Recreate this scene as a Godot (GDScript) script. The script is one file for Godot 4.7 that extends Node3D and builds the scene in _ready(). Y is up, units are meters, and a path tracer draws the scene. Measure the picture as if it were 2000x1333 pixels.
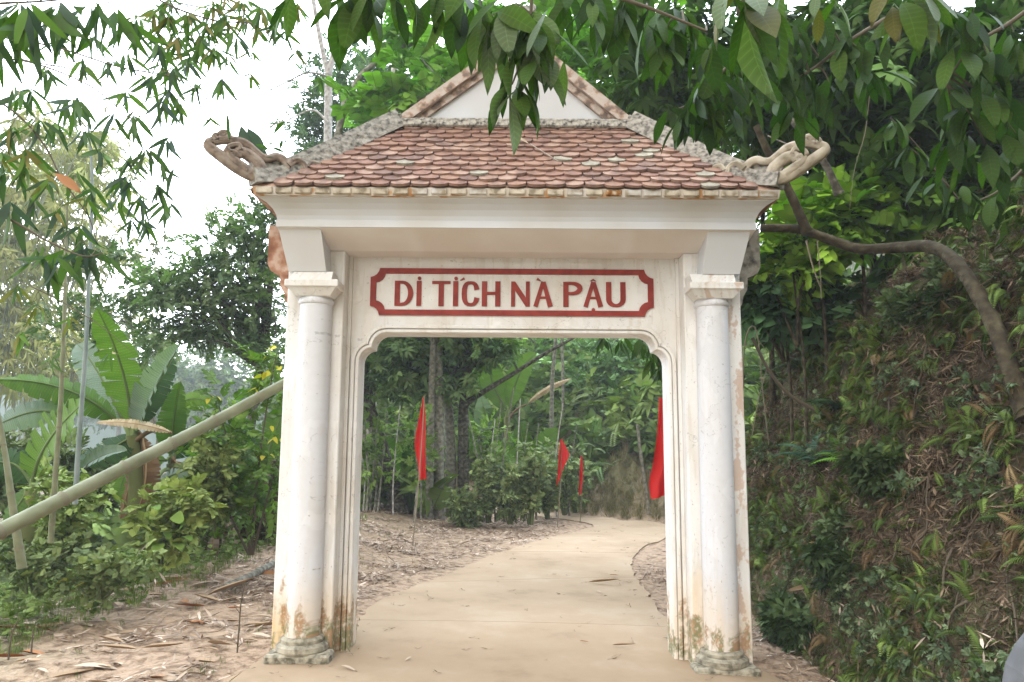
extends Node3D

# ---------------------------------------------------------------- mesh builder
class MB:
	var v := PackedVector3Array()
	var n := PackedVector3Array()
	var c := PackedColorArray()
	var uv := PackedVector2Array()
	var idx := PackedInt32Array()
	var col := Color.WHITE
	var wall_uv := false

	func vert(p: Vector3, nn: Vector3, t := Vector2.ZERO) -> int:
		v.append(p)
		n.append(nn)
		c.append(col)
		if wall_uv:
			t = Vector2((p.x + p.z * 0.7) / 4.4 + 0.5, 1.0 - p.y / 3.6)
		uv.append(t)
		return v.size() - 1

	func tri_i(a: int, b: int, d: int) -> void:
		var g := (v[d] - v[a]).cross(v[b] - v[a])
		idx.append(a)
		if g.dot(n[a] + n[b] + n[d]) < 0.0:
			idx.append(d)
			idx.append(b)
		else:
			idx.append(b)
			idx.append(d)

	func tri(a: Vector3, b: Vector3, d: Vector3, nn: Vector3) -> void:
		tri_i(vert(a, nn), vert(b, nn), vert(d, nn))

	func quad(a: Vector3, b: Vector3, d: Vector3, e: Vector3, out := Vector3.ZERO) -> void:
		var g := (d - a).cross(b - a)
		if g.length() < 1e-12:
			g = (e - a).cross(d - a)
		g = g.normalized()
		if out != Vector3.ZERO and g.dot(out) < 0.0:
			g = -g
		var i := vert(a, g, Vector2(0, 0))
		vert(b, g, Vector2(1, 0))
		vert(d, g, Vector2(1, 1))
		vert(e, g, Vector2(0, 1))
		tri_i(i, i + 1, i + 2)
		tri_i(i, i + 2, i + 3)

	# four bottom corners and four top corners, each in ring order
	func hull(b: Array, t: Array) -> void:
		var mid := Vector3.ZERO
		for p in b + t:
			mid += p / 8.0
		for k in 4:
			var k2 := (k + 1) % 4
			var m: Vector3 = (b[k] + b[k2] + t[k] + t[k2]) / 4.0
			quad(b[k], b[k2], t[k2], t[k], m - mid)
		quad(b[0], b[1], b[2], b[3], (b[0] + b[2]) / 2.0 - mid)
		quad(t[0], t[1], t[2], t[3], (t[0] + t[2]) / 2.0 - mid)

	func box(lo: Vector3, hi: Vector3, b := 0.0) -> void:
		if b <= 0.0:
			hull([lo, Vector3(hi.x, lo.y, lo.z), Vector3(hi.x, lo.y, hi.z), Vector3(lo.x, lo.y, hi.z)], [Vector3(lo.x, hi.y, lo.z), Vector3(hi.x, hi.y, lo.z), hi, Vector3(lo.x, hi.y, hi.z)])
			return
		var cc := (lo + hi) / 2.0
		var h := (hi - lo) / 2.0
		for ax in 3:
			for s in [-1.0, 1.0]:
				var u := (ax + 1) % 3
				var w := (ax + 2) % 3
				var q := []
				for k in [[-1, -1], [1, -1], [1, 1], [-1, 1]]:
					var p := cc
					p[ax] += s * h[ax]
					p[u] += k[0] * (h[u] - b)
					p[w] += k[1] * (h[w] - b)
					q.append(p)
				var o := Vector3.ZERO
				o[ax] = s
				quad(q[0], q[1], q[2], q[3], o)
				for s2 in [-1.0, 1.0]:   # the edge between face ax and face u
					var o2 := o
					o2[u] = s2
					var a := cc
					a[ax] += s * h[ax]
					a[u] += s2 * (h[u] - b)
					var d := cc
					d[ax] += s * (h[ax] - b)
					d[u] += s2 * h[u]
					var a1 := a
					var d1 := d
					a[w] -= h[w] - b
					d[w] -= h[w] - b
					a1[w] += h[w] - b
					d1[w] += h[w] - b
					quad(a, a1, d1, d, o2)
		for sx in [-1.0, 1.0]:
			for sy in [-1.0, 1.0]:
				for sz in [-1.0, 1.0]:
					var s3 := Vector3(sx, sy, sz)
					var p0 := cc + s3 * (h - Vector3(0, b, b))
					var p1 := cc + s3 * (h - Vector3(b, 0, b))
					var p2 := cc + s3 * (h - Vector3(b, b, 0))
					tri(p0, p1, p2, s3.normalized())

	# flat outline in the xy plane, extruded from z0 to z1, carried by a transform
	func prism(poly: PackedVector2Array, z0: float, z1: float, xf := Transform3D()) -> void:
		var t := Geometry2D.triangulate_polygon(poly)
		for zz in [z0, z1]:
			var nn := (xf.basis * Vector3(0, 0, 1 if zz == maxf(z0, z1) else -1)).normalized()
			var first := v.size()
			for p in poly:
				vert(xf * Vector3(p.x, p.y, zz), nn, p)
			for k in range(0, t.size(), 3):
				tri_i(first + t[k], first + t[k + 1], first + t[k + 2])
		var area := 0.0
		for k in poly.size():
			var k2 := (k + 1) % poly.size()
			area += poly[k].x * poly[k2].y - poly[k2].x * poly[k].y
		for k in poly.size():
			var a := poly[k]
			var b := poly[(k + 1) % poly.size()]
			var e := b - a
			var o := Vector2(e.y, -e.x) * signf(area)
			quad(xf * Vector3(a.x, a.y, z0), xf * Vector3(b.x, b.y, z0), xf * Vector3(b.x, b.y, z1), xf * Vector3(a.x, a.y, z1), xf.basis * Vector3(o.x, o.y, 0))

	func lathe(prof: Array, at: Vector3, seg := 32) -> void:   # prof: Vector2(radius, y)
		for k in prof.size() - 1:
			var a: Vector2 = prof[k]
			var b: Vector2 = prof[k + 1]
			var e := b - a
			var nr := Vector2(e.y, -e.x).normalized()
			var first := v.size()
			for j in seg + 1:
				var w := TAU * j / seg
				var d := Vector3(cos(w), 0, sin(w))
				var nn := (d * nr.x + Vector3(0, nr.y, 0)).normalized()
				vert(at + d * a.x + Vector3(0, a.y, 0), nn, Vector2(j / float(seg), a.y))
				vert(at + d * b.x + Vector3(0, b.y, 0), nn, Vector2(j / float(seg), b.y))
			for j in seg:
				var i := first + j * 2
				tri_i(i, i + 1, i + 3)
				tri_i(i, i + 3, i + 2)

	func tube(path: Array, rad: Array, sides := 8, caps := true, flat := 1.0, uvs := 1.0) -> void:
		var m := path.size()
		var first := v.size()
		var along := 0.0
		var up := Vector3(0.123, 0.31, 0.94).normalized()
		for k in m:
			var a: Vector3 = path[maxi(k - 1, 0)]
			var b: Vector3 = path[mini(k + 1, m - 1)]
			var t := (b - a).normalized()
			if k > 0:
				along += (path[k] - path[k - 1]).length()
			var x := up.cross(t).normalized()
			var y := t.cross(x).normalized()
			up = y
			var r: float = rad[k] if k < rad.size() else rad[rad.size() - 1]
			for j in sides + 1:
				var w := TAU * j / sides
				var d := x * cos(w) + y * sin(w)
				vert(path[k] + (x * cos(w) * flat + y * sin(w)) * r, d, Vector2(j / float(sides), along * uvs))
		for k in m - 1:
			for j in sides:
				var i := first + k * (sides + 1) + j
				tri_i(i, i + 1, i + sides + 2)
				tri_i(i, i + sides + 2, i + sides + 1)
		if caps:
			for k in [0, m - 1]:
				var t2: Vector3 = (path[1] - path[0]).normalized() * -1.0 if k == 0 else (path[m - 1] - path[m - 2]).normalized()
				var cen := vert(path[k], t2)
				for j in sides:
					var p := vert(v[first + k * (sides + 1) + j], t2)
					var q := vert(v[first + k * (sides + 1) + j + 1], t2)
					tri_i(cen, p, q)

	# a leaf from its base along +z of the transform, face up +y; shape 0 lanceolate, 1 ovate, 2 obovate, 3 strap
	func leaf(xf: Transform3D, ln: float, wd: float, seg: int, fold: float, droop: float, shape := 0, ca := Color.WHITE, cb := Color.WHITE) -> void:
		var first := v.size()
		for k in seg + 1:
			var t := k / float(seg)
			var w := 0.0
			match shape:
				0: w = pow(sin(PI * pow(t, 0.75)), 0.85)
				1: w = pow(sin(PI * pow(t, 0.62)), 0.75)
				2: w = pow(sin(PI * pow(t, 1.25)), 0.7)
				4: w = pow(sin(PI * pow(t, 1.12)), 0.9) * (1.0 - 0.35 * pow(t, 8.0))
				3: w = minf(1.0, minf(t * 6.0 + 0.25, (1.0 - t) * 3.0))
			if k == 0 or k == seg:
				w = maxf(w, 0.0) if shape != 3 else w
			w *= wd * 0.5
			var y := -droop * ln * t * t
			var z := ln * (t - 0.25 * droop * droop * t * t)
			var sl := -2.0 * droop * t
			var nm := Vector3(0, 1, -sl).normalized()
			var up := fold * w
			col = ca.lerp(cb, t)
			vert(xf * Vector3(-w, y + up, z), (xf.basis * (nm + Vector3(fold * 0.6, 0, 0))).normalized(), Vector2(0, t))
			vert(xf * Vector3(0, y, z), (xf.basis * nm).normalized(), Vector2(0.5, t))
			vert(xf * Vector3(w, y + up, z), (xf.basis * (nm - Vector3(fold * 0.6, 0, 0))).normalized(), Vector2(1, t))
		for k in seg:
			var i := first + k * 3
			if k > 0 or shape == 3:
				tri_i(i, i + 1, i + 3)
				tri_i(i + 1, i + 2, i + 5)
			if k < seg - 1 or shape == 3:
				tri_i(i + 1, i + 4, i + 3)
				tri_i(i + 1, i + 5, i + 4)
			else:
				tri_i(i, i + 1, i + 4)
				tri_i(i + 1, i + 2, i + 4)
		col = Color.WHITE

	func done() -> ArrayMesh:
		var a := []
		a.resize(Mesh.ARRAY_MAX)
		a[Mesh.ARRAY_VERTEX] = v
		a[Mesh.ARRAY_NORMAL] = n
		a[Mesh.ARRAY_COLOR] = c
		a[Mesh.ARRAY_TEX_UV] = uv
		a[Mesh.ARRAY_INDEX] = idx
		var m := ArrayMesh.new()
		m.add_surface_from_arrays(Mesh.PRIMITIVE_TRIANGLES, a)
		return m

# ---------------------------------------------------------------- naming and tagging
var used := {}
var rng := RandomNumberGenerator.new()
var M := {}
var LM := {}      # leaf meshes
var SP := {}      # spray meshes

func numbered(parent: Node, called: String) -> String:
	var key := str(parent.get_instance_id()) + called
	var k: int = used.get(key, 0)
	used[key] = k + 1
	return called if k == 0 else "%s_%03d" % [called, k]

func tag(o: Node, label: String, category: String, group := "", kind := "") -> void:
	if label:
		o.set_meta("label", label)
	if category:
		o.set_meta("category", category)
	if group:
		o.set_meta("group", group)
	if kind:
		o.set_meta("kind", kind)

func thing(called: String, label: String, category: String, at := Vector3.ZERO, group := "") -> Node3D:
	var o := Node3D.new()
	o.name = numbered(self, called)
	o.position = at
	add_child(o, true)
	tag(o, label, category, group)
	return o

# a part whose mesh is given in world coordinates; the thing itself stands unturned at its base
func part(root: Node3D, called: String, mesh: Mesh, mat: Material, label := "") -> MeshInstance3D:
	var o := MeshInstance3D.new()
	o.name = numbered(root, called)
	o.mesh = mesh
	o.material_override = null
	mesh.surface_set_material(0, mat)
	var up: Node = root
	var off := Vector3.ZERO
	while up is Node3D and up != self:
		off += (up as Node3D).position
		up = up.get_parent()
	o.position = -off
	root.add_child(o, true)
	if label:
		o.set_meta("label", label)
	return o

func piece(root: Node3D, called: String, mesh: Mesh, mat: Material, xf: Transform3D) -> MeshInstance3D:
	var o := MeshInstance3D.new()
	o.name = numbered(root, called)
	o.mesh = mesh
	o.material_override = mat
	var up: Node = root
	var off := Vector3.ZERO
	while up is Node3D and up != self:
		off += (up as Node3D).position
		up = up.get_parent()
	xf.origin -= off
	o.transform = xf
	root.add_child(o, true)
	return o

func solo(called: String, label: String, category: String, mesh: Mesh, mat: Material, xf := Transform3D(), group := "") -> MeshInstance3D:
	var o := MeshInstance3D.new()
	o.name = numbered(self, called)
	o.mesh = mesh
	o.material_override = mat
	o.transform = xf
	add_child(o, true)
	tag(o, label, category, group)
	return o

func struct(called: String, mesh: Mesh, mat: Material, label := "", category := "") -> MeshInstance3D:
	var o := solo(called, label, category, mesh, mat)
	o.set_meta("kind", "structure")
	return o

func many(root: Node3D, called: String, mesh: Mesh, mat: Material, xfs: Array, cols: Array, label := "", category := "") -> MultiMeshInstance3D:
	var mm := MultiMesh.new()
	mm.transform_format = MultiMesh.TRANSFORM_3D
	mm.use_colors = true
	mm.mesh = mesh
	mm.instance_count = xfs.size()
	for k in xfs.size():
		mm.set_instance_transform(k, xfs[k])
		mm.set_instance_color(k, cols[k])
	var o := MultiMeshInstance3D.new()
	o.name = numbered(root, called)
	o.multimesh = mm
	o.material_override = mat
	if root != self:
		o.position = -root.position
	root.add_child(o, true)
	tag(o, label, category, "", "stuff")
	return o

# ---------------------------------------------------------------- small maths
func rf(a: float, b: float) -> float:
	return rng.randf_range(a, b)

func rv() -> Vector3:
	return Vector3(rng.randfn(), rng.randfn(), rng.randfn())

func aim(dir: Vector3, up: Vector3, s := 1.0) -> Basis:   # +z along dir, +y near up
	var z := dir.normalized()
	var x := up.cross(z)
	if x.length() < 0.05:
		x = Vector3(1, 0, 0.3).cross(z)
	x = x.normalized()
	return Basis(x, z.cross(x).normalized(), z) * s

func curve(pts: Array, per := 6) -> Array:   # Catmull-Rom through the points
	var out := []
	for k in pts.size() - 1:
		var a: Vector3 = pts[maxi(k - 1, 0)]
		var b: Vector3 = pts[k]
		var d: Vector3 = pts[k + 1]
		var e: Vector3 = pts[mini(k + 2, pts.size() - 1)]
		for j in per:
			var t := j / float(per)
			out.append(0.5 * (2.0 * b + (d - a) * t + (2.0 * a - 5.0 * b + 4.0 * d - e) * t * t + (3.0 * b - a - 3.0 * d + e) * t * t * t))
	out.append(pts[pts.size() - 1])
	return out

func taper(n: int, a: float, b: float) -> Array:
	var out := []
	for k in n:
		out.append(lerpf(a, b, k / maxf(n - 1, 1)))
	return out

func lc(r: float, g: float, b: float) -> Color:
	return Color(r, g, b)

func jit(a: Color, b: Color, amount := 0.25) -> Color:
	var c := a.lerp(b, rng.randf())
	var k := rf(1.0 - amount, 1.0 + amount)
	return Color(c.r * k, c.g * k, c.b * k)

# ---------------------------------------------------------------- materials
func ntex(sd: int, freq: float, ramp: Array, size := 256, oct := 5, type := FastNoiseLite.TYPE_SIMPLEX_SMOOTH, nrm := false, bump := 4.0) -> NoiseTexture2D:
	var f := FastNoiseLite.new()
	f.seed = sd
	f.noise_type = type
	f.frequency = freq
	f.fractal_octaves = oct
	var t := NoiseTexture2D.new()
	t.width = size
	t.height = size
	t.seamless = true
	t.generate_mipmaps = false
	t.noise = f
	if nrm:
		t.as_normal_map = true
		t.bump_strength = bump
	elif ramp.size():
		var g := Gradient.new()
		var offs := PackedFloat32Array()
		var cols := PackedColorArray()
		for r in ramp:
			offs.append(r[0])
			cols.append(Color(r[1], r[2], r[3]).linear_to_srgb())
		g.offsets = offs
		g.colors = cols
		t.color_ramp = g
	return t

func mat(c: Color, rough := 0.9, vcol := false) -> StandardMaterial3D:
	var m := StandardMaterial3D.new()
	m.albedo_color = c.linear_to_srgb()
	m.roughness = rough
	m.metallic_specular = 0.35
	m.vertex_color_use_as_albedo = vcol
	m.cull_mode = BaseMaterial3D.CULL_DISABLED
	return m

func tri_mat(tex: Texture2D, scale: float, rough := 0.9, bump: Texture2D = null, bscale := 1.0, vcol := false) -> StandardMaterial3D:
	var m := mat(Color.WHITE, rough, vcol)
	m.albedo_texture = tex
	m.uv1_triplanar = true
	m.uv1_world_triplanar = true
	m.uv1_scale = Vector3.ONE * scale
	if bump:
		m.heightmap_enabled = true
		m.heightmap_texture = bump
		m.heightmap_scale = bscale
	return m

func leaf_mat(rough: float, back: Color, tex: Texture2D = null) -> StandardMaterial3D:
	var m := mat(Color.WHITE, rough, true)
	m.metallic_specular = 0.2
	m.backlight_enabled = true
	m.backlight = back
	if tex:
		m.albedo_texture = tex
	return m

# plaster painted long ago: u runs across the gate, v from 3.6 m down to the ground
func wall_image(w: int, h: int, base: Color, dirt: Color, white_columns: bool) -> ImageTexture:
	var f := FastNoiseLite.new()
	f.seed = 11
	f.frequency = 1.0
	f.fractal_octaves = 4
	var im := Image.create(w, h, false, Image.FORMAT_RGB8)
	for j in h:
		var y := 3.6 * (1.0 - (j + 0.5) / h)
		for i in w:
			var x := 4.4 * ((i + 0.5) / w - 0.5)
			var big := f.get_noise_2d(x * 1.3, y * 1.1)
			var streak := f.get_noise_2d(x * 9.0 + 50.0, y * 0.7)
			var fine := f.get_noise_2d(x * 16.0, y * 16.0 + 30.0)
			var speck := f.get_noise_2d(x * 40.0 + 9.0, y * 22.0)
			var c := base.lerp(dirt, clampf(0.22 + 0.8 * big + 0.5 * streak, 0.0, 1.0) * (0.25 if white_columns else 0.6))
			c = c * (1.0 + 0.035 * fine)
			var drip := f.get_noise_2d(x * 10.0 + 90.0, y * 1.3 + 3.0)
			if drip > 0.22:
				c = c.lerp(Color(0.46, 0.38, 0.28), clampf((drip - 0.22) * 1.5, 0.0, 0.22) * (0.5 if white_columns else 1.0))
			var crack := absf(f.get_noise_2d(x * 2.1 + 200.0, y * 2.6))
			if crack < 0.006 and big > -0.05:
				c = c * 0.72
			var patch := f.get_noise_2d(x * 2.6 + 300.0, y * 2.0)
			if patch > 0.30:
				c = c * 1.06
			if speck > 0.63 + 0.12 * big:
				c = c.lerp(Color(0.2, 0.15, 0.11), 0.6)
			# the wet foot of the gate: ochre wash, then moss and bare brown render
			var low := clampf((0.70 + 0.25 * big + 0.15 * streak - y) / 0.42, 0.0, 1.0)
			var side := 1.0 if x < -1.45 else (0.45 if x < 0.0 else 0.4)
			c = c.lerp(Color(0.70, 0.47, 0.19), low * 0.75 * side)
			if y < 0.75:
				var grit := f.get_noise_2d(x * 26.0 + 5.0, y * 20.0)
				var moss := f.get_noise_2d(x * 5.0 + 7.0, y * 3.2) + 0.5 * streak + 0.45 * grit + clampf((0.36 - y) * 2.2, -1.2, 0.5) - (0.0 if x < 0.0 else 0.2)
				if moss > 0.0:
					var k := clampf(moss * 2.6, 0.0, 0.85)
					var green := f.get_noise_2d(x * 9.0 + 70.0, y * 9.0) + 0.6 * grit + (0.24 - y) * 1.5
					var mc := Color(0.32, 0.17, 0.07).lerp(Color(0.15, 0.15, 0.05), clampf(0.5 + green * 2.5, 0.0, 1.0))
					mc = mc.lerp(Color(0.55, 0.50, 0.40), clampf((grit - 0.15) * 3.0, 0.0, 0.75))
					c = c.lerp(mc, k)
			# peeled edge strips on the outer sides of the pillars
			var peel := f.get_noise_2d(x * 7.0, y * 2.0 + 40.0) + 0.4 * fine - 0.10
			if not white_columns and absf(x) > 1.72 + 0.05 * big and peel > 0.0:
				c = c.lerp(Color(0.47, 0.29, 0.19), clampf(peel * 4.0, 0.0, 0.6))
			im.set_pixel(i, j, Color(clampf(c.r, 0, 1), clampf(c.g, 0, 1), clampf(c.b, 0, 1)).linear_to_srgb())
	return ImageTexture.create_from_image(im)

# pinnate veins for large leaves, nearly white so that the leaf colour stays
func vein_image(pairs: float, slope: float) -> ImageTexture:
	var im := Image.create(64, 256, false, Image.FORMAT_RGB8)
	for j in 256:
		for i in 64:
			var x := absf((i + 0.5) / 64.0 - 0.5) * 2.0
			var t := (j + 0.5) / 256.0
			var w := fposmod((t - x * slope) * pairs, 1.0)
			var vein := clampf(1.0 - absf(w - 0.5) * 14.0, 0.0, 1.0) * (1.0 - x * 0.5)
			var mid := clampf(1.0 - x * 16.0, 0.0, 1.0)
			var k := 0.80 + 0.16 * maxf(vein, mid) - 0.10 * absf(w - 0.5)
			im.set_pixel(i, j, Color(k, k, k * 0.97))
	return ImageTexture.create_from_image(im)

func make_materials() -> void:
	var n_fine := ntex(3, 0.02, [], 256, 5)
	M.n_fine = n_fine
	M.wall = mat(Color.WHITE, 0.85)
	M.wall.albedo_texture = wall_image(900, 740, Color(0.72, 0.71, 0.695), Color(0.58, 0.51, 0.43), false)
	M.white = mat(Color.WHITE, 0.8)
	M.white.albedo_texture = wall_image(900, 740, Color(0.63, 0.635, 0.665), Color(0.56, 0.52, 0.47), true)
	M.soffit = tri_mat(ntex(21, 0.006, [[0.2, 0.68, 0.62, 0.57], [0.7, 0.76, 0.73, 0.70]], 256), 0.6, 0.9)
	M.cornice = tri_mat(ntex(22, 0.006, [[0.2, 0.56, 0.545, 0.53], [0.6, 0.61, 0.62, 0.645]], 256), 0.5, 0.85)
	M.fascia = tri_mat(ntex(23, 0.016, [[0.0, 0.30, 0.13, 0.04], [0.28, 0.42, 0.22, 0.09], [0.36, 0.50, 0.44, 0.37], [0.7, 0.58, 0.545, 0.50]], 256, 3), 0.9, 0.9)
	M.brown_cement = tri_mat(ntex(24, 0.012, [[0.2, 0.22, 0.10, 0.06], [0.5, 0.36, 0.19, 0.12], [0.75, 0.50, 0.36, 0.28]], 256), 1.6, 0.95, n_fine, 1.0)
	M.grey_cement = tri_mat(ntex(25, 0.02, [[0.2, 0.09, 0.085, 0.075], [0.42, 0.24, 0.22, 0.19], [0.7, 0.38, 0.35, 0.30]], 256), 1.5, 0.95, n_fine, 1.0)
	M.mouldy = tri_mat(ntex(26, 0.035, [[0.22, 0.07, 0.068, 0.06], [0.36, 0.22, 0.205, 0.18], [0.55, 0.35, 0.325, 0.285], [0.8, 0.44, 0.41, 0.36]], 256, 6), 2.2, 0.95, n_fine, 1.5)
	M.rake = tri_mat(ntex(27, 0.018, [[0.25, 0.16, 0.12, 0.10], [0.42, 0.33, 0.225, 0.165], [0.6, 0.45, 0.38, 0.33]], 256, 5), 1.6, 0.95, n_fine, 1.0)
	M.gable = tri_mat(ntex(28, 0.006, [[0.15, 0.40, 0.30, 0.23], [0.35, 0.50, 0.49, 0.49], [0.8, 0.55, 0.555, 0.57]], 256), 0.5, 0.9)
	M.red = tri_mat(ntex(29, 0.03, [[0.15, 0.21, 0.028, 0.020], [0.8, 0.30, 0.045, 0.032]], 128), 2.0, 0.6)
	M.stone = tri_mat(ntex(30, 0.03, [[0.2, 0.11, 0.10, 0.07], [0.42, 0.26, 0.235, 0.18], [0.7, 0.42, 0.385, 0.30]], 256), 1.6, 0.95, n_fine, 0.35)
	M.tiles = []
	for k in 5:
		var q: Array = [[0.25, 0.142, 0.10], [0.222, 0.122, 0.09], [0.275, 0.168, 0.125], [0.18, 0.108, 0.085], [0.30, 0.26, 0.20]][k]
		var t := tri_mat(ntex(40 + k, 0.02, [[0.2, q[0] * 0.65, q[1] * 0.68, q[2] * 0.7], [0.5, q[0], q[1], q[2]], [0.8, q[0] * 1.18, q[1] * 1.3, q[2] * 1.35]], 128), 2.2 + 0.3 * k, 0.92, n_fine, 0.6)
		M.tiles.append(t)
	# earth and road
	M.soil = tri_mat(ntex(51, 0.02, [[0.2, 0.5, 0.46, 0.43], [0.45, 0.9, 0.88, 0.86], [0.8, 1.0, 1.0, 1.0]], 512, 6), 0.55, 1.0, ntex(52, 0.03, [], 512, 6), 5.0, true)
	var grit := ntex(53, 0.004, [[0.15, 0.27, 0.195, 0.122], [0.4, 0.32, 0.233, 0.150], [0.6, 0.335, 0.246, 0.160], [0.85, 0.365, 0.278, 0.192]], 1024, 9)
	(grit.noise as FastNoiseLite).fractal_gain = 0.68
	M.road = tri_mat(grit, 0.16, 0.95)
	M.bark_dark = tri_mat(ntex(61, 0.03, [[0.2, 0.025, 0.022, 0.018], [0.5, 0.075, 0.065, 0.05], [0.8, 0.17, 0.165, 0.13]], 256, 5), 1.4, 0.95, n_fine, 3.0)
	M.bark_pale = tri_mat(ntex(62, 0.025, [[0.2, 0.20, 0.18, 0.16], [0.5, 0.36, 0.33, 0.31], [0.8, 0.50, 0.48, 0.46]], 256, 5), 1.2, 0.9, n_fine, 1.5)
	M.bark_grey = tri_mat(ntex(63, 0.025, [[0.2, 0.07, 0.065, 0.05], [0.5, 0.16, 0.15, 0.12], [0.8, 0.27, 0.26, 0.21]], 256, 5), 1.4, 0.95, n_fine, 2.0)
	M.bark_brown = tri_mat(ntex(64, 0.025, [[0.2, 0.022, 0.016, 0.009], [0.5, 0.048, 0.036, 0.02], [0.8, 0.085, 0.073, 0.042]], 256, 5), 1.6, 0.95, n_fine, 2.0)
	M.bamboo = tri_mat(ntex(65, 0.012, [[0.2, 0.11, 0.115, 0.062], [0.5, 0.165, 0.175, 0.10], [0.8, 0.22, 0.225, 0.145]], 256, 5), 1.2, 0.6)
	M.bamboo_blue = tri_mat(ntex(66, 0.012, [[0.2, 0.13, 0.17, 0.16], [0.7, 0.24, 0.28, 0.27]], 128, 5), 1.2, 0.6)
	M.twig = mat(Color(0.10, 0.08, 0.055), 0.9)
	M.twig_pale = mat(Color(0.34, 0.30, 0.25), 0.9)
	M.twig_green = mat(Color(0.11, 0.14, 0.06), 0.8)
	M.joint = mat(Color(0.09, 0.06, 0.04), 0.9)
	M.straw = leaf_mat(0.9, Color(0.2, 0.17, 0.12))
	M.leaf = leaf_mat(0.6, Color(0.58, 0.76, 0.24))
	M.leaf_soft = leaf_mat(0.7, Color(0.55, 0.62, 0.3))
	M.big_leaf = leaf_mat(0.55, Color(0.66, 0.85, 0.24), vein_image(11.0, 0.12))
	M.banana = leaf_mat(0.55, Color(0.6, 0.72, 0.25), vein_image(46.0, 0.03))
	M.flag = mat(Color(0.44, 0.017, 0.014), 0.8)
	M.flag.backlight_enabled = true
	M.flag.backlight = Color(0.5, 0.03, 0.02)
	M.grey_cloth = tri_mat(ntex(71, 0.02, [[0.2, 0.085, 0.087, 0.09], [0.8, 0.12, 0.122, 0.127]], 128), 3.0, 0.9)

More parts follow.
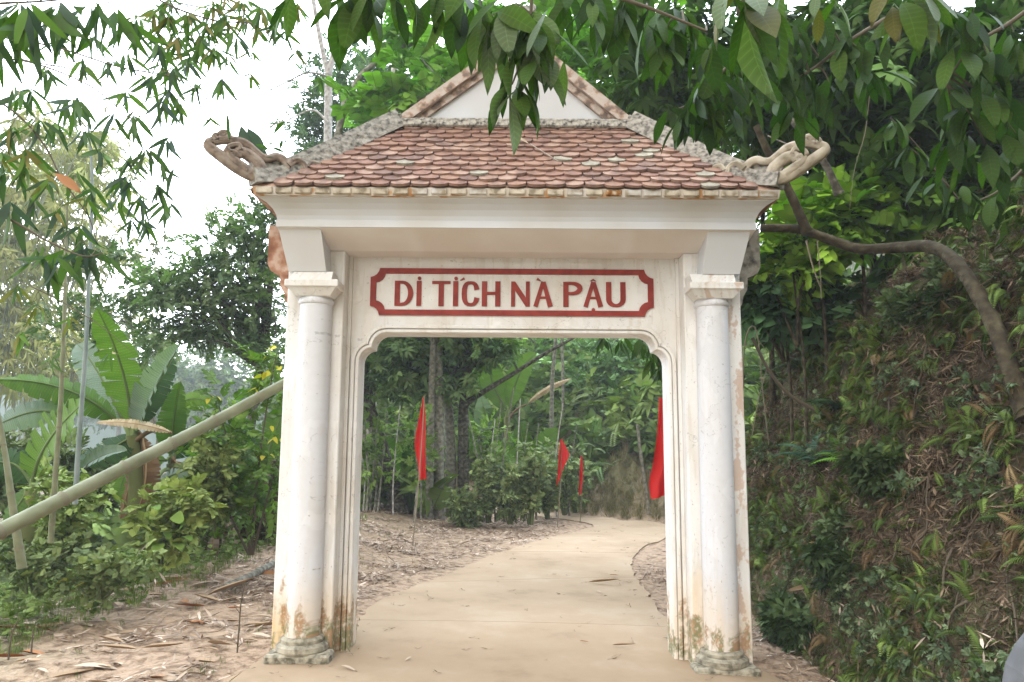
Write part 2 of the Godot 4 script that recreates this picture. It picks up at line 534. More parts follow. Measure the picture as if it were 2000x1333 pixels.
# ---------------------------------------------------------------- leaf and spray meshes
func make_sprays() -> void:
	rng.seed = 5
	# single large leaves, several shades and curls each
	var shades := {"dark": [lc(0.042, 0.084, 0.024), lc(0.078, 0.142, 0.034)], "mid": [lc(0.072, 0.138, 0.028), lc(0.11, 0.19, 0.036)], "pale": [lc(0.17, 0.22, 0.14), lc(0.20, 0.26, 0.15)],
		"olive": [lc(0.13, 0.13, 0.03), lc(0.20, 0.17, 0.06)], "bamboo": [lc(0.060, 0.105, 0.045), lc(0.09, 0.145, 0.055)], "dull": [lc(0.045, 0.075, 0.055), lc(0.07, 0.10, 0.08)], "rust": [lc(0.30, 0.13, 0.06), lc(0.38, 0.20, 0.10)],
		"straw": [lc(0.36, 0.26, 0.17), lc(0.50, 0.40, 0.30)], "yellow": [lc(0.45, 0.36, 0.03), lc(0.55, 0.48, 0.06)], "lime": [lc(0.13, 0.22, 0.045), lc(0.19, 0.29, 0.07)]}
	for s in shades:
		var a: Color = shades[s][0]
		var b: Color = shades[s][1]
		for k in 3:
			var c := a.lerp(b, k / 2.0)
			var m := MB.new()
			m.leaf(Transform3D(), 1.0, 0.27 + 0.03 * k, 8, 0.25 + 0.1 * k, 0.10 + 0.12 * k, 4, c, c * 1.12)
			LM["big_%s_%d" % [s, k]] = m.done()
			m = MB.new()
			m.leaf(Transform3D(), 1.0, 0.13 + 0.02 * k, 6, 0.3, 0.1 + 0.12 * k, 0, c, c * 1.05)
			LM["thin_%s_%d" % [s, k]] = m.done()
			m = MB.new()
			m.leaf(Transform3D(), 1.0, 0.62 + 0.05 * k, 6, 0.25, 0.15 + 0.12 * k, 1, c, c * 1.1)
			LM["oval_%s_%d" % [s, k]] = m.done()
			m = MB.new()
			m.leaf(Transform3D(), 1.0, 0.16 + 0.04 * k, 5, 0.9 - 0.3 * k, -0.1 + 0.12 * k, 0, c, c * 0.9)
			LM["sheath_%s_%d" % [s, k]] = m.done()
	# sprays of small leaves, white: each copy brings its own colour
	for k in 3:
		var m := MB.new()
		for j in 11:
			var t := j / 11.0
			var side := 1.0 if j % 2 == 0 else -1.0
			var d := Vector3(side * rf(0.6, 1.0), rf(-0.3, 0.5), rf(0.3, 1.0))
			var g := rf(0.75, 1.2)
			m.leaf(Transform3D(aim(d, Vector3.UP + rv() * 0.35), Vector3(0, -0.12 * t * t, t * 0.85)), rf(0.32, 0.46), rf(0.16, 0.22), 3, 0.2, 0.2, 1, Color(g, g, g), Color(g, g, g))
		m.col = Color(0.5, 0.42, 0.3)
		m.tube([Vector3.ZERO, Vector3(0, -0.03, 0.4), Vector3(0, -0.12, 0.9)], [0.015, 0.01, 0.005], 3, false)
		SP["ovate_%d" % k] = m.done()
		m = MB.new()
		for j in 10:
			var w := TAU * j / 10.0 + rf(-0.2, 0.2)
			var d2 := Vector3(cos(w), rf(-0.55, 0.35), sin(w))
			var g2 := rf(0.75, 1.2)
			m.leaf(Transform3D(aim(d2, Vector3.UP + rv() * 0.2), Vector3(0, rf(-0.1, 0.1), 0)), rf(0.7, 1.0), rf(0.2, 0.28), 3, 0.25, rf(0.15, 0.45), 0, Color(g2, g2, g2), Color(g2, g2, g2))
		SP["whorl_%d" % k] = m.done()
		m = MB.new()
		for j in 7:
			var w3 := -1.2 + 2.4 * j / 6.0 + rf(-0.15, 0.15)
			var d3 := Vector3(sin(w3), rf(-0.5, -0.1), cos(w3))
			var g3 := rf(0.75, 1.2)
			m.leaf(Transform3D(aim(d3, Vector3.UP + rv() * 0.5), Vector3(0, 0, 0.06 * j)), rf(0.6, 1.0), rf(0.09, 0.14), 3, 0.25, rf(0.2, 0.5), 0, Color(g3, g3, g3), Color(g3, g3, g3))
		SP["fan_%d" % k] = m.done()
		m = MB.new()
		for j in 6:
			var t4 := j / 6.0
			var d4 := Vector3((1.0 if j % 2 == 0 else -1.0) * rf(0.5, 1.0), rf(-0.2, 0.4), rf(0.3, 1.0))
			var g4 := rf(0.8, 1.2)
			m.leaf(Transform3D(aim(d4, Vector3.UP + rv() * 0.4), Vector3(0, -0.1 * t4, t4 * 0.7)), rf(0.45, 0.75), rf(0.3, 0.42), 4, 0.2, rf(0.1, 0.4), 1, Color(g4, g4, g4), Color(g4, g4, g4))
		m.col = Color(0.6, 0.5, 0.35)
		m.tube([Vector3.ZERO, Vector3(0, -0.1, 0.8)], [0.014, 0.006], 3, false)
		SP["broad_%d" % k] = m.done()
		m = MB.new()   # fern frond, arching
		for j in 17:
			var t5 := (j + 1) / 17.0
			var p := Vector3(0, 0.55 * t5 - 0.75 * t5 * t5, t5 * 0.9)
			var wd := sin(PI * pow(t5 * 0.93 + 0.05, 0.6)) * 0.30 + 0.02
			for s5 in [-1.0, 1.0]:
				var g5 := rf(0.8, 1.15)
				m.leaf(Transform3D(aim(Vector3(s5, -0.25, 0.45), Vector3(0, 1, 0.3)), p), wd, 0.065, 2, 0.1, 0.25, 0, Color(g5, g5, g5), Color(g5, g5, g5))
		m.col = Color(0.9, 0.7, 0.4)
		m.tube([Vector3(0, 0, 0), Vector3(0, 0.2, 0.4), Vector3(0, 0.02, 0.75), Vector3(0, -0.2, 0.9)], [0.008, 0.006, 0.004, 0.002], 3, false)
		SP["fern_%d" % k] = m.done()
		m = MB.new()   # grass tuft
		for j in 12:
			var w6 := rf(0, TAU)
			var g6 := rf(0.7, 1.25)
			m.leaf(Transform3D(aim(Vector3(cos(w6) * rf(0.2, 0.7), 1.0, sin(w6) * rf(0.2, 0.7)), Vector3(cos(w6), 0.2, sin(w6))), Vector3(rf(-0.25, 0.25), 0, rf(-0.25, 0.25))), rf(0.45, 1.0), 0.035, 3, 0.1, rf(0.15, 0.6), 0, Color(g6, g6, g6), Color(g6, g6, g6))
		SP["grass_%d" % k] = m.done()
		m = MB.new()   # pinnate leaf
		for j in 13:
			var t7 := j / 13.0
			for s7 in [-1.0, 1.0]:
				m.leaf(Transform3D(aim(Vector3(s7, -0.15, 0.55), Vector3.UP), Vector3(0, 0.2 * t7 - 0.35 * t7 * t7, t7 * 0.95)), 0.26 * (1.0 - 0.5 * t7), 0.07, 2, 0.1, 0.2, 0, Color.WHITE, Color.WHITE)
		SP["pinnate_%d" % k] = m.done()
		m = MB.new()   # loose dry scraps
		for j in 5:
			var d8 := Vector3(rf(-1, 1), rf(-0.1, 0.15), rf(-1, 1))
			var g8 := rf(0.6, 1.25)
			m.leaf(Transform3D(aim(d8, Vector3.UP + rv() * 0.5), Vector3(rf(-0.7, 0.7), rf(0.02, 0.12), rf(-0.7, 0.7))), rf(0.5, 1.0), rf(0.08, 0.2), 3, rf(-0.5, 0.8), rf(-0.15, 0.25), 0, Color(g8, g8, g8), Color(g8, g8 * 0.95, g8 * 0.9))
		SP["scrap_%d" % k] = m.done()
		m = MB.new()   # tangle of dry hanging stalks and curled fronds
		for j in 9:
			var d9 := Vector3(rf(-1, 1), rf(-1.0, 0.3), rf(-1, 1))
			var g9 := rf(0.5, 1.3)
			m.leaf(Transform3D(aim(d9, rv()), Vector3(rf(-0.3, 0.3), rf(0.0, 0.3), rf(-0.3, 0.3))), rf(0.4, 1.0), rf(0.03, 0.10), 4, 0.4, rf(-0.5, 0.8), 0, Color(g9, g9, g9), Color(g9, g9, g9))
		SP["tangle_%d" % k] = m.done()

# fills blobs [centre, radii, count] with sprays gathered in clumps
func crown(root: Node3D, called: String, kind: String, blobs: Array, ca: Color, cb: Color, size: float, m: Material, hang := 0.0, per := 12, spread := 0.26) -> Array:
	var xfs := [[], [], []]
	var cols := [[], [], []]
	var tips := []
	for b in blobs:
		var cen: Vector3 = b[0]
		var r: Vector3 = b[1]
		var clumps := maxi(3, int(b[2] / per))
		for k in clumps:
			var p := rv().normalized() * pow(rng.randf(), 0.45)
			var at := cen + p * r
			tips.append(at)
			var cc := jit(ca, cb, 0.3) * 1.9
			cc = Color(cc.r * 1.14, cc.g * 1.02, cc.b * 0.74)
			for j in per:
				var q := at + rv() * r * spread
				var d := (q - cen).normalized() * 0.6 + rv() * 0.45 + Vector3(0, hang, 0)
				var v := rng.randi() % 3
				xfs[v].append(Transform3D(aim(d, Vector3.UP + rv() * 0.3, size * rf(0.65, 1.3)), q))
				var g := rf(0.75, 1.25)
				cols[v].append(Color(cc.r * g, cc.g * g, cc.b * g))
	for v in 3:
		if xfs[v].size():
			many(root, called, SP["%s_%d" % [kind, v]], m, xfs[v], cols[v])
	return tips

func limbs(root: Node3D, from: Array, tips: Array, r: float, m: Material, every := 3) -> void:
	var b := MB.new()
	for k in range(0, tips.size(), every):
		var a: Vector3 = from[rng.randi() % from.size()]
		var e: Vector3 = tips[k]
		var mid := a.lerp(e, 0.5) + rv() * 0.08 * (e - a).length() + Vector3(0, 0.06 * (e - a).length(), 0)
		b.tube(curve([a, mid, e], 3), taper(7, r * rf(0.6, 1.0), r * 0.15), 5, false)
	if b.v.size():
		part(root, "limb", b.done(), m)

func trunk(root: Node3D, pts: Array, r0: float, r1: float, m: Material, called := "trunk") -> void:
	var b := MB.new()
	var c := curve(pts, 5)
	var rad := []
	for k in c.size():
		var t := k / float(c.size() - 1)
		rad.append(lerpf(r0, r1, t) * (1.0 + 0.35 * exp(-t * 14.0)) * rf(0.94, 1.06))
	b.tube(c, rad, 12, true)
	part(root, called, b.done(), m)

# ---------------------------------------------------------------- the lie of the land
var foot := [Vector2(2.3, 14), Vector2(2.3, 3), Vector2(2.35, 0), Vector2(2.5, -2), Vector2(2.75, -5), Vector2(3.3, -7), Vector2(4.0, -8.6), Vector2(4.15, -9.6), Vector2(3.6, -10.9), Vector2(2.0, -12.6), Vector2(0, -14.4), Vector2(-4, -17), Vector2(-10, -24), Vector2(-14, -40), Vector2(-14, -90)]
var land := FastNoiseLite.new()

func bank_d(x: float, z: float) -> float:   # metres into the hillside, negative on the road side
	var p := Vector2(x, z)
	var best := 1e9
	var sgn := 1.0
	for k in foot.size() - 1:
		var a: Vector2 = foot[k]
		var b: Vector2 = foot[k + 1]
		var ab := b - a
		var t := clampf((p - a).dot(ab) / ab.length_squared(), 0.0, 1.0)
		var q := a + ab * t
		var d := p.distance_to(q)
		if d < best - 1e-5:
			best = d
			sgn = -1.0 if ab.cross(p - a) < 0.0 else 1.0
	return best * sgn

func gh(x: float, z: float) -> float:
	var y := -0.02 * clampf(x, -2.0, 2.0)
	var l := -3.6 - x
	if l > 0.0:
		y -= 0.16 * l * clampf(l / 3.0, 0.0, 1.0) if l < 16.0 else 2.56
	y += 0.06 * land.get_noise_2d(x * 0.9, z * 0.9) * clampf(absf(x) - 1.6, 0.0, 1.0)
	# the left verge rises a little into the litter heaps
	y += 0.22 * exp(-pow((x + 2.9) / 1.1, 2.0)) * clampf((-z - 1.0) / 3.0, 0.0, 1.0)
	var d := bank_d(x, z)
	if d > 0.0:
		var near := clampf((z + 9.0) / 5.0, 0.0, 1.0)
		var steep := lerpf(0.85, 2.7, near)
		var top := lerpf(2.2, 2.75, near)
		var h := steep * d
		if h > top:
			h = top + (h - top) / steep * lerpf(0.42, 0.85, near)
		h = minf(h, 30.0)
		h += clampf(d, 0.0, 1.0) * (0.7 * land.get_noise_2d(x * 1.1 + 40.0, z * 1.1) + 0.40 * land.get_noise_2d(x * 3.0, z * 3.0))
		y += maxf(h, 0.0)
	return y

func on(x: float, z: float, up := 0.0) -> Vector3:
	return Vector3(x, gh(x, z) + up, z)

func ground_normal(x: float, z: float) -> Vector3:
	var e := 0.15
	return Vector3(gh(x - e, z) - gh(x + e, z), 2.0 * e, gh(x, z - e) - gh(x, z + e)).normalized()

# ---------------------------------------------------------------- the gate
func arch_line(hw: float, head: float, drop: float, r1: float, r2: float) -> PackedVector2Array:
	# left half of the opening from the ground up, then mirrored: two stacked rounded steps in each upper corner
	var half := [Vector2(-hw, -0.06)]
	var y1 := head - drop
	for k in 7:
		var w := PI / 2 * k / 6.0
		half.append(Vector2(-hw + r1 * (1.0 - cos(w)), y1 + r1 * 1.15 * sin(w)))
	var cx := -hw + r1
	var cy := y1 + r1 * 1.15
	var rr := head - cy
	for k in range(1, 7):
		var w := PI / 2 * k / 6.0
		half.append(Vector2(cx + r2 * (1.0 - cos(w)), cy + rr * sin(w)))
	var out := PackedVector2Array()
	for p in half:
		out.append(p)
	for k in range(half.size() - 1, -1, -1):
		out.append(Vector2(-half[k].x, half[k].y))
	return out

func offset_line(line: PackedVector2Array, d: float) -> PackedVector2Array:   # outwards from the opening
	var out := PackedVector2Array()
	for k in line.size():
		var a := line[maxi(k - 1, 0)]
		var b := line[mini(k + 1, line.size() - 1)]
		var t := (b - a).normalized()
		out.append(line[k] + Vector2(-t.y, t.x) * d)
	return out

func strip_between(m: MB, a: PackedVector2Array, za: float, b: PackedVector2Array, zb: float, out: Vector3) -> void:
	for k in a.size() - 1:
		m.quad(Vector3(a[k].x, a[k].y, za), Vector3(a[k + 1].x, a[k + 1].y, za), Vector3(b[k + 1].x, b[k + 1].y, zb), Vector3(b[k].x, b[k].y, zb), out)

func stroke(m: MB, pts: Array, wds: Array, z0: float, z1: float) -> void:   # a flat band along 2D points, extruded
	var l := PackedVector2Array()
	var r := PackedVector2Array()
	for k in pts.size():
		var a: Vector2 = pts[maxi(k - 1, 0)]
		var b: Vector2 = pts[mini(k + 1, pts.size() - 1)]
		var t := (b - a).normalized()
		var w: float = wds[k] * 0.5
		l.append(pts[k] + Vector2(-t.y, t.x) * w)
		r.append(pts[k] - Vector2(-t.y, t.x) * w)
	r.reverse()
	l.append_array(r)
	m.prism(l, z0, z1)

func letter(root: Node3D, ch: String, x0: float, x1: float, y0: float, y1: float, mark: String) -> void:
	var m := MB.new()
	var w := x1 - x0
	var h := y1 - y0
	var t := 0.043
	var s := 0.024
	var zb := -0.004
	var z := 0.014
	match ch:
		"I":
			m.prism(PackedVector2Array([Vector2(x0, y0), Vector2(x1, y0), Vector2(x1, y1), Vector2(x0, y1)]), zb, z)
		"T":
			m.prism(PackedVector2Array([Vector2(x0 + w / 2 - t / 2, y0), Vector2(x0 + w / 2 + t / 2, y0), Vector2(x0 + w / 2 + t / 2, y1 - s), Vector2(x1, y1 - s), Vector2(x1, y1), Vector2(x0, y1), Vector2(x0, y1 - s), Vector2(x0 + w / 2 - t / 2, y1 - s)]), zb, z)
		"H":
			var c := y0 + h * 0.52
			m.prism(PackedVector2Array([Vector2(x0, y0), Vector2(x0 + t, y0), Vector2(x0 + t, c - s / 2), Vector2(x1 - t, c - s / 2), Vector2(x1 - t, y0), Vector2(x1, y0), Vector2(x1, y1), Vector2(x1 - t, y1), Vector2(x1 - t, c + s / 2), Vector2(x0 + t, c + s / 2), Vector2(x0 + t, y1), Vector2(x0, y1)]), zb, z)
		"N":
			m.prism(PackedVector2Array([Vector2(x0, y0), Vector2(x0 + t * 0.75, y0), Vector2(x0 + t * 0.75, y1 - h * 0.36), Vector2(x1 - t * 0.75, y0), Vector2(x1, y0), Vector2(x1, y1), Vector2(x1 - t * 0.75, y1), Vector2(x1 - t * 0.75, y0 + h * 0.36), Vector2(x0 + t * 0.75, y1), Vector2(x0, y1)]), zb, z)
		"A":
			var c := x0 + w / 2
			stroke(m, [Vector2(x0 + t * 0.42, y0), Vector2(c, y1)], [t * 0.85, t * 0.72], zb, z)
			stroke(m, [Vector2(x1 - t * 0.48, y0), Vector2(c + 0.004, y1 - 0.002)], [t * 0.95, t * 0.72], zb, z + 0.0015)
			stroke(m, [Vector2(x0 + w * 0.24, y0 + h * 0.36), Vector2(x1 - w * 0.24, y0 + h * 0.36)], [s * 0.8, s * 0.8], zb, z - 0.0015)
		"D", "P":
			m.prism(PackedVector2Array([Vector2(x0, y0), Vector2(x0 + t, y0), Vector2(x0 + t, y1), Vector2(x0, y1)]), zb, z)
			var lo := y0 if ch == "D" else y0 + h * 0.47
			var hh := (y1 - lo) / 2.0
			var pts := [Vector2(x0 + t * 0.6, lo + s / 2)]
			var wd := [s]
			var cx := x1 - (w * 0.46) - t / 2
			for k in 13:
				var q := -PI / 2 + PI * k / 12.0
				pts.append(Vector2(cx + w * 0.46 * cos(q), lo + hh + (hh - s / 2) * sin(q)))
				wd.append(lerpf(s, t, pow(cos(q), 1.5)))
			pts.append(Vector2(x0 + t * 0.6, y1 - s / 2))
			wd.append(s)
			stroke(m, pts, wd, zb, z + 0.0015)
		"C":
			var pts := []
			var wd := []
			var cx := (x0 + x1) / 2.0
			for k in 19:
				var q := lerpf(0.26, TAU - 0.26, k / 18.0)
				var sx := signf(cos(q)) * pow(absf(cos(q)), 0.75)
				var sy := signf(sin(q)) * pow(absf(sin(q)), 0.75)
				pts.append(Vector2(cx + (w / 2 - t / 2) * sx, (y0 + y1) / 2 + (h / 2 - s / 2) * sy))
				wd.append(lerpf(s, t, pow(absf(cos(q)), 1.2)))
			stroke(m, pts, wd, zb, z)
		"U":
			var pts := [Vector2(x0 + t / 2, y1)]
			var wd := [t]
			var cx := (x0 + x1) / 2.0
			for k in 11:
				var q := PI + PI * k / 10.0
				pts.append(Vector2(cx + (w / 2 - t / 2) * cos(q), y0 + h * 0.3 + (h * 0.3 - s / 2) * sin(q)))
				wd.append(lerpf(s, t, pow(absf(cos(q)), 1.2)))
			pts.append(Vector2(x1 - t / 2, y1))
			wd.append(t)
			stroke(m, pts, wd, zb, z)
	var mx := (x0 + x1) / 2.0
	var disc := PackedVector2Array()
	for k in 12:
		disc.append(Vector2(cos(TAU * k / 12), sin(TAU * k / 12)) * 0.015)
	for c in mark:
		match c:
			"o": m.prism(Transform2D(0, Vector2(mx + 0.002, y1 + 0.022)) * disc, zb, z)
			".": m.prism(Transform2D(0, Vector2(mx, y0 - 0.024)) * disc, zb, z)
			"/": stroke(m, [Vector2(x0 - 0.012, y1 + 0.006), Vector2(x0 + 0.022, y1 + 0.024)], [0.006, 0.02], zb, z)
			"`": stroke(m, [Vector2(mx - 0.05, y1 + 0.024), Vector2(mx - 0.02, y1 + 0.006)], [0.022, 0.008], zb, z)
			"^":
				m.prism(PackedVector2Array([Vector2(mx - 0.028, y1 + 0.006), Vector2(mx, y1 + 0.012), Vector2(mx + 0.028, y1 + 0.006), Vector2(mx, y1 + 0.027)]), zb, z)
	part(root, "letter", m.done(), M.red)

func build_gate() -> void:
	var g := thing("village_gate", "white plastered gateway with red-brown tiled roof and red lettered sign across the road", "gate")
	rng.seed = 77
	# wall with the shaped opening
	var line := arch_line(1.25, 2.52, 0.24, 0.10, 0.115)
	var outl := PackedVector2Array([Vector2(-1.80, -0.12), Vector2(-1.80, 3.16), Vector2(1.80, 3.16), Vector2(1.80, -0.12)])
	var rev := line.duplicate()
	rev.reverse()
	outl.append_array(rev)
	var m := MB.new()
	m.wall_uv = true
	m.prism(outl, -0.22, 0.0)
	part(g, "wall", m.done(), M.wall)
	# mouldings round the opening, front and back: two flat bands with a groove between them
	for side in [1.0, -1.0]:
		var z0 := 0.0 if side > 0 else -0.22
		var bands := [[0.0, 0.027, 0.022], [0.032, 0.062, 0.034]]
		m = MB.new()
		m.wall_uv = true
		for b in bands:
			var a0 := offset_line(line, b[0])
			var a1 := offset_line(line, b[1])
			var zz: float = z0 + side * b[2]
			var a0b := offset_line(line, b[0] + 0.005)
			var a1b := offset_line(line, b[1] - 0.005)
			strip_between(m, a0b, zz, a1b, zz, Vector3(0, 0, side))
			strip_between(m, a0, zz - side * 0.005, a0b, zz, Vector3(0, -0.4, side))
			strip_between(m, a1b, zz, a1, zz - side * 0.005, Vector3(0, 0.4, side))
			strip_between(m, a0, z0, a0, zz - side * 0.005, Vector3.ZERO)
			strip_between(m, a1, z0, a1, zz - side * 0.005, Vector3.ZERO)
		part(g, "opening_moulding", m.done(), M.wall)
	# pillars
	for s in [-1.0, 1.0]:
		var foot_y := 0.03 if s < 0 else -0.05
		for side in [1.0, -1.0]:
			var zf := 0.20 if side > 0 else -0.42
			m = MB.new()
			m.wall_uv = true
			m.box(Vector3(minf(s * 1.35, s * 1.797), -0.12, minf(zf, zf - side * 0.21)), Vector3(maxf(s * 1.35, s * 1.797), 3.15, maxf(zf, zf - side * 0.21)), 0.008)
			var pil := part(g, "pilaster", m.done(), M.wall)
			# a slim raised fillet between pilaster and opening
			m = MB.new()
			m.wall_uv = true
			m.box(Vector3(minf(s * 1.322, s * 1.349), -0.12, minf(zf - side * 0.202, zf - side * 0.165)), Vector3(maxf(s * 1.322, s * 1.349), 3.148, maxf(zf - side * 0.202, zf - side * 0.165)))
			part(pil, "fillet", m.done(), M.wall)
			var cx: float = s * 1.553
			var cz: float = zf + side * 0.045
			m = MB.new()
			m.wall_uv = true
			m.lathe([Vector2(0.128, foot_y + 0.15), Vector2(0.128, 1.0), Vector2(0.123, 2.70)], Vector3(cx, 0, cz), 40)
			var col := part(g, "column", m.done(), M.white)
			# base: square plinth, drum, torus
			m = MB.new()
			m.box(Vector3(cx - 0.235, -0.14, minf(cz - 0.03, cz + side * 0.175)), Vector3(cx + 0.235, foot_y + 0.085, maxf(cz - 0.03, cz + side * 0.175)), 0.016)
			part(col, "plinth", m.done(), M.stone)
			m = MB.new()
			m.lathe([Vector2(0.10, foot_y + 0.08), Vector2(0.185, foot_y + 0.08), Vector2(0.192, foot_y + 0.095), Vector2(0.190, foot_y + 0.125), Vector2(0.172, foot_y + 0.14), Vector2(0.158, foot_y + 0.145), Vector2(0.160, foot_y + 0.17), Vector2(0.146, foot_y + 0.185), Vector2(0.128, foot_y + 0.19)], Vector3(cx, 0, cz), 24)
			part(col, "base_drum", m.done(), M.stone)
			# capital: ring, sloping block, abacus, upper block
			m = MB.new()
			m.lathe([Vector2(0.123, 2.695), Vector2(0.131, 2.70), Vector2(0.136, 2.712), Vector2(0.136, 2.728), Vector2(0.128, 2.74), Vector2(0.126, 2.752)], Vector3(cx, 0, cz), 32)
			part(col, "ring", m.done(), M.white)
			m = MB.new()
			m.wall_uv = true
			var fr: float = cz + side * 0.185
			m.hull([Vector3(cx - 0.135, 2.75, cz - 0.04), Vector3(cx + 0.135, 2.75, cz - 0.04), Vector3(cx + 0.135, 2.75, cz + side * 0.13), Vector3(cx - 0.135, 2.75, cz + side * 0.13)], [Vector3(cx - 0.185, 2.812, cz - 0.04), Vector3(cx + 0.185, 2.812, cz - 0.04), Vector3(cx + 0.185, 2.812, cz + side * 0.172), Vector3(cx - 0.185, 2.812, cz + side * 0.172)])
			m.box(Vector3(cx - 0.205, 2.812, minf(cz - 0.04, fr)), Vector3(cx + 0.205, 2.868, maxf(cz - 0.04, fr)), 0.006)
			m.hull([Vector3(cx - 0.185, 2.868, cz - 0.04), Vector3(cx + 0.15, 2.868, cz - 0.04), Vector3(cx + 0.15, 2.868, cz + side * 0.165), Vector3(cx - 0.185, 2.868, cz + side * 0.165)], [Vector3(cx - 0.15 - 0.045 * maxf(0, s), 2.94, cz - 0.04), Vector3(cx + 0.15, 2.94, cz - 0.04), Vector3(cx + 0.15, 2.94, cz + side * 0.12), Vector3(cx - 0.15 - 0.045 * maxf(0, s), 2.94, cz + side * 0.12)])
			part(col, "capital", m.done(), M.wall)
			# corbel that flares out under the eave
			m = MB.new()
			m.wall_uv = true
			var i0: float = s * 1.455
			var o0: float = s * 1.745
			var i1: float = s * 1.475
			var o1: float = s * 1.795
			m.hull([Vector3(i0, 2.94, zf - side * 0.02), Vector3(o0, 2.94, zf - side * 0.02), Vector3(o0, 2.94, cz + side * 0.13), Vector3(i0, 2.94, cz + side * 0.13)], [Vector3(i1, 3.235, zf - side * 0.02), Vector3(o1, 3.235, zf - side * 0.02), Vector3(o1, 3.235, zf + side * 0.31), Vector3(i1, 3.235, zf + side * 0.31)])
			part(g, "corbel", m.done(), M.cornice)
		# side corbel of bare render
		var pr := PackedVector2Array()
		var raw := [Vector2(1.79, 3.40), Vector2(2.02, 3.40), Vector2(2.018, 3.075), Vector2(1.99, 3.02), Vector2(1.91, 2.985), Vector2(1.905, 2.89), Vector2(1.87, 2.83), Vector2(1.855, 2.76), Vector2(1.797, 2.70)]
		for p in raw:
			pr.append(Vector2(p.x * s, p.y))
		m = MB.new()
		m.prism(pr, -0.26, 0.045)
		part(g, "side_corbel", m.done(), M.brown_cement if s < 0 else M.grey_cement, "bare red-brown side corbel" if s < 0 else "bare grey side corbel")
	# sloping soffit and cornice: loops of (half width, front z, height)
	var cxo := 0.012
	var loops := [Vector3(1.79, 0.0, 3.149), Vector3(1.796, 0.198, 3.150), Vector3(1.815, 0.535, 3.243), Vector3(1.82, 0.545, 3.246), Vector3(1.82, 0.545, 3.298), Vector3(1.815, 0.535, 3.303), Vector3(1.82, 0.545, 3.335), Vector3(1.84, 0.572, 3.375), Vector3(1.875, 0.615, 3.41), Vector3(1.92, 0.668, 3.432), Vector3(1.925, 0.672, 3.438), Vector3(1.945, 0.70, 3.440), Vector3(1.955, 0.715, 3.50), Vector3(1.93, 0.69, 3.51)]
	var names := ["soffit", "cornice", "fascia"]
	var cut := [[0, 2], [2, 10], [10, 13]]
	for part_k in 3:
		m = MB.new()
		var ends := {1.0: MB.new(), -1.0: MB.new()}
		for k in range(cut[part_k][0], cut[part_k][1]):
			var a: Vector3 = loops[k]
			var b: Vector3 = loops[k + 1]
			for side in [1.0, -1.0]:
				var za := a.y if side > 0 else -0.22 - a.y
				var zb := b.y if side > 0 else -0.22 - b.y
				m.quad(Vector3(-a.x + cxo, a.z, za), Vector3(a.x + cxo, a.z, za), Vector3(b.x + cxo, b.z, zb), Vector3(-b.x + cxo, b.z, zb), Vector3(0, -0.3, side))
				ends[side].quad(Vector3(side * a.x + cxo, a.z, a.y), Vector3(side * a.x + cxo, a.z, -0.22 - a.y), Vector3(side * b.x + cxo, b.z, -0.22 - b.y), Vector3(side * b.x + cxo, b.z, b.y), Vector3(side, -0.3, 0))
		part(g, names[part_k], m.done(), [M.soffit, M.cornice, M.fascia][part_k])
		for side in [1.0, -1.0]:
			part(g, names[part_k] + "_end", ends[side].done(), M.brown_cement)
	# lid over the cornice, so that the roof space is closed from below
	m = MB.new()
	m.box(Vector3(-1.90, 3.46, -0.88), Vector3(1.92, 3.495, 0.66))
	part(g, "eave_slab", m.done(), M.grey_cement)

	# ---- roof: hip below, gable above, ridge running front to back
	var zc := -0.11
	var ez := 0.70       # eave, front
	var ey := 3.505
	var ex := 1.955
	var tz := 0.03       # foot of the gable
	var ty := 4.262
	var tx := 0.925
	var ry := 5.02       # ridge
	m = MB.new()
	for side in [1.0, -1.0]:
		var zf: float = zc + side * (ez - zc)
		var zt: float = zc + side * (tz - zc)
		m.quad(Vector3(-ex + cxo, ey, zf), Vector3(ex + cxo, ey, zf), Vector3(tx, ty, zt), Vector3(-tx, ty, zt), Vector3(0, 1, side))
		m.quad(Vector3(side * ex + cxo, ey, ez), Vector3(side * ex + cxo, ey, 2 * zc - ez), Vector3(side * tx, ty, 2 * zc - tz), Vector3(side * tx, ty, tz), Vector3(side, 1, 0))
		m.quad(Vector3(side * tx, ty, tz), Vector3(side * tx, ty, 2 * zc - tz), Vector3(0, ry, 2 * zc - tz), Vector3(0, ry, tz), Vector3(side, 1, 0))
		m.tri(Vector3(-tx, ty, zt), Vector3(tx, ty, zt), Vector3(0.0, ry, zt), Vector3(0, 0, side))
	part(g, "roof_deck", m.done(), M.brown_cement)
	# tiles of the front slope, each its own piece: a tongue with a rounded lower edge
	var tile_meshes := []
	for k in 4:
		var tm := MB.new()
		var poly := PackedVector2Array()
		var wv := 0.068 + 0.002 * k
		for q in 9:
			var w := PI * q / 8.0
			poly.append(Vector2(-cos(w) * wv, -sin(w) * (0.040 + 0.006 * (k % 2))))
		poly.append(Vector2(wv * 0.97, 0.10))
		poly.append(Vector2(-wv * 0.97, 0.10))
		tm.prism(poly, 0.0, 0.018 + 0.002 * (k % 3))
		tile_meshes.append(tm.done())
	var rows := 13
	var up := Vector3(0, ty - ey, tz - ez)
	var slope_len := up.length()
	up = up.normalized()
	var nrm := Vector3(0, -up.z, up.y).normalized()
	if nrm.z < 0:
		nrm = -nrm
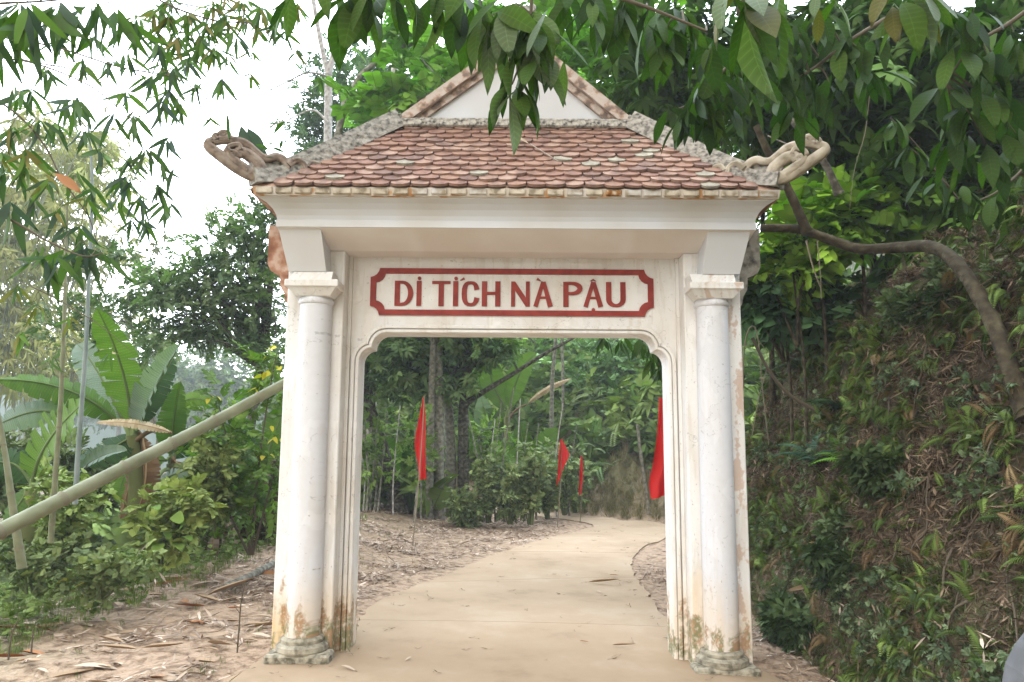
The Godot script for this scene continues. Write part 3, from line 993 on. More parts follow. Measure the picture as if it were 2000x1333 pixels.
	for r in range(rows - 1, -1, -1):
		var t := (r + 0.12) / float(rows)
		var half := lerpf(ex - 0.02, tx - 0.02, t) - 0.075
		for k in range(-15, 16):
			var x := (k + (0.5 if r % 2 else 0.0)) * 0.1435 + rf(-0.007, 0.007)
			if absf(x) > half - 0.02:
				continue
			var xt := cxo * (1.0 - t) + x
			var at := Vector3(xt, ey, ez) + up * (t * slope_len + rf(-0.004, 0.004)) + nrm * (0.018 + rf(-0.002, 0.003))
			var lean := Basis(up.cross(nrm) * -1.0, rf(-0.05, 0.05))
			var b := Basis(Vector3(1, 0, 0), up, nrm)
			b = b * Basis(Vector3(0, 0, 1), rf(-0.035, 0.035)) * Basis(Vector3(1, 0, 0), -0.20 + rf(-0.04, 0.04)) * Basis(Vector3(0, 1, 0), rf(-0.05, 0.05))
			var pick := rng.randf()
			var mk := 4 if pick < 0.05 else (3 if pick < 0.14 else int(pick * 100) % 3)
			piece(g, "roof_tile", tile_meshes[rng.randi() % 4], M.tiles[mk], Transform3D(b, at))
	# the ends of the under-tiles along the front of the eave, plastered and partly rusted
	for k in range(-13, 14):
		var w := rf(0.115, 0.138)
		var q := MB.new()
		var x := k * 0.1435 + cxo
		q.box(Vector3(x - w / 2, 3.446 + rf(0.0, 0.006), 0.69), Vector3(x + w / 2, 3.497 + rf(-0.003, 0.002), 0.722 + rf(-0.004, 0.004)), 0.006)
		var pick := rng.randf()
		var em: Material = M.fascia_dull
		if x > -0.2 and pick < 0.38:
			em = M.rust
		elif pick < 0.72:
			em = M.stone_pale
		part(g, "eave_tile_end", q.done(), em)
	# the other slopes are not seen from the road: tiles joined
	var xfs := []
	var cols := []
	for face in 3:
		var o := Vector3(0, ey, 2 * zc - ez)
		var u2 := Vector3(0, ty - ey, ez - tz).normalized()
		var ax := Vector3(-1, 0, 0)
		var hb := ex
		var ht := tx
		var ln := slope_len
		if face > 0:
			var sd := -1.0 if face == 1 else 1.0
			o = Vector3(sd * ex, ey, zc)
			u2 = Vector3(-sd * (ex - tx), ty - ey, 0).normalized()
			ax = Vector3(0, 0, -sd)
			hb = ez - zc
			ht = tz - zc
			ln = Vector2(ex - tx, ty - ey).length()
		var n2 := ax.cross(u2).normalized()
		var rr := int(ln / 0.08)
		for r in rr:
			var t := r / float(rr)
			var half := lerpf(hb, ht, t) - 0.15
			var cnt := int(2.0 * half / 0.1435)
			for k in cnt + 1:
				var x := (k - cnt / 2.0) * 0.1435 + (0.07 if r % 2 else 0.0)
				xfs.append(Transform3D(Basis(ax, u2, n2) * Basis(Vector3(1, 0, 0), -0.16), o + ax * x + u2 * (t * ln) + n2 * 0.02))
				cols.append(Color.WHITE)
	many(g, "rear_tile", tile_meshes[0], M.tiles[1], xfs, cols)
	# gable front and back: recessed plaster field, double rake bands, ledge
	for side in [1.0, -1.0]:
		var zt: float = zc + side * (tz - zc)
		var fld := PackedVector2Array([Vector2(-0.80, 4.315), Vector2(0.80, 4.315), Vector2(0.05, 4.955)])
		m = MB.new()
		m.prism(fld, zt, zt + side * 0.02)
		part(g, "gable", m.done(), M.gable)
		for s in [-1.0, 1.0]:
			var ap := 0.05
			m = MB.new()
			m.prism(PackedVector2Array([Vector2(s * 0.76 , 4.315), Vector2(s * 0.86, 4.315), Vector2(ap, 5.005), Vector2(ap, 4.93)]), zt, zt + side * 0.055)
			part(g, "rake_moulding", m.done(), M.rake)
			m = MB.new()
			m.prism(PackedVector2Array([Vector2(s * 0.855, 4.305), Vector2(s * 0.985, 4.305), Vector2(ap, 5.105), Vector2(ap, 5.0)]), zt - side * 0.03, zt + side * 0.10)
			part(g, "rake", m.done(), M.rake)
		m = MB.new()
		m.box(Vector3(-0.97, 4.235, minf(zt, zt + side * 0.10)), Vector3(0.97, 4.312, maxf(zt, zt + side * 0.10)), 0.012)
		part(g, "gable_ledge", m.done(), M.mouldy)
	m = MB.new()
	m.tube(curve([Vector3(0.05, 5.09, 0.12), Vector3(0.05, 5.10, -0.11), Vector3(0.05, 5.09, -0.34)], 4), [0.055], 10)
	part(g, "ridge", m.done(), M.mouldy)
	# finial on the gable peak
	m = MB.new()
	m.lathe([Vector2(0.085, 5.06), Vector2(0.06, 5.10), Vector2(0.05, 5.16), Vector2(0.075, 5.18), Vector2(0.055, 5.20), Vector2(0.05, 5.24), Vector2(0.07, 5.27), Vector2(0.06, 5.32), Vector2(0.02, 5.345), Vector2(0.0, 5.35)], Vector3(0.07, 0, 0.06), 16)
	for s in [-1.0, 1.0]:
		m.tube(curve([Vector3(0.07 + s * 0.02, 5.26, 0.06), Vector3(0.07 + s * 0.075, 5.29, 0.07), Vector3(0.07 + s * 0.085, 5.34, 0.07), Vector3(0.07 + s * 0.05, 5.355, 0.07)], 4), [0.03, 0.026, 0.024, 0.02, 0.018], 8)
	part(g, "finial", m.done(), M.mouldy)
	# hip ridges with their scrolled ends
	for sx in [-1.0, 1.0]:
		for side in [1.0, -1.0]:
			var zt: float = zc + side * (tz + 0.03 - zc)
			var ze: float = zc + side * (ez - 0.03 - zc)
			var c := curve([Vector3(sx * 0.96, 4.30, zt), Vector3(sx * 1.28, 4.035, lerpf(zt, ze, 0.32)), Vector3(sx * 1.60, 3.77, lerpf(zt, ze, 0.65)), Vector3(sx * 1.82 + cxo, 3.625, lerpf(zt, ze, 0.86)), Vector3(sx * 1.965 + cxo, 3.575, ze + side * 0.03)], 5)
			m = MB.new()
			for k in c.size() - 1:
				var a: Vector3 = c[k]
				var b: Vector3 = c[k + 1]
				var t := (b - a).normalized()
				var sd := t.cross(Vector3.UP).normalized() * 0.078
				var upv := sd.cross(t).normalized()
				if upv.y < 0:
					upv = -upv
				m.hull([a - sd - upv * 0.05, a + sd - upv * 0.05, b + sd - upv * 0.05, b - sd - upv * 0.05], [a - sd * 0.9 + upv * 0.055, a + sd * 0.9 + upv * 0.055, b + sd * 0.9 + upv * 0.055, b - sd * 0.9 + upv * 0.055])
				m.hull([a - sd * 0.45 + upv * 0.05, a + sd * 0.45 + upv * 0.05, b + sd * 0.45 + upv * 0.05, b - sd * 0.45 + upv * 0.05], [a - sd * 0.35 + upv * 0.105, a + sd * 0.35 + upv * 0.105, b + sd * 0.35 + upv * 0.105, b - sd * 0.35 + upv * 0.105])
			var hip := part(g, "hip_ridge", m.done(), M.mouldy)
			scroll_end(hip, Vector3(sx * 1.955 + cxo, 3.555, ze + side * 0.03), Vector3(sx * 0.86, 0, side * 0.5).normalized(), M.scroll if sx < 0 else M.stone_pale)
	# sign: raised red frame with notched corners, then the letters
	var sg: Node3D = part(g, "sign_field", sign_field(), M.wall)
	m = MB.new()
	var fo := notched(1.160, 2.665, 3.055, 0.075)
	var fi := notched(1.160 - 0.047, 2.665 + 0.045, 3.055 - 0.045, 0.075)
	for k in fo.size():
		var k2 := (k + 1) % fo.size()
		var z1 := 0.016
		m.quad(Vector3(fo[k].x, fo[k].y, z1), Vector3(fo[k2].x, fo[k2].y, z1), Vector3(fi[k2].x, fi[k2].y, z1), Vector3(fi[k].x, fi[k].y, z1), Vector3(0, 0, 1))
		var mid := (fo[k] + fo[k2]) / 2.0
		m.quad(Vector3(fo[k].x, fo[k].y, -0.003), Vector3(fo[k2].x, fo[k2].y, -0.003), Vector3(fo[k2].x, fo[k2].y, z1), Vector3(fo[k].x, fo[k].y, z1), Vector3(mid.x * 0.1, mid.y - 2.86, 0))
		m.quad(Vector3(fi[k].x, fi[k].y, -0.003), Vector3(fi[k2].x, fi[k2].y, -0.003), Vector3(fi[k2].x, fi[k2].y, z1), Vector3(fi[k].x, fi[k].y, z1), Vector3(-mid.x * 0.1, 2.86 - mid.y, 0))
	part(sg, "sign_frame", m.done(), M.red)
	var xx := func(zx: float) -> float: return (zx - 1001.0) / 786.6 - 0.016
	var by := 2.742
	var ty2 := 2.950
	letter(sg, "D", xx.call(245.0), xx.call(365.0), by, ty2, "")
	letter(sg, "I", xx.call(386.0), xx.call(417.0), by, ty2, "o")
	letter(sg, "T", xx.call(485.0), xx.call(604.0), by, ty2, "")
	letter(sg, "I", xx.call(621.0), xx.call(654.0), by, ty2, "o")
	letter(sg, "C", xx.call(676.0), xx.call(792.0), by, ty2, "/")
	letter(sg, "H", xx.call(806.0), xx.call(926.0), by, ty2, "")
	letter(sg, "N", xx.call(995.0), xx.call(1115.0), by, ty2, "")
	letter(sg, "A", xx.call(1138.0), xx.call(1264.0), by, ty2, "`")
	letter(sg, "P", xx.call(1331.0), xx.call(1456.0), by, ty2, "")
	letter(sg, "A", xx.call(1460.0), xx.call(1588.0), by, ty2, "^.")
	letter(sg, "U", xx.call(1607.0), xx.call(1733.0), by, ty2, "")

func sign_field() -> ArrayMesh:
	var m := MB.new()
	m.wall_uv = true
	m.prism(notched(1.160 - 0.047, 2.710, 3.010, 0.075), -0.01, 0.004)
	return m.done()

func notched(hw: float, y0: float, y1: float, n: float) -> PackedVector2Array:
	var out := PackedVector2Array()
	for q in [[-1, 0], [1, 0], [1, 1], [-1, 1]]:
		var cx: float = q[0] * hw - 0.016
		var cy: float = y0 if q[1] == 0 else y1
		var sx: float = -q[0]
		var sy: float = 1.0 if q[1] == 0 else -1.0
		var arc := []
		for k in 5:
			var w := PI / 2 * k / 4.0
			var bulge := 0.86
			arc.append(Vector2(cx + sx * n * (sin(w) * bulge + (1.0 - bulge) * k / 4.0), cy + sy * n * (cos(w) * bulge + (1.0 - bulge) * (1.0 - k / 4.0))))
		if (q[0] > 0) == (q[1] == 0):
			arc.reverse()
		out.append_array(PackedVector2Array(arc))
	return out

# openwork scroll at the corner of the roof; e is the direction outwards
func scroll_end(root: Node3D, at: Vector3, e: Vector3, m: Material) -> void:
	var k := 0.00062
	var side := e.cross(Vector3.UP).normalized()
	var xf := Transform3D(Basis(e, Vector3.UP, side), at)
	var b := MB.new()
	var arms := [
		[[Vector2(700, 830), Vector2(900, 870), Vector2(1080, 800), Vector2(1240, 690), Vector2(1365, 590), Vector2(1385, 530), Vector2(1310, 465)], 0.125, 0.048],
		[[Vector2(1345, 510), Vector2(1230, 450), Vector2(1100, 430), Vector2(1000, 455), Vector2(900, 545), Vector2(830, 600), Vector2(760, 592), Vector2(690, 550), Vector2(610, 575), Vector2(530, 690)], 0.058, 0.066],
		[[Vector2(830, 830), Vector2(875, 690), Vector2(970, 600), Vector2(1050, 575), Vector2(1100, 600), Vector2(1090, 640), Vector2(1050, 630)], 0.115, 0.040],
		[[Vector2(980, 820), Vector2(1080, 745), Vector2(1150, 690), Vector2(1175, 640), Vector2(1135, 612), Vector2(1100, 635), Vector2(1125, 668)], 0.075, 0.036],
		[[Vector2(1290, 470), Vector2(1205, 430), Vector2(1190, 380), Vector2(1235, 352), Vector2(1280, 385), Vector2(1252, 418), Vector2(1225, 395)], 0.055, 0.034],
		[[Vector2(1310, 480), Vector2(1335, 430), Vector2(1300, 400)], 0.05, 0.022],
		[[Vector2(1060, 560), Vector2(1090, 495), Vector2(1170, 530), Vector2(1205, 590), Vector2(1165, 610)], 0.042, 0.03],
		[[Vector2(560, 660), Vector2(480, 565), Vector2(400, 590), Vector2(370, 680)], 0.06, 0.04],
		[[Vector2(340, 640), Vector2(300, 560), Vector2(230, 570), Vector2(190, 650)], 0.05, 0.036],
	]
	for q in arms.size():
		var raw: Array = arms[q][0]
		var p3 := []
		for p in raw:
			p3.append(Vector3((p.x - 910.0) * k * 1.12, (940.0 - p.y) * k * 0.86, 0))
		var c := curve(p3, 5)
		var n := c.size()
		var th := 0.038 + 0.0022 * q
		var first := b.v.size()
		# a band with rounded shoulders: seven points across, swept along the curve
		var ring := [[-1.0, -0.8], [-1.0, 0.8], [-0.72, 1.05], [-0.3, 1.05], [-0.12, 0.9], [0.12, 0.9], [0.3, 1.05], [0.72, 1.05], [1.0, 0.8], [1.0, -0.8], [0.72, -1.05], [0.3, -1.05], [0.12, -0.9], [-0.12, -0.9], [-0.3, -1.05], [-0.72, -1.05]]
		for j in n:
			var t: Vector3 = (c[mini(j + 1, n - 1)] - c[maxi(j - 1, 0)]).normalized()
			var nn := Vector3(-t.y, t.x, 0)
			var w: float = lerpf(arms[q][1], arms[q][2], j / float(n - 1)) * 0.41
			for r in ring:
				var pos: Vector3 = c[j] + nn * (w * r[0]) + Vector3(0, 0, th * r[1])
				b.vert(xf * pos, (xf.basis * (nn * r[0] * 0.8 + Vector3(0, 0, r[1]))).normalized())
		var m2 := ring.size()
		for j in n - 1:
			for r in m2:
				var i0 := first + j * m2 + r
				var i1 := first + j * m2 + (r + 1) % m2
				b.tri_i(i0, i1, i1 + m2)
				b.tri_i(i0, i1 + m2, i0 + m2)
		for j in [0, n - 1]:
			for r in range(1, m2 - 1):
				b.tri_i(first + j * m2, first + j * m2 + r, first + j * m2 + r + 1)
	part(root, "scroll_ornament", b.done(), m)

# ---------------------------------------------------------------- plants
# a leaf as a piece of its own; points from base to tip are given, the size of the mesh is 1
func own_leaf(root: Node3D, kind: String, at: Vector3, dir: Vector3, ln: float, m: Material, wid := 1.0) -> void:
	var b := aim(dir, Vector3.UP + rv() * 0.5, 1.0)
	b = Basis(b.x * ln * wid, b.y * ln, b.z * ln)
	piece(root, "leaf", LM["%s_%d" % [kind, rng.randi() % 3]], m, Transform3D(b, at))

# hanging bamboo leaf clusters: [node point, how many, length]
func bamboo_branch(label: String, twig: Array, r: float, clusters: Array, shades: Array, group := "") -> void:
	var root := thing("bamboo_branch", label, "bamboo branch", twig[0], group)
	var b := MB.new()
	var c := curve(twig, 6)
	b.tube(c, taper(c.size(), r, r * 0.35), 6, true)
	for cl in clusters:   # a thin shoot from the twig to each cluster
		var near: Vector3 = c[0]
		for p in c:
			if p.distance_to(cl[0]) < near.distance_to(cl[0]):
				near = p
		if near.distance_to(cl[0]) > 0.02:
			b.tube(curve([near, near.lerp(cl[0], 0.5) + Vector3(0, 0.03, 0), cl[0]], 3), taper(7, r * 0.4, r * 0.2), 4, false)
	part(root, "twig", b.done(), M.twig if r < 0.02 else M.bamboo_blue)
	for cl in clusters:
		var n: int = int(cl[1] * 1.3 + 0.5)
		for k in n:
			var w := -1.05 + 2.1 * (k + 0.5) / n + rf(-0.25, 0.25)
			var yaw := rf(-0.9, 0.9)
			var dir := Vector3(sin(w) * cos(yaw), -cos(w) * rf(0.75, 1.1), sin(w) * sin(yaw) + rf(-0.35, 0.35))
			var sh: String = shades[rng.randi() % shades.size()]
			var ln: float = cl[2] * rf(0.85, 1.35)
			var bas := aim(dir, Vector3(rf(-1, 1), rf(-0.2, 0.6), 1.0 * signf(rf(-1, 1))), ln)
			piece(root, "leaf", LM["thin_%s_%d" % [sh, rng.randi() % 3]], M.leaf, Transform3D(bas, cl[0] + rv() * 0.012))

# large drooping leaves in whorls along a branch: [point, how many, length]
func leafy_branch(label: String, branch: Array, r: float, whorls: Array, shades: Array, wid := 1.0) -> void:
	var root := thing("tree_branch", label, "tree branch", branch[0])
	var b := MB.new()
	var c := curve(branch, 6)
	b.tube(c, taper(c.size(), r, r * 0.35), 7, true)
	for wl in whorls:
		var near: Vector3 = c[0]
		for p in c:
			if p.distance_to(wl[0]) < near.distance_to(wl[0]):
				near = p
		if near.distance_to(wl[0]) > 0.03:
			b.tube(curve([near, near.lerp(wl[0], 0.55) + Vector3(0, 0.04, 0), wl[0]], 4), taper(9, r * 0.45, r * 0.22), 5, false)
	part(root, "bough", b.done(), M.twig)
	for wl in whorls:
		var n: int = wl[1]
		var w0 := rf(0, TAU)
		for k in n:
			var w := w0 + TAU * k / n + rf(-0.35, 0.35)
			var dir := Vector3(cos(w) * rf(0.35, 0.9), -rf(0.45, 1.25), sin(w) * rf(0.35, 0.9))
			var sh: String = shades[rng.randi() % shades.size()]
			var ln: float = wl[2] * rf(0.75, 1.2)
			var bas := aim(dir, Vector3(cos(w), 0.5, sin(w)) + rv() * 0.4, ln)
			bas = Basis(bas.x * wid * rf(0.72, 1.25), bas.y * rf(0.4, 1.7), bas.z)
			piece(root, "leaf", LM["big_%s_%d" % [sh, rng.randi() % 3]], M.big_leaf, Transform3D(bas, wl[0] + rv() * 0.03))

# one banana leaf along base, middle, tip; face turned to `face`
func banana_leaf_mesh(a: Vector3, mid: Vector3, tip: Vector3, wid: float, face: Vector3, ca: Color, cb: Color, torn: float, fold: float) -> ArrayMesh:
	var m := MB.new()
	var seg := 22
	var ctrl := mid * 2.0 - (a + tip) * 0.5
	var rib := []
	var lhs := []
	for k in seg + 1:
		var t := k / float(seg)
		var p := a * (1 - t) * (1 - t) + ctrl * 2.0 * t * (1 - t) + tip * t * t
		var tan := ((ctrl - a) * (1 - t) + (tip - ctrl) * t).normalized()
		var x := face.cross(tan).normalized()
		var nn := tan.cross(x).normalized()
		if nn.dot(face) < 0:
			nn = -nn
		var w := wid * 0.5 * pow(clampf(sin(PI * pow(clampf((t - 0.03) / 0.97, 0, 1), 0.85)), 0.0, 1.0), 0.55)
		rib.append(p)
		lhs.append([p, x, nn, w, t])
	for s in [-1.0, 1.0]:
		for k in seg:
			var q0: Array = lhs[k]
			var q1: Array = lhs[k + 1]
			var tear := rng.randf() < torn
			var gap: float = 0.55 if tear else 1.0
			var lift := rf(-0.2, 0.2) if torn > 0 else 0.0
			m.col = ca.lerp(cb, rng.randf())
			var e0: Vector3 = q0[0] + q0[1] * s * q0[3] + q0[2] * (q0[3] * (fold + lift))
			var e1: Vector3 = q1[0] + q1[1] * s * q1[3] + q1[2] * (q1[3] * (fold + lift))
			var m0: Vector3 = q0[0] + q0[1] * s * q0[3] * 0.5 + q0[2] * (q0[3] * (fold * 0.75 + lift * 0.3))
			var m1: Vector3 = q1[0] + q1[1] * s * q1[3] * 0.5 + q1[2] * (q1[3] * (fold * 0.75 + lift * 0.3))
			if tear:
				e1 = e1.lerp(e0, 0.3)
			var nn: Vector3 = (q0[2] - q0[1] * s * fold).normalized()
			var i := m.vert(q0[0], q0[2], Vector2(0.5, q0[4]))
			m.vert(q1[0], q1[2], Vector2(0.5, q1[4]))
			m.vert(m1, nn, Vector2(0.5 + s * 0.25, q1[4]))
			m.vert(m0, nn, Vector2(0.5 + s * 0.25, q0[4]))
			m.vert(e1, nn, Vector2(0.5 + s * 0.5, q1[4]))
			m.vert(e0, nn, Vector2(0.5 + s * 0.5, q0[4]))
			m.tri_i(i, i + 1, i + 2)
			m.tri_i(i, i + 2, i + 3)
			m.tri_i(i + 3, i + 2, i + 4)
			m.tri_i(i + 3, i + 4, i + 5)
	m.col = Color(0.22, 0.30, 0.12) if ca.g > ca.r else Color(0.32, 0.22, 0.12)
	m.tube(rib, taper(seg + 1, wid * 0.05, wid * 0.012), 5, false)
	return m.done()

func banana(label: String, base: Vector3, top: Vector3, r: float, leaves: Array, group := "") -> void:
	var root := thing("banana_plant", label, "banana plant", base, group)
	var b := MB.new()
	var c := curve([base, base.lerp(top, 0.5) + Vector3(0.03, 0, 0), top], 5)
	b.col = Color(0.16, 0.17, 0.07)
	b.tube(c, taper(c.size(), r, r * 0.6), 10, true)
	part(root, "stem", b.done(), M.leaf_soft)
	var face := Vector3(0, 0.45, 1)
	for l in leaves:   # [base, mid, tip, width, tone, torn, fold]
		var ca := Color(0.07, 0.135, 0.025)
		var cb := Color(0.10, 0.18, 0.035)
		match l[4]:
			"bright":
				ca = Color(0.11, 0.20, 0.03)
				cb = Color(0.14, 0.24, 0.045)
			"dark":
				ca = Color(0.035, 0.075, 0.028)
				cb = Color(0.05, 0.10, 0.035)
			"silver":
				ca = Color(0.17, 0.23, 0.19)
				cb = Color(0.22, 0.28, 0.24)
			"dry":
				ca = Color(0.38, 0.29, 0.18)
				cb = Color(0.50, 0.42, 0.29)
			"brown":
				ca = Color(0.13, 0.07, 0.035)
				cb = Color(0.20, 0.12, 0.065)
		if l[4] != "dry" and l[4] != "brown":
			ca = ca * 1.45
			cb = cb * 1.45
		var a: Vector3 = l[0]
		part(root, "leaf", banana_leaf_mesh(a, l[1], l[2], l[3], (face + rv() * 0.15).normalized(), ca, cb, l[5], l[6]), M.banana if l[4] != "dry" and l[4] != "brown" else M.straw)
		var pet := MB.new()
		pet.col = Color(0.20, 0.26, 0.10)
		if l[4] == "dry" or l[4] == "brown":
			pet.col = Color(0.2, 0.13, 0.07)
		pet.tube(curve([top - Vector3(0, 0.1, 0), top.lerp(a, 0.5) + Vector3(0, 0.04, 0), a], 4), taper(9, 0.035, 0.018), 6, false)
		part(root, "leaf_stalk", pet.done(), M.leaf_soft)

# a low plant with separate stems and leaves
func shrub(called: String, label: String, base: Vector3, h: float, w: float, stems: int, kind: String, n: int, size: float, ca: Color, cb: Color, group := "", hang := 0.0) -> Node3D:
	var root := thing(called, label, "shrub" if called != "young_plant" else "plant", base, group)
	var b := MB.new()
	var blobs := []
	for k in stems:
		var w0 := rf(0, TAU)
		var tip := base + Vector3(cos(w0) * w * rf(0.15, 0.8), h * rf(0.7, 1.05), sin(w0) * w * rf(0.15, 0.8))
		var c := curve([base + Vector3(cos(w0) * 0.04, 0, sin(w0) * 0.04), base.lerp(tip, 0.5) + Vector3(0, h * 0.08, 0) + rv() * 0.03, tip], 4)
		b.tube(c, taper(c.size(), 0.012 + 0.006 * h, 0.004), 5, false)
		for t in [0.35, 0.6, 0.8, 1.0]:
			blobs.append([base.lerp(tip, t), Vector3(0.22, 0.16, 0.22) * w * (1.2 - 0.3 * t), n / float(stems * 4)])
	part(root, "stem", b.done(), M.twig_green)
	crown(root, "foliage", kind, blobs, ca.lerp(Color(ca.g, ca.g, ca.g) * 0.8, 0.28) * 0.68, cb.lerp(Color(cb.g, cb.g, cb.g) * 0.8, 0.28) * 0.72, size, M.leaf_soft, hang, 5, 0.5)
	return root

func flag(label: String, base: Vector3, top: Vector3, r: float, cloth: Array) -> void:   # cloth: outline points in order
	var root := thing("red_flag", label, "flag", base, "")
	var b := MB.new()
	var c := curve([base, base.lerp(top, 0.5) + Vector3(0.015, 0, 0), top], 6)
	b.tube(c, taper(c.size(), r, r * 0.6), 8, true)
	part(root, "pole", b.done(), M.twig_dry)
	var m := MB.new()   # left and right edges of the hanging cloth, with folds between them
	var left: Array = curve(cloth[0], 6)
	var right: Array = curve(cloth[1], 6)
	var n := mini(left.size(), right.size())
	var across := 16
	var first := 0
	for k in n:
		for j in across + 1:
			var t := j / float(across)
			var p: Vector3 = left[k].lerp(right[k], t)
			var wv := (sin(t * 8.5 + k * 0.22) * 0.05 + sin(t * 17.0 - k * 0.5) * 0.012) * clampf(k / 4.0, 0.2, 1.0)
			p += Vector3(0, 0, wv)
			m.vert(p, Vector3(-cos(t * 8.5 + k * 0.22) * 1.3, 0.1 * sin(k * 0.7), 1).normalized(), Vector2(t, k / float(n)))
	for k in n - 1:
		for j in across:
			var i := k * (across + 1) + j
			m.tri_i(i, i + 1, i + across + 2)
			m.tri_i(i, i + across + 2, i + across + 1)
	part(root, "cloth", m.done(), M.flag)

func pole_with_joints(root: Node3D, called: String, pts: Array, r0: float, r1: float, gap: float, m: Material) -> void:
	var b := MB.new()
	var c := curve(pts, 14)
	var rad := taper(c.size(), r0, r1)
	b.tube(c, rad, 14, true)
	part(root, called, b.done(), m)
	var run := 0.0
	var next := gap * 0.4
	for k in c.size() - 1:
		var a: Vector3 = c[k]
		var d: Vector3 = c[k + 1]
		var ln := a.distance_to(d)
		while next < run + ln:
			var t := (next - run) / ln
			var p := a.lerp(d, t)
			var dir := (d - a).normalized()
			var r: float = lerpf(rad[k], rad[k + 1], t)
			var j := MB.new()
			j.tube([p - dir * r * 0.35, p - dir * r * 0.1, p + dir * r * 0.1, p + dir * r * 0.35], [r * 1.0, r * 1.16, r * 1.16, r * 1.0], 12, false)
			j.tube([p - dir * r * 0.62, p - dir * r * 0.34], [r * 1.012, r * 1.02], 12, false)
			part(root, "joint", j.done(), M.joint_pale if m == M.bamboo else m)
			next += gap * rf(0.92, 1.08)
		run += ln

# ---------------------------------------------------------------- the place
func _ready() -> void:
	var cam := Camera3D.new()
	cam.name = "camera"
	cam.position = Vector3(-0.036, 1.6, 6.18)
	cam.rotation = Vector3(deg_to_rad(7.906), deg_to_rad(-0.203), deg_to_rad(0.338))
	cam.fov = 47.93
	cam.near = 0.05
	cam.far = 3000.0
	add_child(cam)
	cam.current = true

	var sky_mat := ProceduralSkyMaterial.new()
	sky_mat.sky_top_color = Color(0.90, 0.945, 1.0)
	sky_mat.sky_horizon_color = Color(0.97, 0.98, 1.0)
	sky_mat.sky_curve = 0.2
	sky_mat.ground_bottom_color = Color(0.30, 0.31, 0.28)
	sky_mat.ground_horizon_color = Color(0.75, 0.77, 0.78)
	sky_mat.sky_energy_multiplier = 1.75
	var sky := Sky.new()
	sky.sky_material = sky_mat
	var env := Environment.new()
	env.background_mode = Environment.BG_SKY
	env.sky = sky
	env.tonemap_mode = Environment.TONE_MAPPER_LINEAR
	env.tonemap_exposure = 2.5
	env.sdfgi_enabled = true
	env.ssao_enabled = true
	env.ssil_enabled = true
	env.fog_enabled = true
	env.fog_density = 0.0018
	env.fog_light_color = Color(0.93, 0.96, 0.97)
	var we := WorldEnvironment.new()
	we.name = "world_environment"
	we.environment = env
	add_child(we)

	var sun := DirectionalLight3D.new()
	sun.name = "sun"
	sun.light_energy = 0.42
	sun.light_angular_distance = 60.0
	sun.light_color = Color(1.0, 0.985, 0.96)
	sun.shadow_enabled = true
	sun.rotation = Vector3(deg_to_rad(-32.0), deg_to_rad(-18.0), 0)
	add_child(sun)

	land.seed = 4
	land.frequency = 1.0
	land.fractal_octaves = 3
	make_materials()
	M.stone_pale = tri_mat(ntex(31, 0.02, [[0.2, 0.25, 0.21, 0.15], [0.45, 0.44, 0.38, 0.30], [0.75, 0.52, 0.46, 0.37]], 256), 1.6, 0.95, M.n_fine, 1.5)
	M.scroll = tri_mat(ntex(32, 0.02, [[0.2, 0.11, 0.09, 0.075], [0.45, 0.27, 0.20, 0.155], [0.75, 0.38, 0.32, 0.27]], 256), 2.0, 0.95, M.n_fine, 0.8)
	M.rust = tri_mat(ntex(33, 0.03, [[0.25, 0.16, 0.065, 0.02], [0.45, 0.30, 0.145, 0.05], [0.62, 0.44, 0.30, 0.18], [0.8, 0.55, 0.49, 0.41]], 256), 1.8, 0.95)
	M.twig_dry = mat(Color(0.20, 0.165, 0.115), 0.9)
	M.joint_pale = mat(Color(0.165, 0.155, 0.10), 0.85)
	M.fascia_dull = tri_mat(ntex(34, 0.02, [[0.2, 0.30, 0.24, 0.17], [0.45, 0.44, 0.40, 0.35], [0.7, 0.54, 0.52, 0.50]], 256), 1.5, 0.95)
	make_sprays()
	build_ground()
	build_gate()
	build_road_things()
	build_left()
	build_behind()
	build_right()
	build_overhead()
	build_litter()

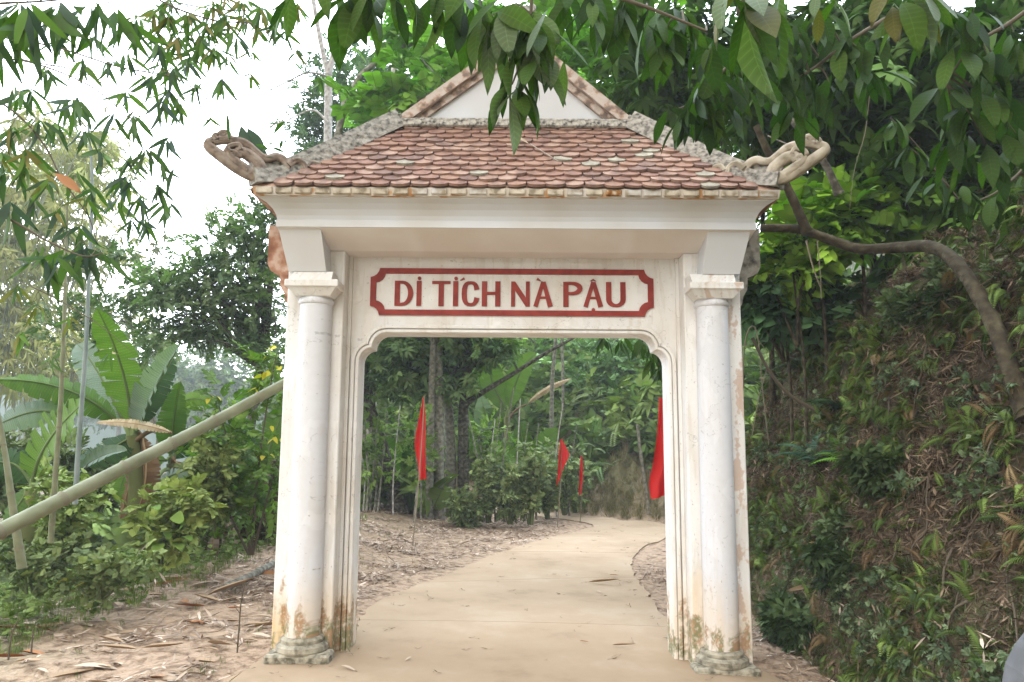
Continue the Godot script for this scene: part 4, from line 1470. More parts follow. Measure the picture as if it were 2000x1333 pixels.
func build_ground() -> void:
	var m := MB.new()
	var nx := 210
	var nz := 220
	var xs := []
	var zs := []
	for i in nx + 1:
		var t := (i / float(nx) - 0.5) * 2.0
		xs.append(0.8 + 9.0 * t + 111.0 * pow(absf(t), 5.0) * signf(t))
	for j in nz + 1:
		var t := j / float(nz)
		zs.append(lerpf(9.0, -16.0, t) - 110.0 * pow(t, 7.0) + (30.0 * pow(1.0 - t, 40.0)))
	var dirt := Color(0.37, 0.27, 0.185)
	var dark := Color(0.055, 0.043, 0.026)
	var moss := Color(0.12, 0.13, 0.055)
	var pale := Color(0.30, 0.24, 0.15)
	for j in nz + 1:
		for i in nx + 1:
			var x: float = xs[i]
			var z: float = zs[j]
			var y := gh(x, z)
			var d := bank_d(x, z)
			var c := dirt
			var nz1 := land.get_noise_2d(x * 0.7, z * 0.7 + 20.0)
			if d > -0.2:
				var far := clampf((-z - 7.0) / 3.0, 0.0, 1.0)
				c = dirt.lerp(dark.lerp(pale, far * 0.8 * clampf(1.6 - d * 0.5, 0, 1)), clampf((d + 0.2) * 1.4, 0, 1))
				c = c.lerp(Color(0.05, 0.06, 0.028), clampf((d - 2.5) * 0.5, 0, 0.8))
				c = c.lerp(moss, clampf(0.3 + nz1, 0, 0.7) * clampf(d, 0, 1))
			else:
				var green := clampf((-x - 3.3 - 0.5 * nz1 + 0.12 * z) * 0.8, 0.0, 1.0)
				c = c.lerp(Color(0.10, 0.105, 0.045), green * 0.9)
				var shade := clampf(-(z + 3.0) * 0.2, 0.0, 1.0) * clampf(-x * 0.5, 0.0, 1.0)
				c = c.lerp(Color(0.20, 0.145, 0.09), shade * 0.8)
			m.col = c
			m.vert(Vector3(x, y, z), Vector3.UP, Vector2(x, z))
	for j in nz + 1:
		for i in nx + 1:
			var k := j * (nx + 1) + i
			var a := m.v[j * (nx + 1) + maxi(i - 1, 0)]
			var b := m.v[j * (nx + 1) + mini(i + 1, nx)]
			var c2 := m.v[maxi(j - 1, 0) * (nx + 1) + i]
			var d2 := m.v[mini(j + 1, nz) * (nx + 1) + i]
			var nn := (d2 - c2).cross(b - a).normalized()
			m.n[k] = nn if nn.y > 0 else -nn
	for j in nz:
		for i in nx:
			var k := j * (nx + 1) + i
			m.tri_i(k, k + 1, k + nx + 2)
			m.tri_i(k, k + nx + 2, k + nx + 1)
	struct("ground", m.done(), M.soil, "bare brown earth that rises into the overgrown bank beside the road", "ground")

	# the concrete road, cast in slabs with narrow joints
	var road := Node3D.new()
	road.name = "road"
	add_child(road)
	tag(road, "narrow tan concrete road that passes under the gate and bends behind the bushes", "road", "", "structure")
	var le := [Vector2(-1.95, 9.0), Vector2(-1.9, 4.0), Vector2(-1.88, 0.55), Vector2(-1.42, 0.2), Vector2(-1.30, -0.4), Vector2(-1.38, -1.5), Vector2(-1.12, -2.6), Vector2(-0.9, -3.24), Vector2(-0.28, -5.4), Vector2(0.57, -7.64), Vector2(1.46, -9.4), Vector2(1.75, -10.6), Vector2(1.0, -11.9), Vector2(-1.2, -13.6), Vector2(-4.5, -16.0)]
	var re := [Vector2(2.0, 9.0), Vector2(1.95, 4.0), Vector2(1.9, 0.55), Vector2(1.5, 0.2), Vector2(1.42, -0.4), Vector2(1.50, -1.6), Vector2(1.54, -2.8), Vector2(1.61, -4.07), Vector2(1.86, -5.7), Vector2(2.5, -7.6), Vector2(3.35, -9.0), Vector2(3.5, -10.3), Vector2(2.6, -11.9), Vector2(0.2, -13.9), Vector2(-3.8, -17.0)]
	var l2 := []
	var r2 := []
	for k in le.size():
		l2.append(Vector3(le[k].x, 0, le[k].y))
		r2.append(Vector3(re[k].x, 0, re[k].y))
	l2 = curve(l2, 10)
	r2 = curve(r2, 10)
	var edge := FastNoiseLite.new()
	edge.seed = 9
	edge.frequency = 1.3
	var cuts := [0, 18, 46, 68, 82, 98, 118, l2.size() - 1]
	for s in cuts.size() - 1:
		m = MB.new()
		var across := 10
		var rows := []
		for k in range(cuts[s], cuts[s + 1] + 1):
			var a: Vector3 = l2[k]
			var b: Vector3 = r2[k]
			var shift := 0.0
			if k == cuts[s] and s > 0:
				shift = 0.06
			if shift > 0.0:
				a = a.lerp(l2[k + 1], shift)
				b = b.lerp(r2[k + 1], shift)
			a.x += 0.07 * edge.get_noise_2d(a.z * 2.0, 3.0)
			b.x += 0.07 * edge.get_noise_2d(b.z * 2.0, 30.0)
			rows.append([a, b])
		for q in rows:
			for j in across + 1:
				var p: Vector3 = q[0].lerp(q[1], j / float(across))
				p.y = gh(p.x, p.z) + 0.022 + 0.012 * (1.0 - pow(absf(j / float(across) - 0.5) * 2.0, 2.0))
				m.vert(p, Vector3.UP, Vector2(p.x, p.z))
		var nr := rows.size()
		for k in nr - 1:
			for j in across:
				var i := k * (across + 1) + j
				m.tri_i(i, i + 1, i + across + 2)
				m.tri_i(i, i + across + 2, i + across + 1)
		for k in nr - 1:   # the sides of the slab
			for j in [0, across]:
				var a := m.v[k * (across + 1) + j]
				var b := m.v[(k + 1) * (across + 1) + j]
				m.quad(a, b, b - Vector3(0, 0.12, 0), a - Vector3(0, 0.12, 0), Vector3(-1 if j == 0 else 1, 0, 0))
		for k in [0, nr - 1]:
			for j in across:
				var a := m.v[k * (across + 1) + j]
				var b := m.v[k * (across + 1) + j + 1]
				m.quad(a, b, b - Vector3(0, 0.12, 0), a - Vector3(0, 0.12, 0), Vector3(0, 0, 1 if k == 0 else -1))
		part(road, "concrete_slab", m.done(), M.road)

	# pale hills across the valley
	m = MB.new()
	for k in 61:
		var x := -200.0 + k * 5.0
		var y := 14.0 + 6.0 * land.get_noise_2d(k * 0.11, 7.0) + 4.0 * land.get_noise_2d(k * 0.5, 70.0)
		m.col = Color(0.06, 0.09, 0.05)
		m.vert(Vector3(x, -12.0, -110.0), Vector3(0, 0.5, 1).normalized())
		m.vert(Vector3(x, y * 0.6 - 4.0, -130.0 + 12.0 * land.get_noise_2d(k * 0.3, 1.0)), Vector3(0, 0.7, 1).normalized())
		m.vert(Vector3(x, y, -150.0), Vector3(0, 0.9, 0.5).normalized())
		m.vert(Vector3(x, -12.0, -200.0), Vector3(0, 0.7, -0.6).normalized())
	for k in 60:
		for j in 3:
			var i := k * 4 + j
			m.tri_i(i, i + 4, i + 5)
			m.tri_i(i, i + 5, i + 1)
	struct("hills", m.done(), M.soil, "pale wooded hills far across the valley in the haze", "hills")

func build_road_things() -> void:
	rng.seed = 901
	flag("red pennant on a thin pole beside the leaf litter before the grey trunks", Vector3(-1.502, 0.1, -5.957), Vector3(-1.455, 2.467, -6.728), 0.0105, [[Vector3(-1.481, 2.433, -6.733), Vector3(-1.547, 2.058, -6.786), Vector3(-1.614, 1.648, -6.843), Vector3(-1.569, 1.334, -6.886), Vector3(-1.55, 1.053, -6.925)], [Vector3(-1.455, 2.416, -6.736), Vector3(-1.435, 2.016, -6.791), Vector3(-1.442, 1.632, -6.844), Vector3(-1.431, 1.334, -6.886), Vector3(-1.412, 1.07, -6.922)]])
	flag("small red triangular pennant above the bushes where the road bends", Vector3(0.93, 0.068, -9.173), Vector3(1.009, 1.792, -8.934), 0.0105, [[Vector3(0.969, 1.752, -8.939), Vector3(0.941, 1.455, -8.981), Vector3(0.923, 1.108, -9.029), Vector3(0.905, 0.831, -9.068)], [Vector3(0.999, 1.772, -8.936), Vector3(1.1, 1.594, -8.961), Vector3(1.151, 1.436, -8.983), Vector3(1.032, 1.208, -9.015), Vector3(0.975, 0.841, -9.066)]])
	flag("narrow red flag half hidden by twigs, the furthest down the road", Vector3(1.5, 0.014, -10.592), Vector3(1.535, 1.466, -10.391), 0.0105, [[Vector3(1.502, 1.422, -10.397), Vector3(1.482, 1.173, -10.431), Vector3(1.473, 0.848, -10.477), Vector3(1.475, 0.599, -10.511)], [Vector3(1.535, 1.444, -10.394), Vector3(1.558, 1.206, -10.427), Vector3(1.56, 0.903, -10.469), Vector3(1.54, 0.621, -10.508)]])
	flag("long red flag beside the pillar on the bank side of the road", Vector3(2.47, 0.183, -5.517), Vector3(2.266, 2.364, -5.215), 0.0105, [[Vector3(2.198, 2.357, -5.216), Vector3(2.163, 1.875, -5.284), Vector3(2.106, 1.385, -5.352), Vector3(2.062, 1.084, -5.394), Vector3(2.094, 0.85, -5.426)], [Vector3(2.274, 2.327, -5.22), Vector3(2.315, 1.875, -5.283), Vector3(2.356, 1.386, -5.351), Vector3(2.366, 1.123, -5.387), Vector3(2.367, 0.927, -5.414)]])
	root_scraps()
	# scraps on the road
	var labs := ["long dry bamboo sheath lying across the middle of the road", "pale rounded bamboo scrap beside the long dry sheath on the road", "curled dry leaf on the road in front of the pillar plinth by the litter", "thin dry stalk on the road near the pillar below the bank", "small dark dry leaf on the road close to the gate", "dry leaf lying on the concrete at the road's edge under the gate", "small curled leaf beyond the gate on the middle of the road", "tiny dry leaf beyond the gate near the road's right-hand verge"]
	var at := [Vector3(0.91, -0.02, -3.205), Vector3(0.957, -0.02, -2.665), Vector3(-1.211, 0.02, 0.493), Vector3(0.805, -0.02, -0.28), Vector3(0.555, -0.02, -0.387), Vector3(-0.747, 0, 0.218), Vector3(0.515, -0.02, -3.729), Vector3(1.24, -0.02, -3.789)]
	var ln := [0.38, 0.10, 0.17, 0.20, 0.09, 0.10, 0.09, 0.12]
	for k in labs.size():
		var p: Vector3 = at[k]
		p.y = gh(p.x, p.z) + 0.045
		var w: float = [0.1, 1.2, 0.6, 0.3, 0.5, 2.0, 0.9, 0.2][k]
		var s: float = ln[k]
		var b := aim(Vector3(cos(w), 0.02, sin(w)), Vector3.UP, s)
		b.x *= 1.6 if k == 1 else 0.8
		solo("dry_leaf", labs[k], "leaf", LM["sheath_%s_%d" % ["rust" if k in [4, 7] else "straw", k % 3]], M.straw, Transform3D(b, p))
	# many small crumbs
	var xfs := []
	var cols := []
	for k in 420:
		var z := rf(-11.0, 3.5)
		var x := rf(-1.6, 1.9) + clampf((-z - 5.0) * 0.35, 0.0, 2.2)
		if rng.randf() < 0.5:
			x = (rf(-1.9, -1.2) if rng.randf() < 0.5 else rf(1.2, 1.9)) + clampf((-z - 4.0) * 0.4, 0.0, 2.2)
		xfs.append(Transform3D(aim(Vector3(rf(-1, 1), 0, rf(-1, 1)), Vector3.UP, rf(0.02, 0.07)), on(x, z, 0.034)))
		cols.append(jit(Color(0.16, 0.11, 0.07), Color(0.34, 0.26, 0.18)))
	many(self, "leaf_crumbs", SP.scrap_0, M.straw, xfs, cols, "small dry leaf crumbs scattered over the concrete road", "leaf litter")

func root_scraps() -> void:
	solo("dry_leaf", "curled pale dry leaf lying on the roof tiles below the gable", "leaf", LM.sheath_straw_1, M.straw, Transform3D(aim(Vector3(-0.8, 0.35, 0.2), Vector3(0, 0.6, 0.8), 0.17), Vector3(0.11, 3.985, 0.37)))
	var b := MB.new()
	b.tube(curve([Vector3(0.12, 3.98, 0.38), Vector3(0.22, 3.88, 0.47), Vector3(0.33, 3.77, 0.56)], 4), [0.006, 0.004], 5, true)
	solo("dry_twig", "thin dead twig hanging down the roof tiles from the curled leaf", "twig", b.done(), M.twig_pale)

func build_left() -> void:
	rng.seed = 31
	# leaning bamboo pole behind the gate
	var root := thing("bamboo_pole", "thick grey-green bamboo pole that leans from the ground up behind the gate", "bamboo pole", Vector3(-3.192, 1.007, 1.543))
	pole_with_joints(root, "culm", [Vector3(-3.192, 1.007, 1.543), Vector3(-2.785, 1.377, 0.889), Vector3(-2.371, 1.749, 0.236), Vector3(-1.918, 2.137, -0.314), Vector3(-1.266, 2.614, -0.852)], 0.048, 0.038, 0.42, M.bamboo)
	var culms := [
		["slim upright bamboo stem, grey-blue, that rises past the big banana leaf", [Vector3(-3.705, 1.105, -0.464), Vector3(-3.682, 1.556, -0.401), Vector3(-3.63, 2.329, -0.294), Vector3(-3.604, 2.93, -0.21), Vector3(-3.582, 3.531, -0.127), Vector3(-3.584, 3.918, -0.073), Vector3(-3.622, 4.368, -0.011)], 0.022, M.bamboo_blue],
		["slim upright bamboo stem, straw green, in front of the wide banana leaf", [Vector3(-3.732, 0.82, -0.201), Vector3(-3.694, 1.393, -0.121), Vector3(-3.657, 1.967, -0.041), Vector3(-3.636, 2.54, 0.038), Vector3(-3.626, 3.031, 0.107), Vector3(-3.617, 3.523, 0.175)], 0.024, M.bamboo],
		["short thick bamboo stem that leans at the very edge by the leaning pole", [Vector3(-3.582, 0.709, 0.39), Vector3(-3.648, 1.116, 0.446), Vector3(-3.715, 1.559, 0.508), Vector3(-3.8, 2.002, 0.569)], 0.034, M.bamboo]]
	for c in culms:
		root = thing("bamboo_plant", c[0], "bamboo", c[1][0])
		pole_with_joints(root, "culm", c[1], c[2], c[2] * 0.35, 0.38, c[3])
	# banana plants
	banana("banana plant with a tall upright bright leaf and silvery folded leaf", Vector3(-4.48, 0.752, -3.242), Vector3(-4.547, 1.724, -3.107), 0.13, [
		[Vector3(-4.56, 1.809, -3.095), Vector3(-4.574, 2.481, -2.8), Vector3(-4.717, 3.14, -2.406), 0.56, "bright", 0.2, 0.10],
		[Vector3(-4.523, 1.785, -3.099), Vector3(-4.339, 2.249, -3.134), Vector3(-4.194, 2.672, -3.277), 0.42, "dark", 0.1, 0.3],
		[Vector3(-4.438, 1.771, -2.999), Vector3(-4.154, 2.221, -2.734), Vector3(-3.721, 2.73, -2.359), 0.36, "silver", 0.1, 0.7],
		[Vector3(-4.727, 1.819, -3.296), Vector3(-5.151, 2.456, -3.411), Vector3(-5.611, 2.893, -3.655), 0.45, "silver", 0.25, 0.3],
		[Vector3(-4.732, 1.875, -3.087), Vector3(-5.105, 2.226, -2.636), Vector3(-5.66, 2.304, -2.223), 0.36, "mid", 0.2, -0.5],
		[Vector3(-3.987, 1.748, -2.9), Vector3(-4.353, 1.848, -2.736), Vector3(-4.774, 1.856, -2.686), 0.115, "dry", 0.9, -0.3],
		[Vector3(-4.523, 1.724, -3.107), Vector3(-4.736, 1.541, -2.931), Vector3(-4.927, 1.398, -2.649), 0.40, "dark", 0.2, -0.3],
		[Vector3(-4.443, 1.725, -3.107), Vector3(-4.337, 1.243, -3.072), Vector3(-4.468, 0.761, -3.14), 0.26, "brown", 0.8, -0.8],
		[Vector3(-4.523, 1.724, -3.107), Vector3(-4.556, 1.179, -3.132), Vector3(-4.65, 0.73, -3.144), 0.24, "brown", 0.8, -0.8]])
	banana("banana plant with one wide bright leaf behind the straw green bamboo stem", Vector3(-5.114, 0.486, -2.069), Vector3(-5.001, 1.174, -1.974), 0.11, [
		[Vector3(-4.99, 1.226, -1.966), Vector3(-4.768, 1.639, -1.807), Vector3(-4.341, 2.037, -1.649), 0.58, "bright", 0.14, 0.12],
		[Vector3(-5.174, 1.935, -2.676), Vector3(-5.401, 1.959, -2.472), Vector3(-5.74, 1.748, -2.3), 0.34, "silver", 0.2, -0.4],
		[Vector3(-5.012, 1.2, -1.97), Vector3(-5.226, 1.41, -1.942), Vector3(-5.424, 1.359, -1.848), 0.40, "dark", 0.2, -0.4],
		[Vector3(-4.645, 1.301, -2.157), Vector3(-4.347, 1.477, -2.03), Vector3(-4.011, 1.549, -1.918), 0.20, "silver", 0.1, 0.5],
		[Vector3(-5.011, 1.173, -1.974), Vector3(-5.074, 0.996, -1.898), Vector3(-5.17, 0.77, -1.828), 0.30, "mid", 0.2, -0.3]])
	banana("banana plant in the middle of the thicket with a bent bright leaf above the pole", Vector3(-4.352, 0.484, -4.086), Vector3(-4.424, 1.375, -3.963), 0.12, [
		[Vector3(-4.438, 1.474, -3.949), Vector3(-4.407, 1.903, -3.889), Vector3(-4.317, 2.432, -3.816), 0.36, "mid", 0.1, 0.5],
		[Vector3(-4.358, 1.54, -3.94), Vector3(-4.401, 2.145, -4.058), Vector3(-3.977, 2.154, -4.156), 0.32, "bright", 0.1, -0.2],
		[Vector3(-4.471, 1.11, -3.596), Vector3(-4.097, 1.264, -3.371), Vector3(-3.723, 1.328, -3.159), 0.22, "silver", 0.1, -0.4],
		[Vector3(-4.458, 1.408, -3.958), Vector3(-4.093, 1.674, -3.92), Vector3(-3.687, 1.381, -3.858), 0.42, "dark", 0.2, -0.3],
		[Vector3(-4.446, 1.409, -3.857), Vector3(-4.76, 1.317, -3.568), Vector3(-4.803, 0.888, -3.426), 0.36, "bright", 0.1, 0.1],
		[Vector3(-4.347, 1.41, -3.857), Vector3(-4.158, 1.089, -3.8), Vector3(-4.191, 0.645, -3.76), 0.24, "brown", 0.8, -0.8]])
	banana("banana plant with broad dark leaves close to the pillar behind the yellow shrub", Vector3(-3.657, 0.324, -5.62), Vector3(-3.701, 1.159, -5.505), 0.14, [
		[Vector3(-3.701, 1.235, -5.494), Vector3(-3.552, 1.768, -5.42), Vector3(-3.363, 2.224, -5.356), 0.5, "mid", 0.1, 0.2],
		[Vector3(-3.74, 1.235, -5.494), Vector3(-4.014, 1.688, -5.331), Vector3(-4.357, 1.76, -5.222), 0.5, "dark", 0.2, -0.2],
		[Vector3(-3.724, 1.197, -5.499), Vector3(-3.976, 1.165, -5.303), Vector3(-4.087, 0.65, -5.274), 0.4, "mid", 0.2, -0.2],
		[Vector3(-3.663, 1.197, -5.499), Vector3(-3.553, 0.787, -5.455), Vector3(-3.556, 0.272, -5.425), 0.3, "brown", 0.8, -0.8]])
	for k in 4:   # dead banana stems with hanging dry sheaths
		var us := [470, 500, 533, 410]
		var labs := ["dead banana stem wrapped in dry brown sheaths behind the yellow-leaved shrub", "grey-brown dead banana stem with hanging fibres, midway between pillar and shrub", "brown fibrous banana stem right beside the pillar", "short dark rotten banana stem in the grass below the pole"]
		var u: float = us[k]
		var p: Vector3 = [Vector3(-3.835, 0.123, -5.144), Vector3(-3.558, 0.173, -4.934), Vector3(-3.26, 0.257, -4.72), Vector3(-3.981, 0.248, -4.32)][k]
		var t: Vector3 = [Vector3(-3.9, 0.958, -5.028), Vector3(-3.6, 1.185, -4.794), Vector3(-3.253, 1.405, -4.56), Vector3(-3.897, 0.902, -4.229)][k]
		root = thing("dead_banana_plant", labs[k], "banana stem", p)
		var b := MB.new()
		b.tube(curve([p, p.lerp(t, 0.5), t], 4), [0.13, 0.125, 0.12, 0.12, 0.115, 0.11, 0.10, 0.09, 0.07], 10, true)
		part(root, "stem", b.done(), M.bark_brown)
		for j in 9:
			var w := rf(0, TAU)
			var q := p.lerp(t, rf(0.5, 1.0)) + Vector3(cos(w), 0, sin(w)) * 0.10
			var e := q + Vector3(cos(w) * rf(0.0, 0.2), -rf(0.3, 0.6), sin(w) * rf(0.0, 0.2))
			part(root, "dry_sheath", banana_leaf_mesh(q, q.lerp(e, 0.5) + Vector3(cos(w), 0, sin(w)) * 0.07, e, rf(0.08, 0.16), Vector3(cos(w), 0.1, sin(w)), Color(0.10, 0.07, 0.045), Color(0.26, 0.20, 0.15), 0.4, 0.4), M.straw)
	# dark leafy tree whose crown stands against the sky
	root = thing("dark_tree", "tree with small dark leaves whose crown stands against the white sky beside the gate", "tree", Vector3(-4.911, -0.002, -8.194))
	trunk(root, [Vector3(-4.911, -0.002, -8.194), Vector3(-4.826, 1.339, -8.008), Vector3(-4.648, 2.634, -7.827), Vector3(-4.468, 3.744, -7.672), Vector3(-4.382, 4.854, -7.518)], 0.11, 0.05, M.bark_dark)
	var tips := crown(root, "crown", "ovate", [
		[Vector3(-5.083, 4.989, -7.502), Vector3(0.85, 0.65, 0.8), 270], [Vector3(-4.543, 5.463, -7.636), Vector3(0.6, 0.6, 0.6), 180], [Vector3(-5.561, 4.573, -7.359), Vector3(0.8, 0.5, 0.7), 210], [Vector3(-4.658, 4.206, -7.609), Vector3(0.75, 0.6, 0.7), 230],
		[Vector3(-6.069, 4.347, -7.191), Vector3(0.55, 0.32, 0.5), 150], [Vector3(-5.51, 3.844, -7.46), Vector3(0.7, 0.35, 0.6), 190], [Vector3(-4.466, 3.375, -7.724), Vector3(0.5, 0.4, 0.5), 150], [Vector3(-6.108, 3.493, -7.309), Vector3(0.5, 0.26, 0.45), 90], [Vector3(-4.418, 6.089, -7.75), Vector3(0.35, 0.4, 0.4), 90]],
		Color(0.055, 0.10, 0.072), Color(0.115, 0.165, 0.115), 0.26, M.leaf, 0.0, 9, 0.24)
	limbs(root, [Vector3(-4.604, 3.004, -7.776), Vector3(-4.487, 3.744, -7.672), Vector3(-4.452, 4.114, -7.621)], tips, 0.035, M.bark_dark, 3)
	# sparse twiggy tree at left of it
	root = thing("sparse_tree", "thin sparse tree with small scattered leaves between the bamboo stems and the dark crown", "tree", Vector3(-6.962, 0.319, -9.166))
	trunk(root, [Vector3(-6.962, 0.319, -9.166), Vector3(-6.871, 1.805, -8.96), Vector3(-6.68, 3.094, -8.78), Vector3(-6.985, 3.885, -8.671)], 0.06, 0.03, M.bark_grey)
	tips = crown(root, "crown", "ovate", [[Vector3(-7.34, 4.675, -8.563), Vector3(0.55, 0.45, 0.5), 80], [Vector3(-7.887, 4.177, -8.634), Vector3(0.6, 0.5, 0.5), 90], [Vector3(-6.982, 3.39, -8.74), Vector3(0.5, 0.3, 0.5), 60], [Vector3(-8.784, 3.775, -8.693), Vector3(0.8, 0.7, 0.5), 110], [Vector3(-7.494, 5.269, -8.481), Vector3(0.35, 0.2, 0.4), 40]], Color(0.045, 0.075, 0.05), Color(0.08, 0.115, 0.07), 0.24, M.leaf)
	limbs(root, [Vector3(-6.871, 1.805, -8.96), Vector3(-6.68, 3.094, -8.78), Vector3(-6.884, 3.687, -8.698)], tips, 0.022, M.bark_grey, 2)
	# shrub with yellow leaves beside the pillar
	root = thing("yellow_leaved_shrub", "tall shrub with a few bright yellow leaves against the pillar's outer edge", "shrub", Vector3(-2.914, 0.389, -2.681))
	var sb := MB.new()
	var bl := []
	for q in [[Vector3(-2.914, 0.389, -2.681), Vector3(-2.862, 1.156, -2.574), Vector3(-2.753, 2.009, -2.455), Vector3(-2.642, 2.634, -2.368)], [Vector3(-2.926, 0.389, -2.681), Vector3(-3.034, 1.098, -2.583), Vector3(-3.21, 1.722, -2.497), Vector3(-3.298, 2.119, -2.442)], [Vector3(-2.903, 0.389, -2.681), Vector3(-2.746, 0.987, -2.597), Vector3(-2.607, 1.555, -2.518)], [Vector3(-2.937, 0.389, -2.681), Vector3(-3.205, 0.927, -2.607), Vector3(-3.437, 1.437, -2.537)]]:
		var c := curve(q, 5)
		sb.tube(c, taper(c.size(), 0.016, 0.005), 6, false)
		for k in range(4, c.size(), 2):
			bl.append([c[k], Vector3(0.22, 0.16, 0.22), 14])
	part(root, "stem", sb.done(), M.twig)
	crown(root, "foliage", "ovate", bl, Color(0.05, 0.095, 0.03), Color(0.10, 0.17, 0.045), 0.22, M.leaf, -0.1, 5, 0.5)
	for k in 26:
		var p: Vector3 = [Vector3(-2.669, 2.622, -2.269), Vector3(-2.752, 2.369, -2.305), Vector3(-2.566, 2.482, -2.288), Vector3(-2.803, 2.165, -2.232), Vector3(-2.634, 1.724, -2.394), Vector3(-2.718, 1.499, -2.425), Vector3(-3.299, 2.176, -2.434)][k % 7] + rv() * 0.05
		own_leaf(root, "oval_yellow", p, Vector3(rf(-1, 1), rf(-0.9, 0.1), rf(-0.3, 1)), rf(0.07, 0.12), M.leaf)
	# leafy undergrowth below the pole
	var und := [
		["lime green shrub with heart-shaped leaves in front of the banana stems", Vector3(-3.361, 0.456, -1.462), 0.75, 0.5, 6, "broad", 46, 0.13, Color(0.12, 0.20, 0.04), Color(0.20, 0.30, 0.07)],
		["fresh green weed clump under the low end of the leaning pole", Vector3(-4.059, 0.605, -1.04), 0.7, 0.55, 6, "broad", 60, 0.105, Color(0.10, 0.19, 0.04), Color(0.17, 0.27, 0.06)],
		["low blue-green weed clump at the lower edge of the thicket", Vector3(-4.135, 0.333, -0.674), 0.45, 0.6, 6, "broad", 90, 0.085, Color(0.07, 0.13, 0.06), Color(0.12, 0.19, 0.08)],
		["pale green herb clump between grass and litter, with two yellow leaves", Vector3(-3.616, 0.273, -0.781), 0.42, 0.55, 6, "broad", 90, 0.085, Color(0.09, 0.16, 0.06), Color(0.15, 0.23, 0.09)],
		["dark green bush under the leaning pole in the middle of the thicket", Vector3(-3.669, 0.514, -3.272), 0.7, 0.45, 5, "ovate", 80, 0.2, Color(0.05, 0.10, 0.035), Color(0.10, 0.16, 0.05)],
		["yellow-green sapling with stacked leaves beside the dark banana stem", Vector3(-3.192, 0.687, -2.237), 1.15, 0.3, 3, "ovate", 110, 0.2, Color(0.10, 0.17, 0.045), Color(0.16, 0.23, 0.07)],
		["green bush beyond the leaning pole at the edge of the photo", Vector3(-6.196, 0.778, -3.547), 0.9, 0.8, 6, "ovate", 200, 0.22, Color(0.06, 0.11, 0.05), Color(0.10, 0.16, 0.06)],
		["loose green bush behind the two slim bamboo stems", Vector3(-5.654, 0.699, -4.566), 0.8, 0.8, 6, "ovate", 110, 0.22, Color(0.05, 0.10, 0.04), Color(0.10, 0.16, 0.06)]]
	for q in und:
		var sh := shrub("undergrowth_shrub", q[0], q[1], q[2], q[3], q[4], q[5], q[6], q[7], q[8], q[9])
		if "two yellow" in q[0]:
			own_leaf(sh, "oval_yellow", Vector3(-3.814, 0.444, -0.657), Vector3(-1, 0.1, 0.4), 0.1, M.leaf)
			own_leaf(sh, "oval_yellow", Vector3(-3.643, 0.432, -0.658), Vector3(-1, -0.1, 0.6), 0.12, M.leaf)
		if "heart-shaped" in q[0]:
			for k in 8:
				own_leaf(sh, "oval_lime", [Vector3(-3.212, 0.954, -1.291), Vector3(-3.09, 0.882, -1.301), Vector3(-3.284, 0.785, -1.315), Vector3(-3.407, 1.025, -1.282), Vector3(-3.186, 0.689, -1.328), Vector3(-3.346, 0.678, -1.33), Vector3(-3.479, 0.904, -1.299), Vector3(-3.113, 0.747, -1.319)][k], Vector3(rf(-1, 1), rf(-0.5, 0.1), rf(0.2, 1)), rf(0.12, 0.17), M.leaf)
	root = thing("red_flower", "single small red flower in the weeds under the leaning pole", "flower", Vector3(-4.171, 0.571, -1.651))
	for k in 6:
		own_leaf(root, "oval_rust", Vector3(-4.132, 0.693, -1.532), Vector3(cos(k * 1.05), 0.2, sin(k * 1.05)), 0.06, M.flag)
	# grass and ground weeds on the left
	var xfs := [[], [], []]
	var cols := [[], [], []]
	for k in 12000:
		var x := rf(-13.0, -2.6)
		var z := rf(-9.0, 2.2)
		var lim := -3.75 + 0.20 * (z + 0.5) * -1.0 + 0.5 * land.get_noise_2d(x, z * 1.4)
		if z < -4.0:
			lim = -2.75 + 0.4 * land.get_noise_2d(x, z)
		if x > lim:
			continue
		var v := rng.randi() % 3
		xfs[v].append(Transform3D(aim(Vector3(rf(-1, 1), 0, rf(-1, 1)), Vector3.UP + rv() * 0.15, rf(0.05, 0.17)), on(x, z)))
		cols[v].append(jit(Color(0.11, 0.17, 0.04), Color(0.23, 0.29, 0.085)))
	for v in 3:
		many(self, "grass", SP["grass_%d" % v], M.leaf_soft, xfs[v], cols[v], "tufts of green grass between the weeds left of the gate", "grass")
	xfs = [[], [], []]
	cols = [[], [], []]
	for k in 6000:
		var x := rf(-12.0, -2.9)
		var z := rf(-9.0, 1.6)
		var lim := -3.95 + 0.20 * (z + 0.5) * -1.0 + 0.6 * land.get_noise_2d(x + 9.0, z * 1.4)
		if z < -4.0:
			lim = -3.0 + 0.4 * land.get_noise_2d(x, z)
		if x > lim:
			continue
		var v := rng.randi() % 3
		var s := rf(0.045, 0.10)
		for t in rng.randi() % 4 + 1:
			xfs[v].append(Transform3D(aim(Vector3(rf(-1, 1), rf(-0.1, 0.5), rf(-1, 1)), Vector3.UP + rv() * 0.25, s), on(x + rf(-0.05, 0.05), z + rf(-0.05, 0.05), rf(0.02, 0.06) + t * 0.075)))
			cols[v].append(jit(Color(0.09, 0.15, 0.035), Color(0.21, 0.28, 0.075)))
	for v in 3:
		many(self, "ground_weeds", SP["broad_%d" % v], M.leaf_soft, xfs[v], cols[v], "low leafy weeds covering the ground left of the gate", "weeds")
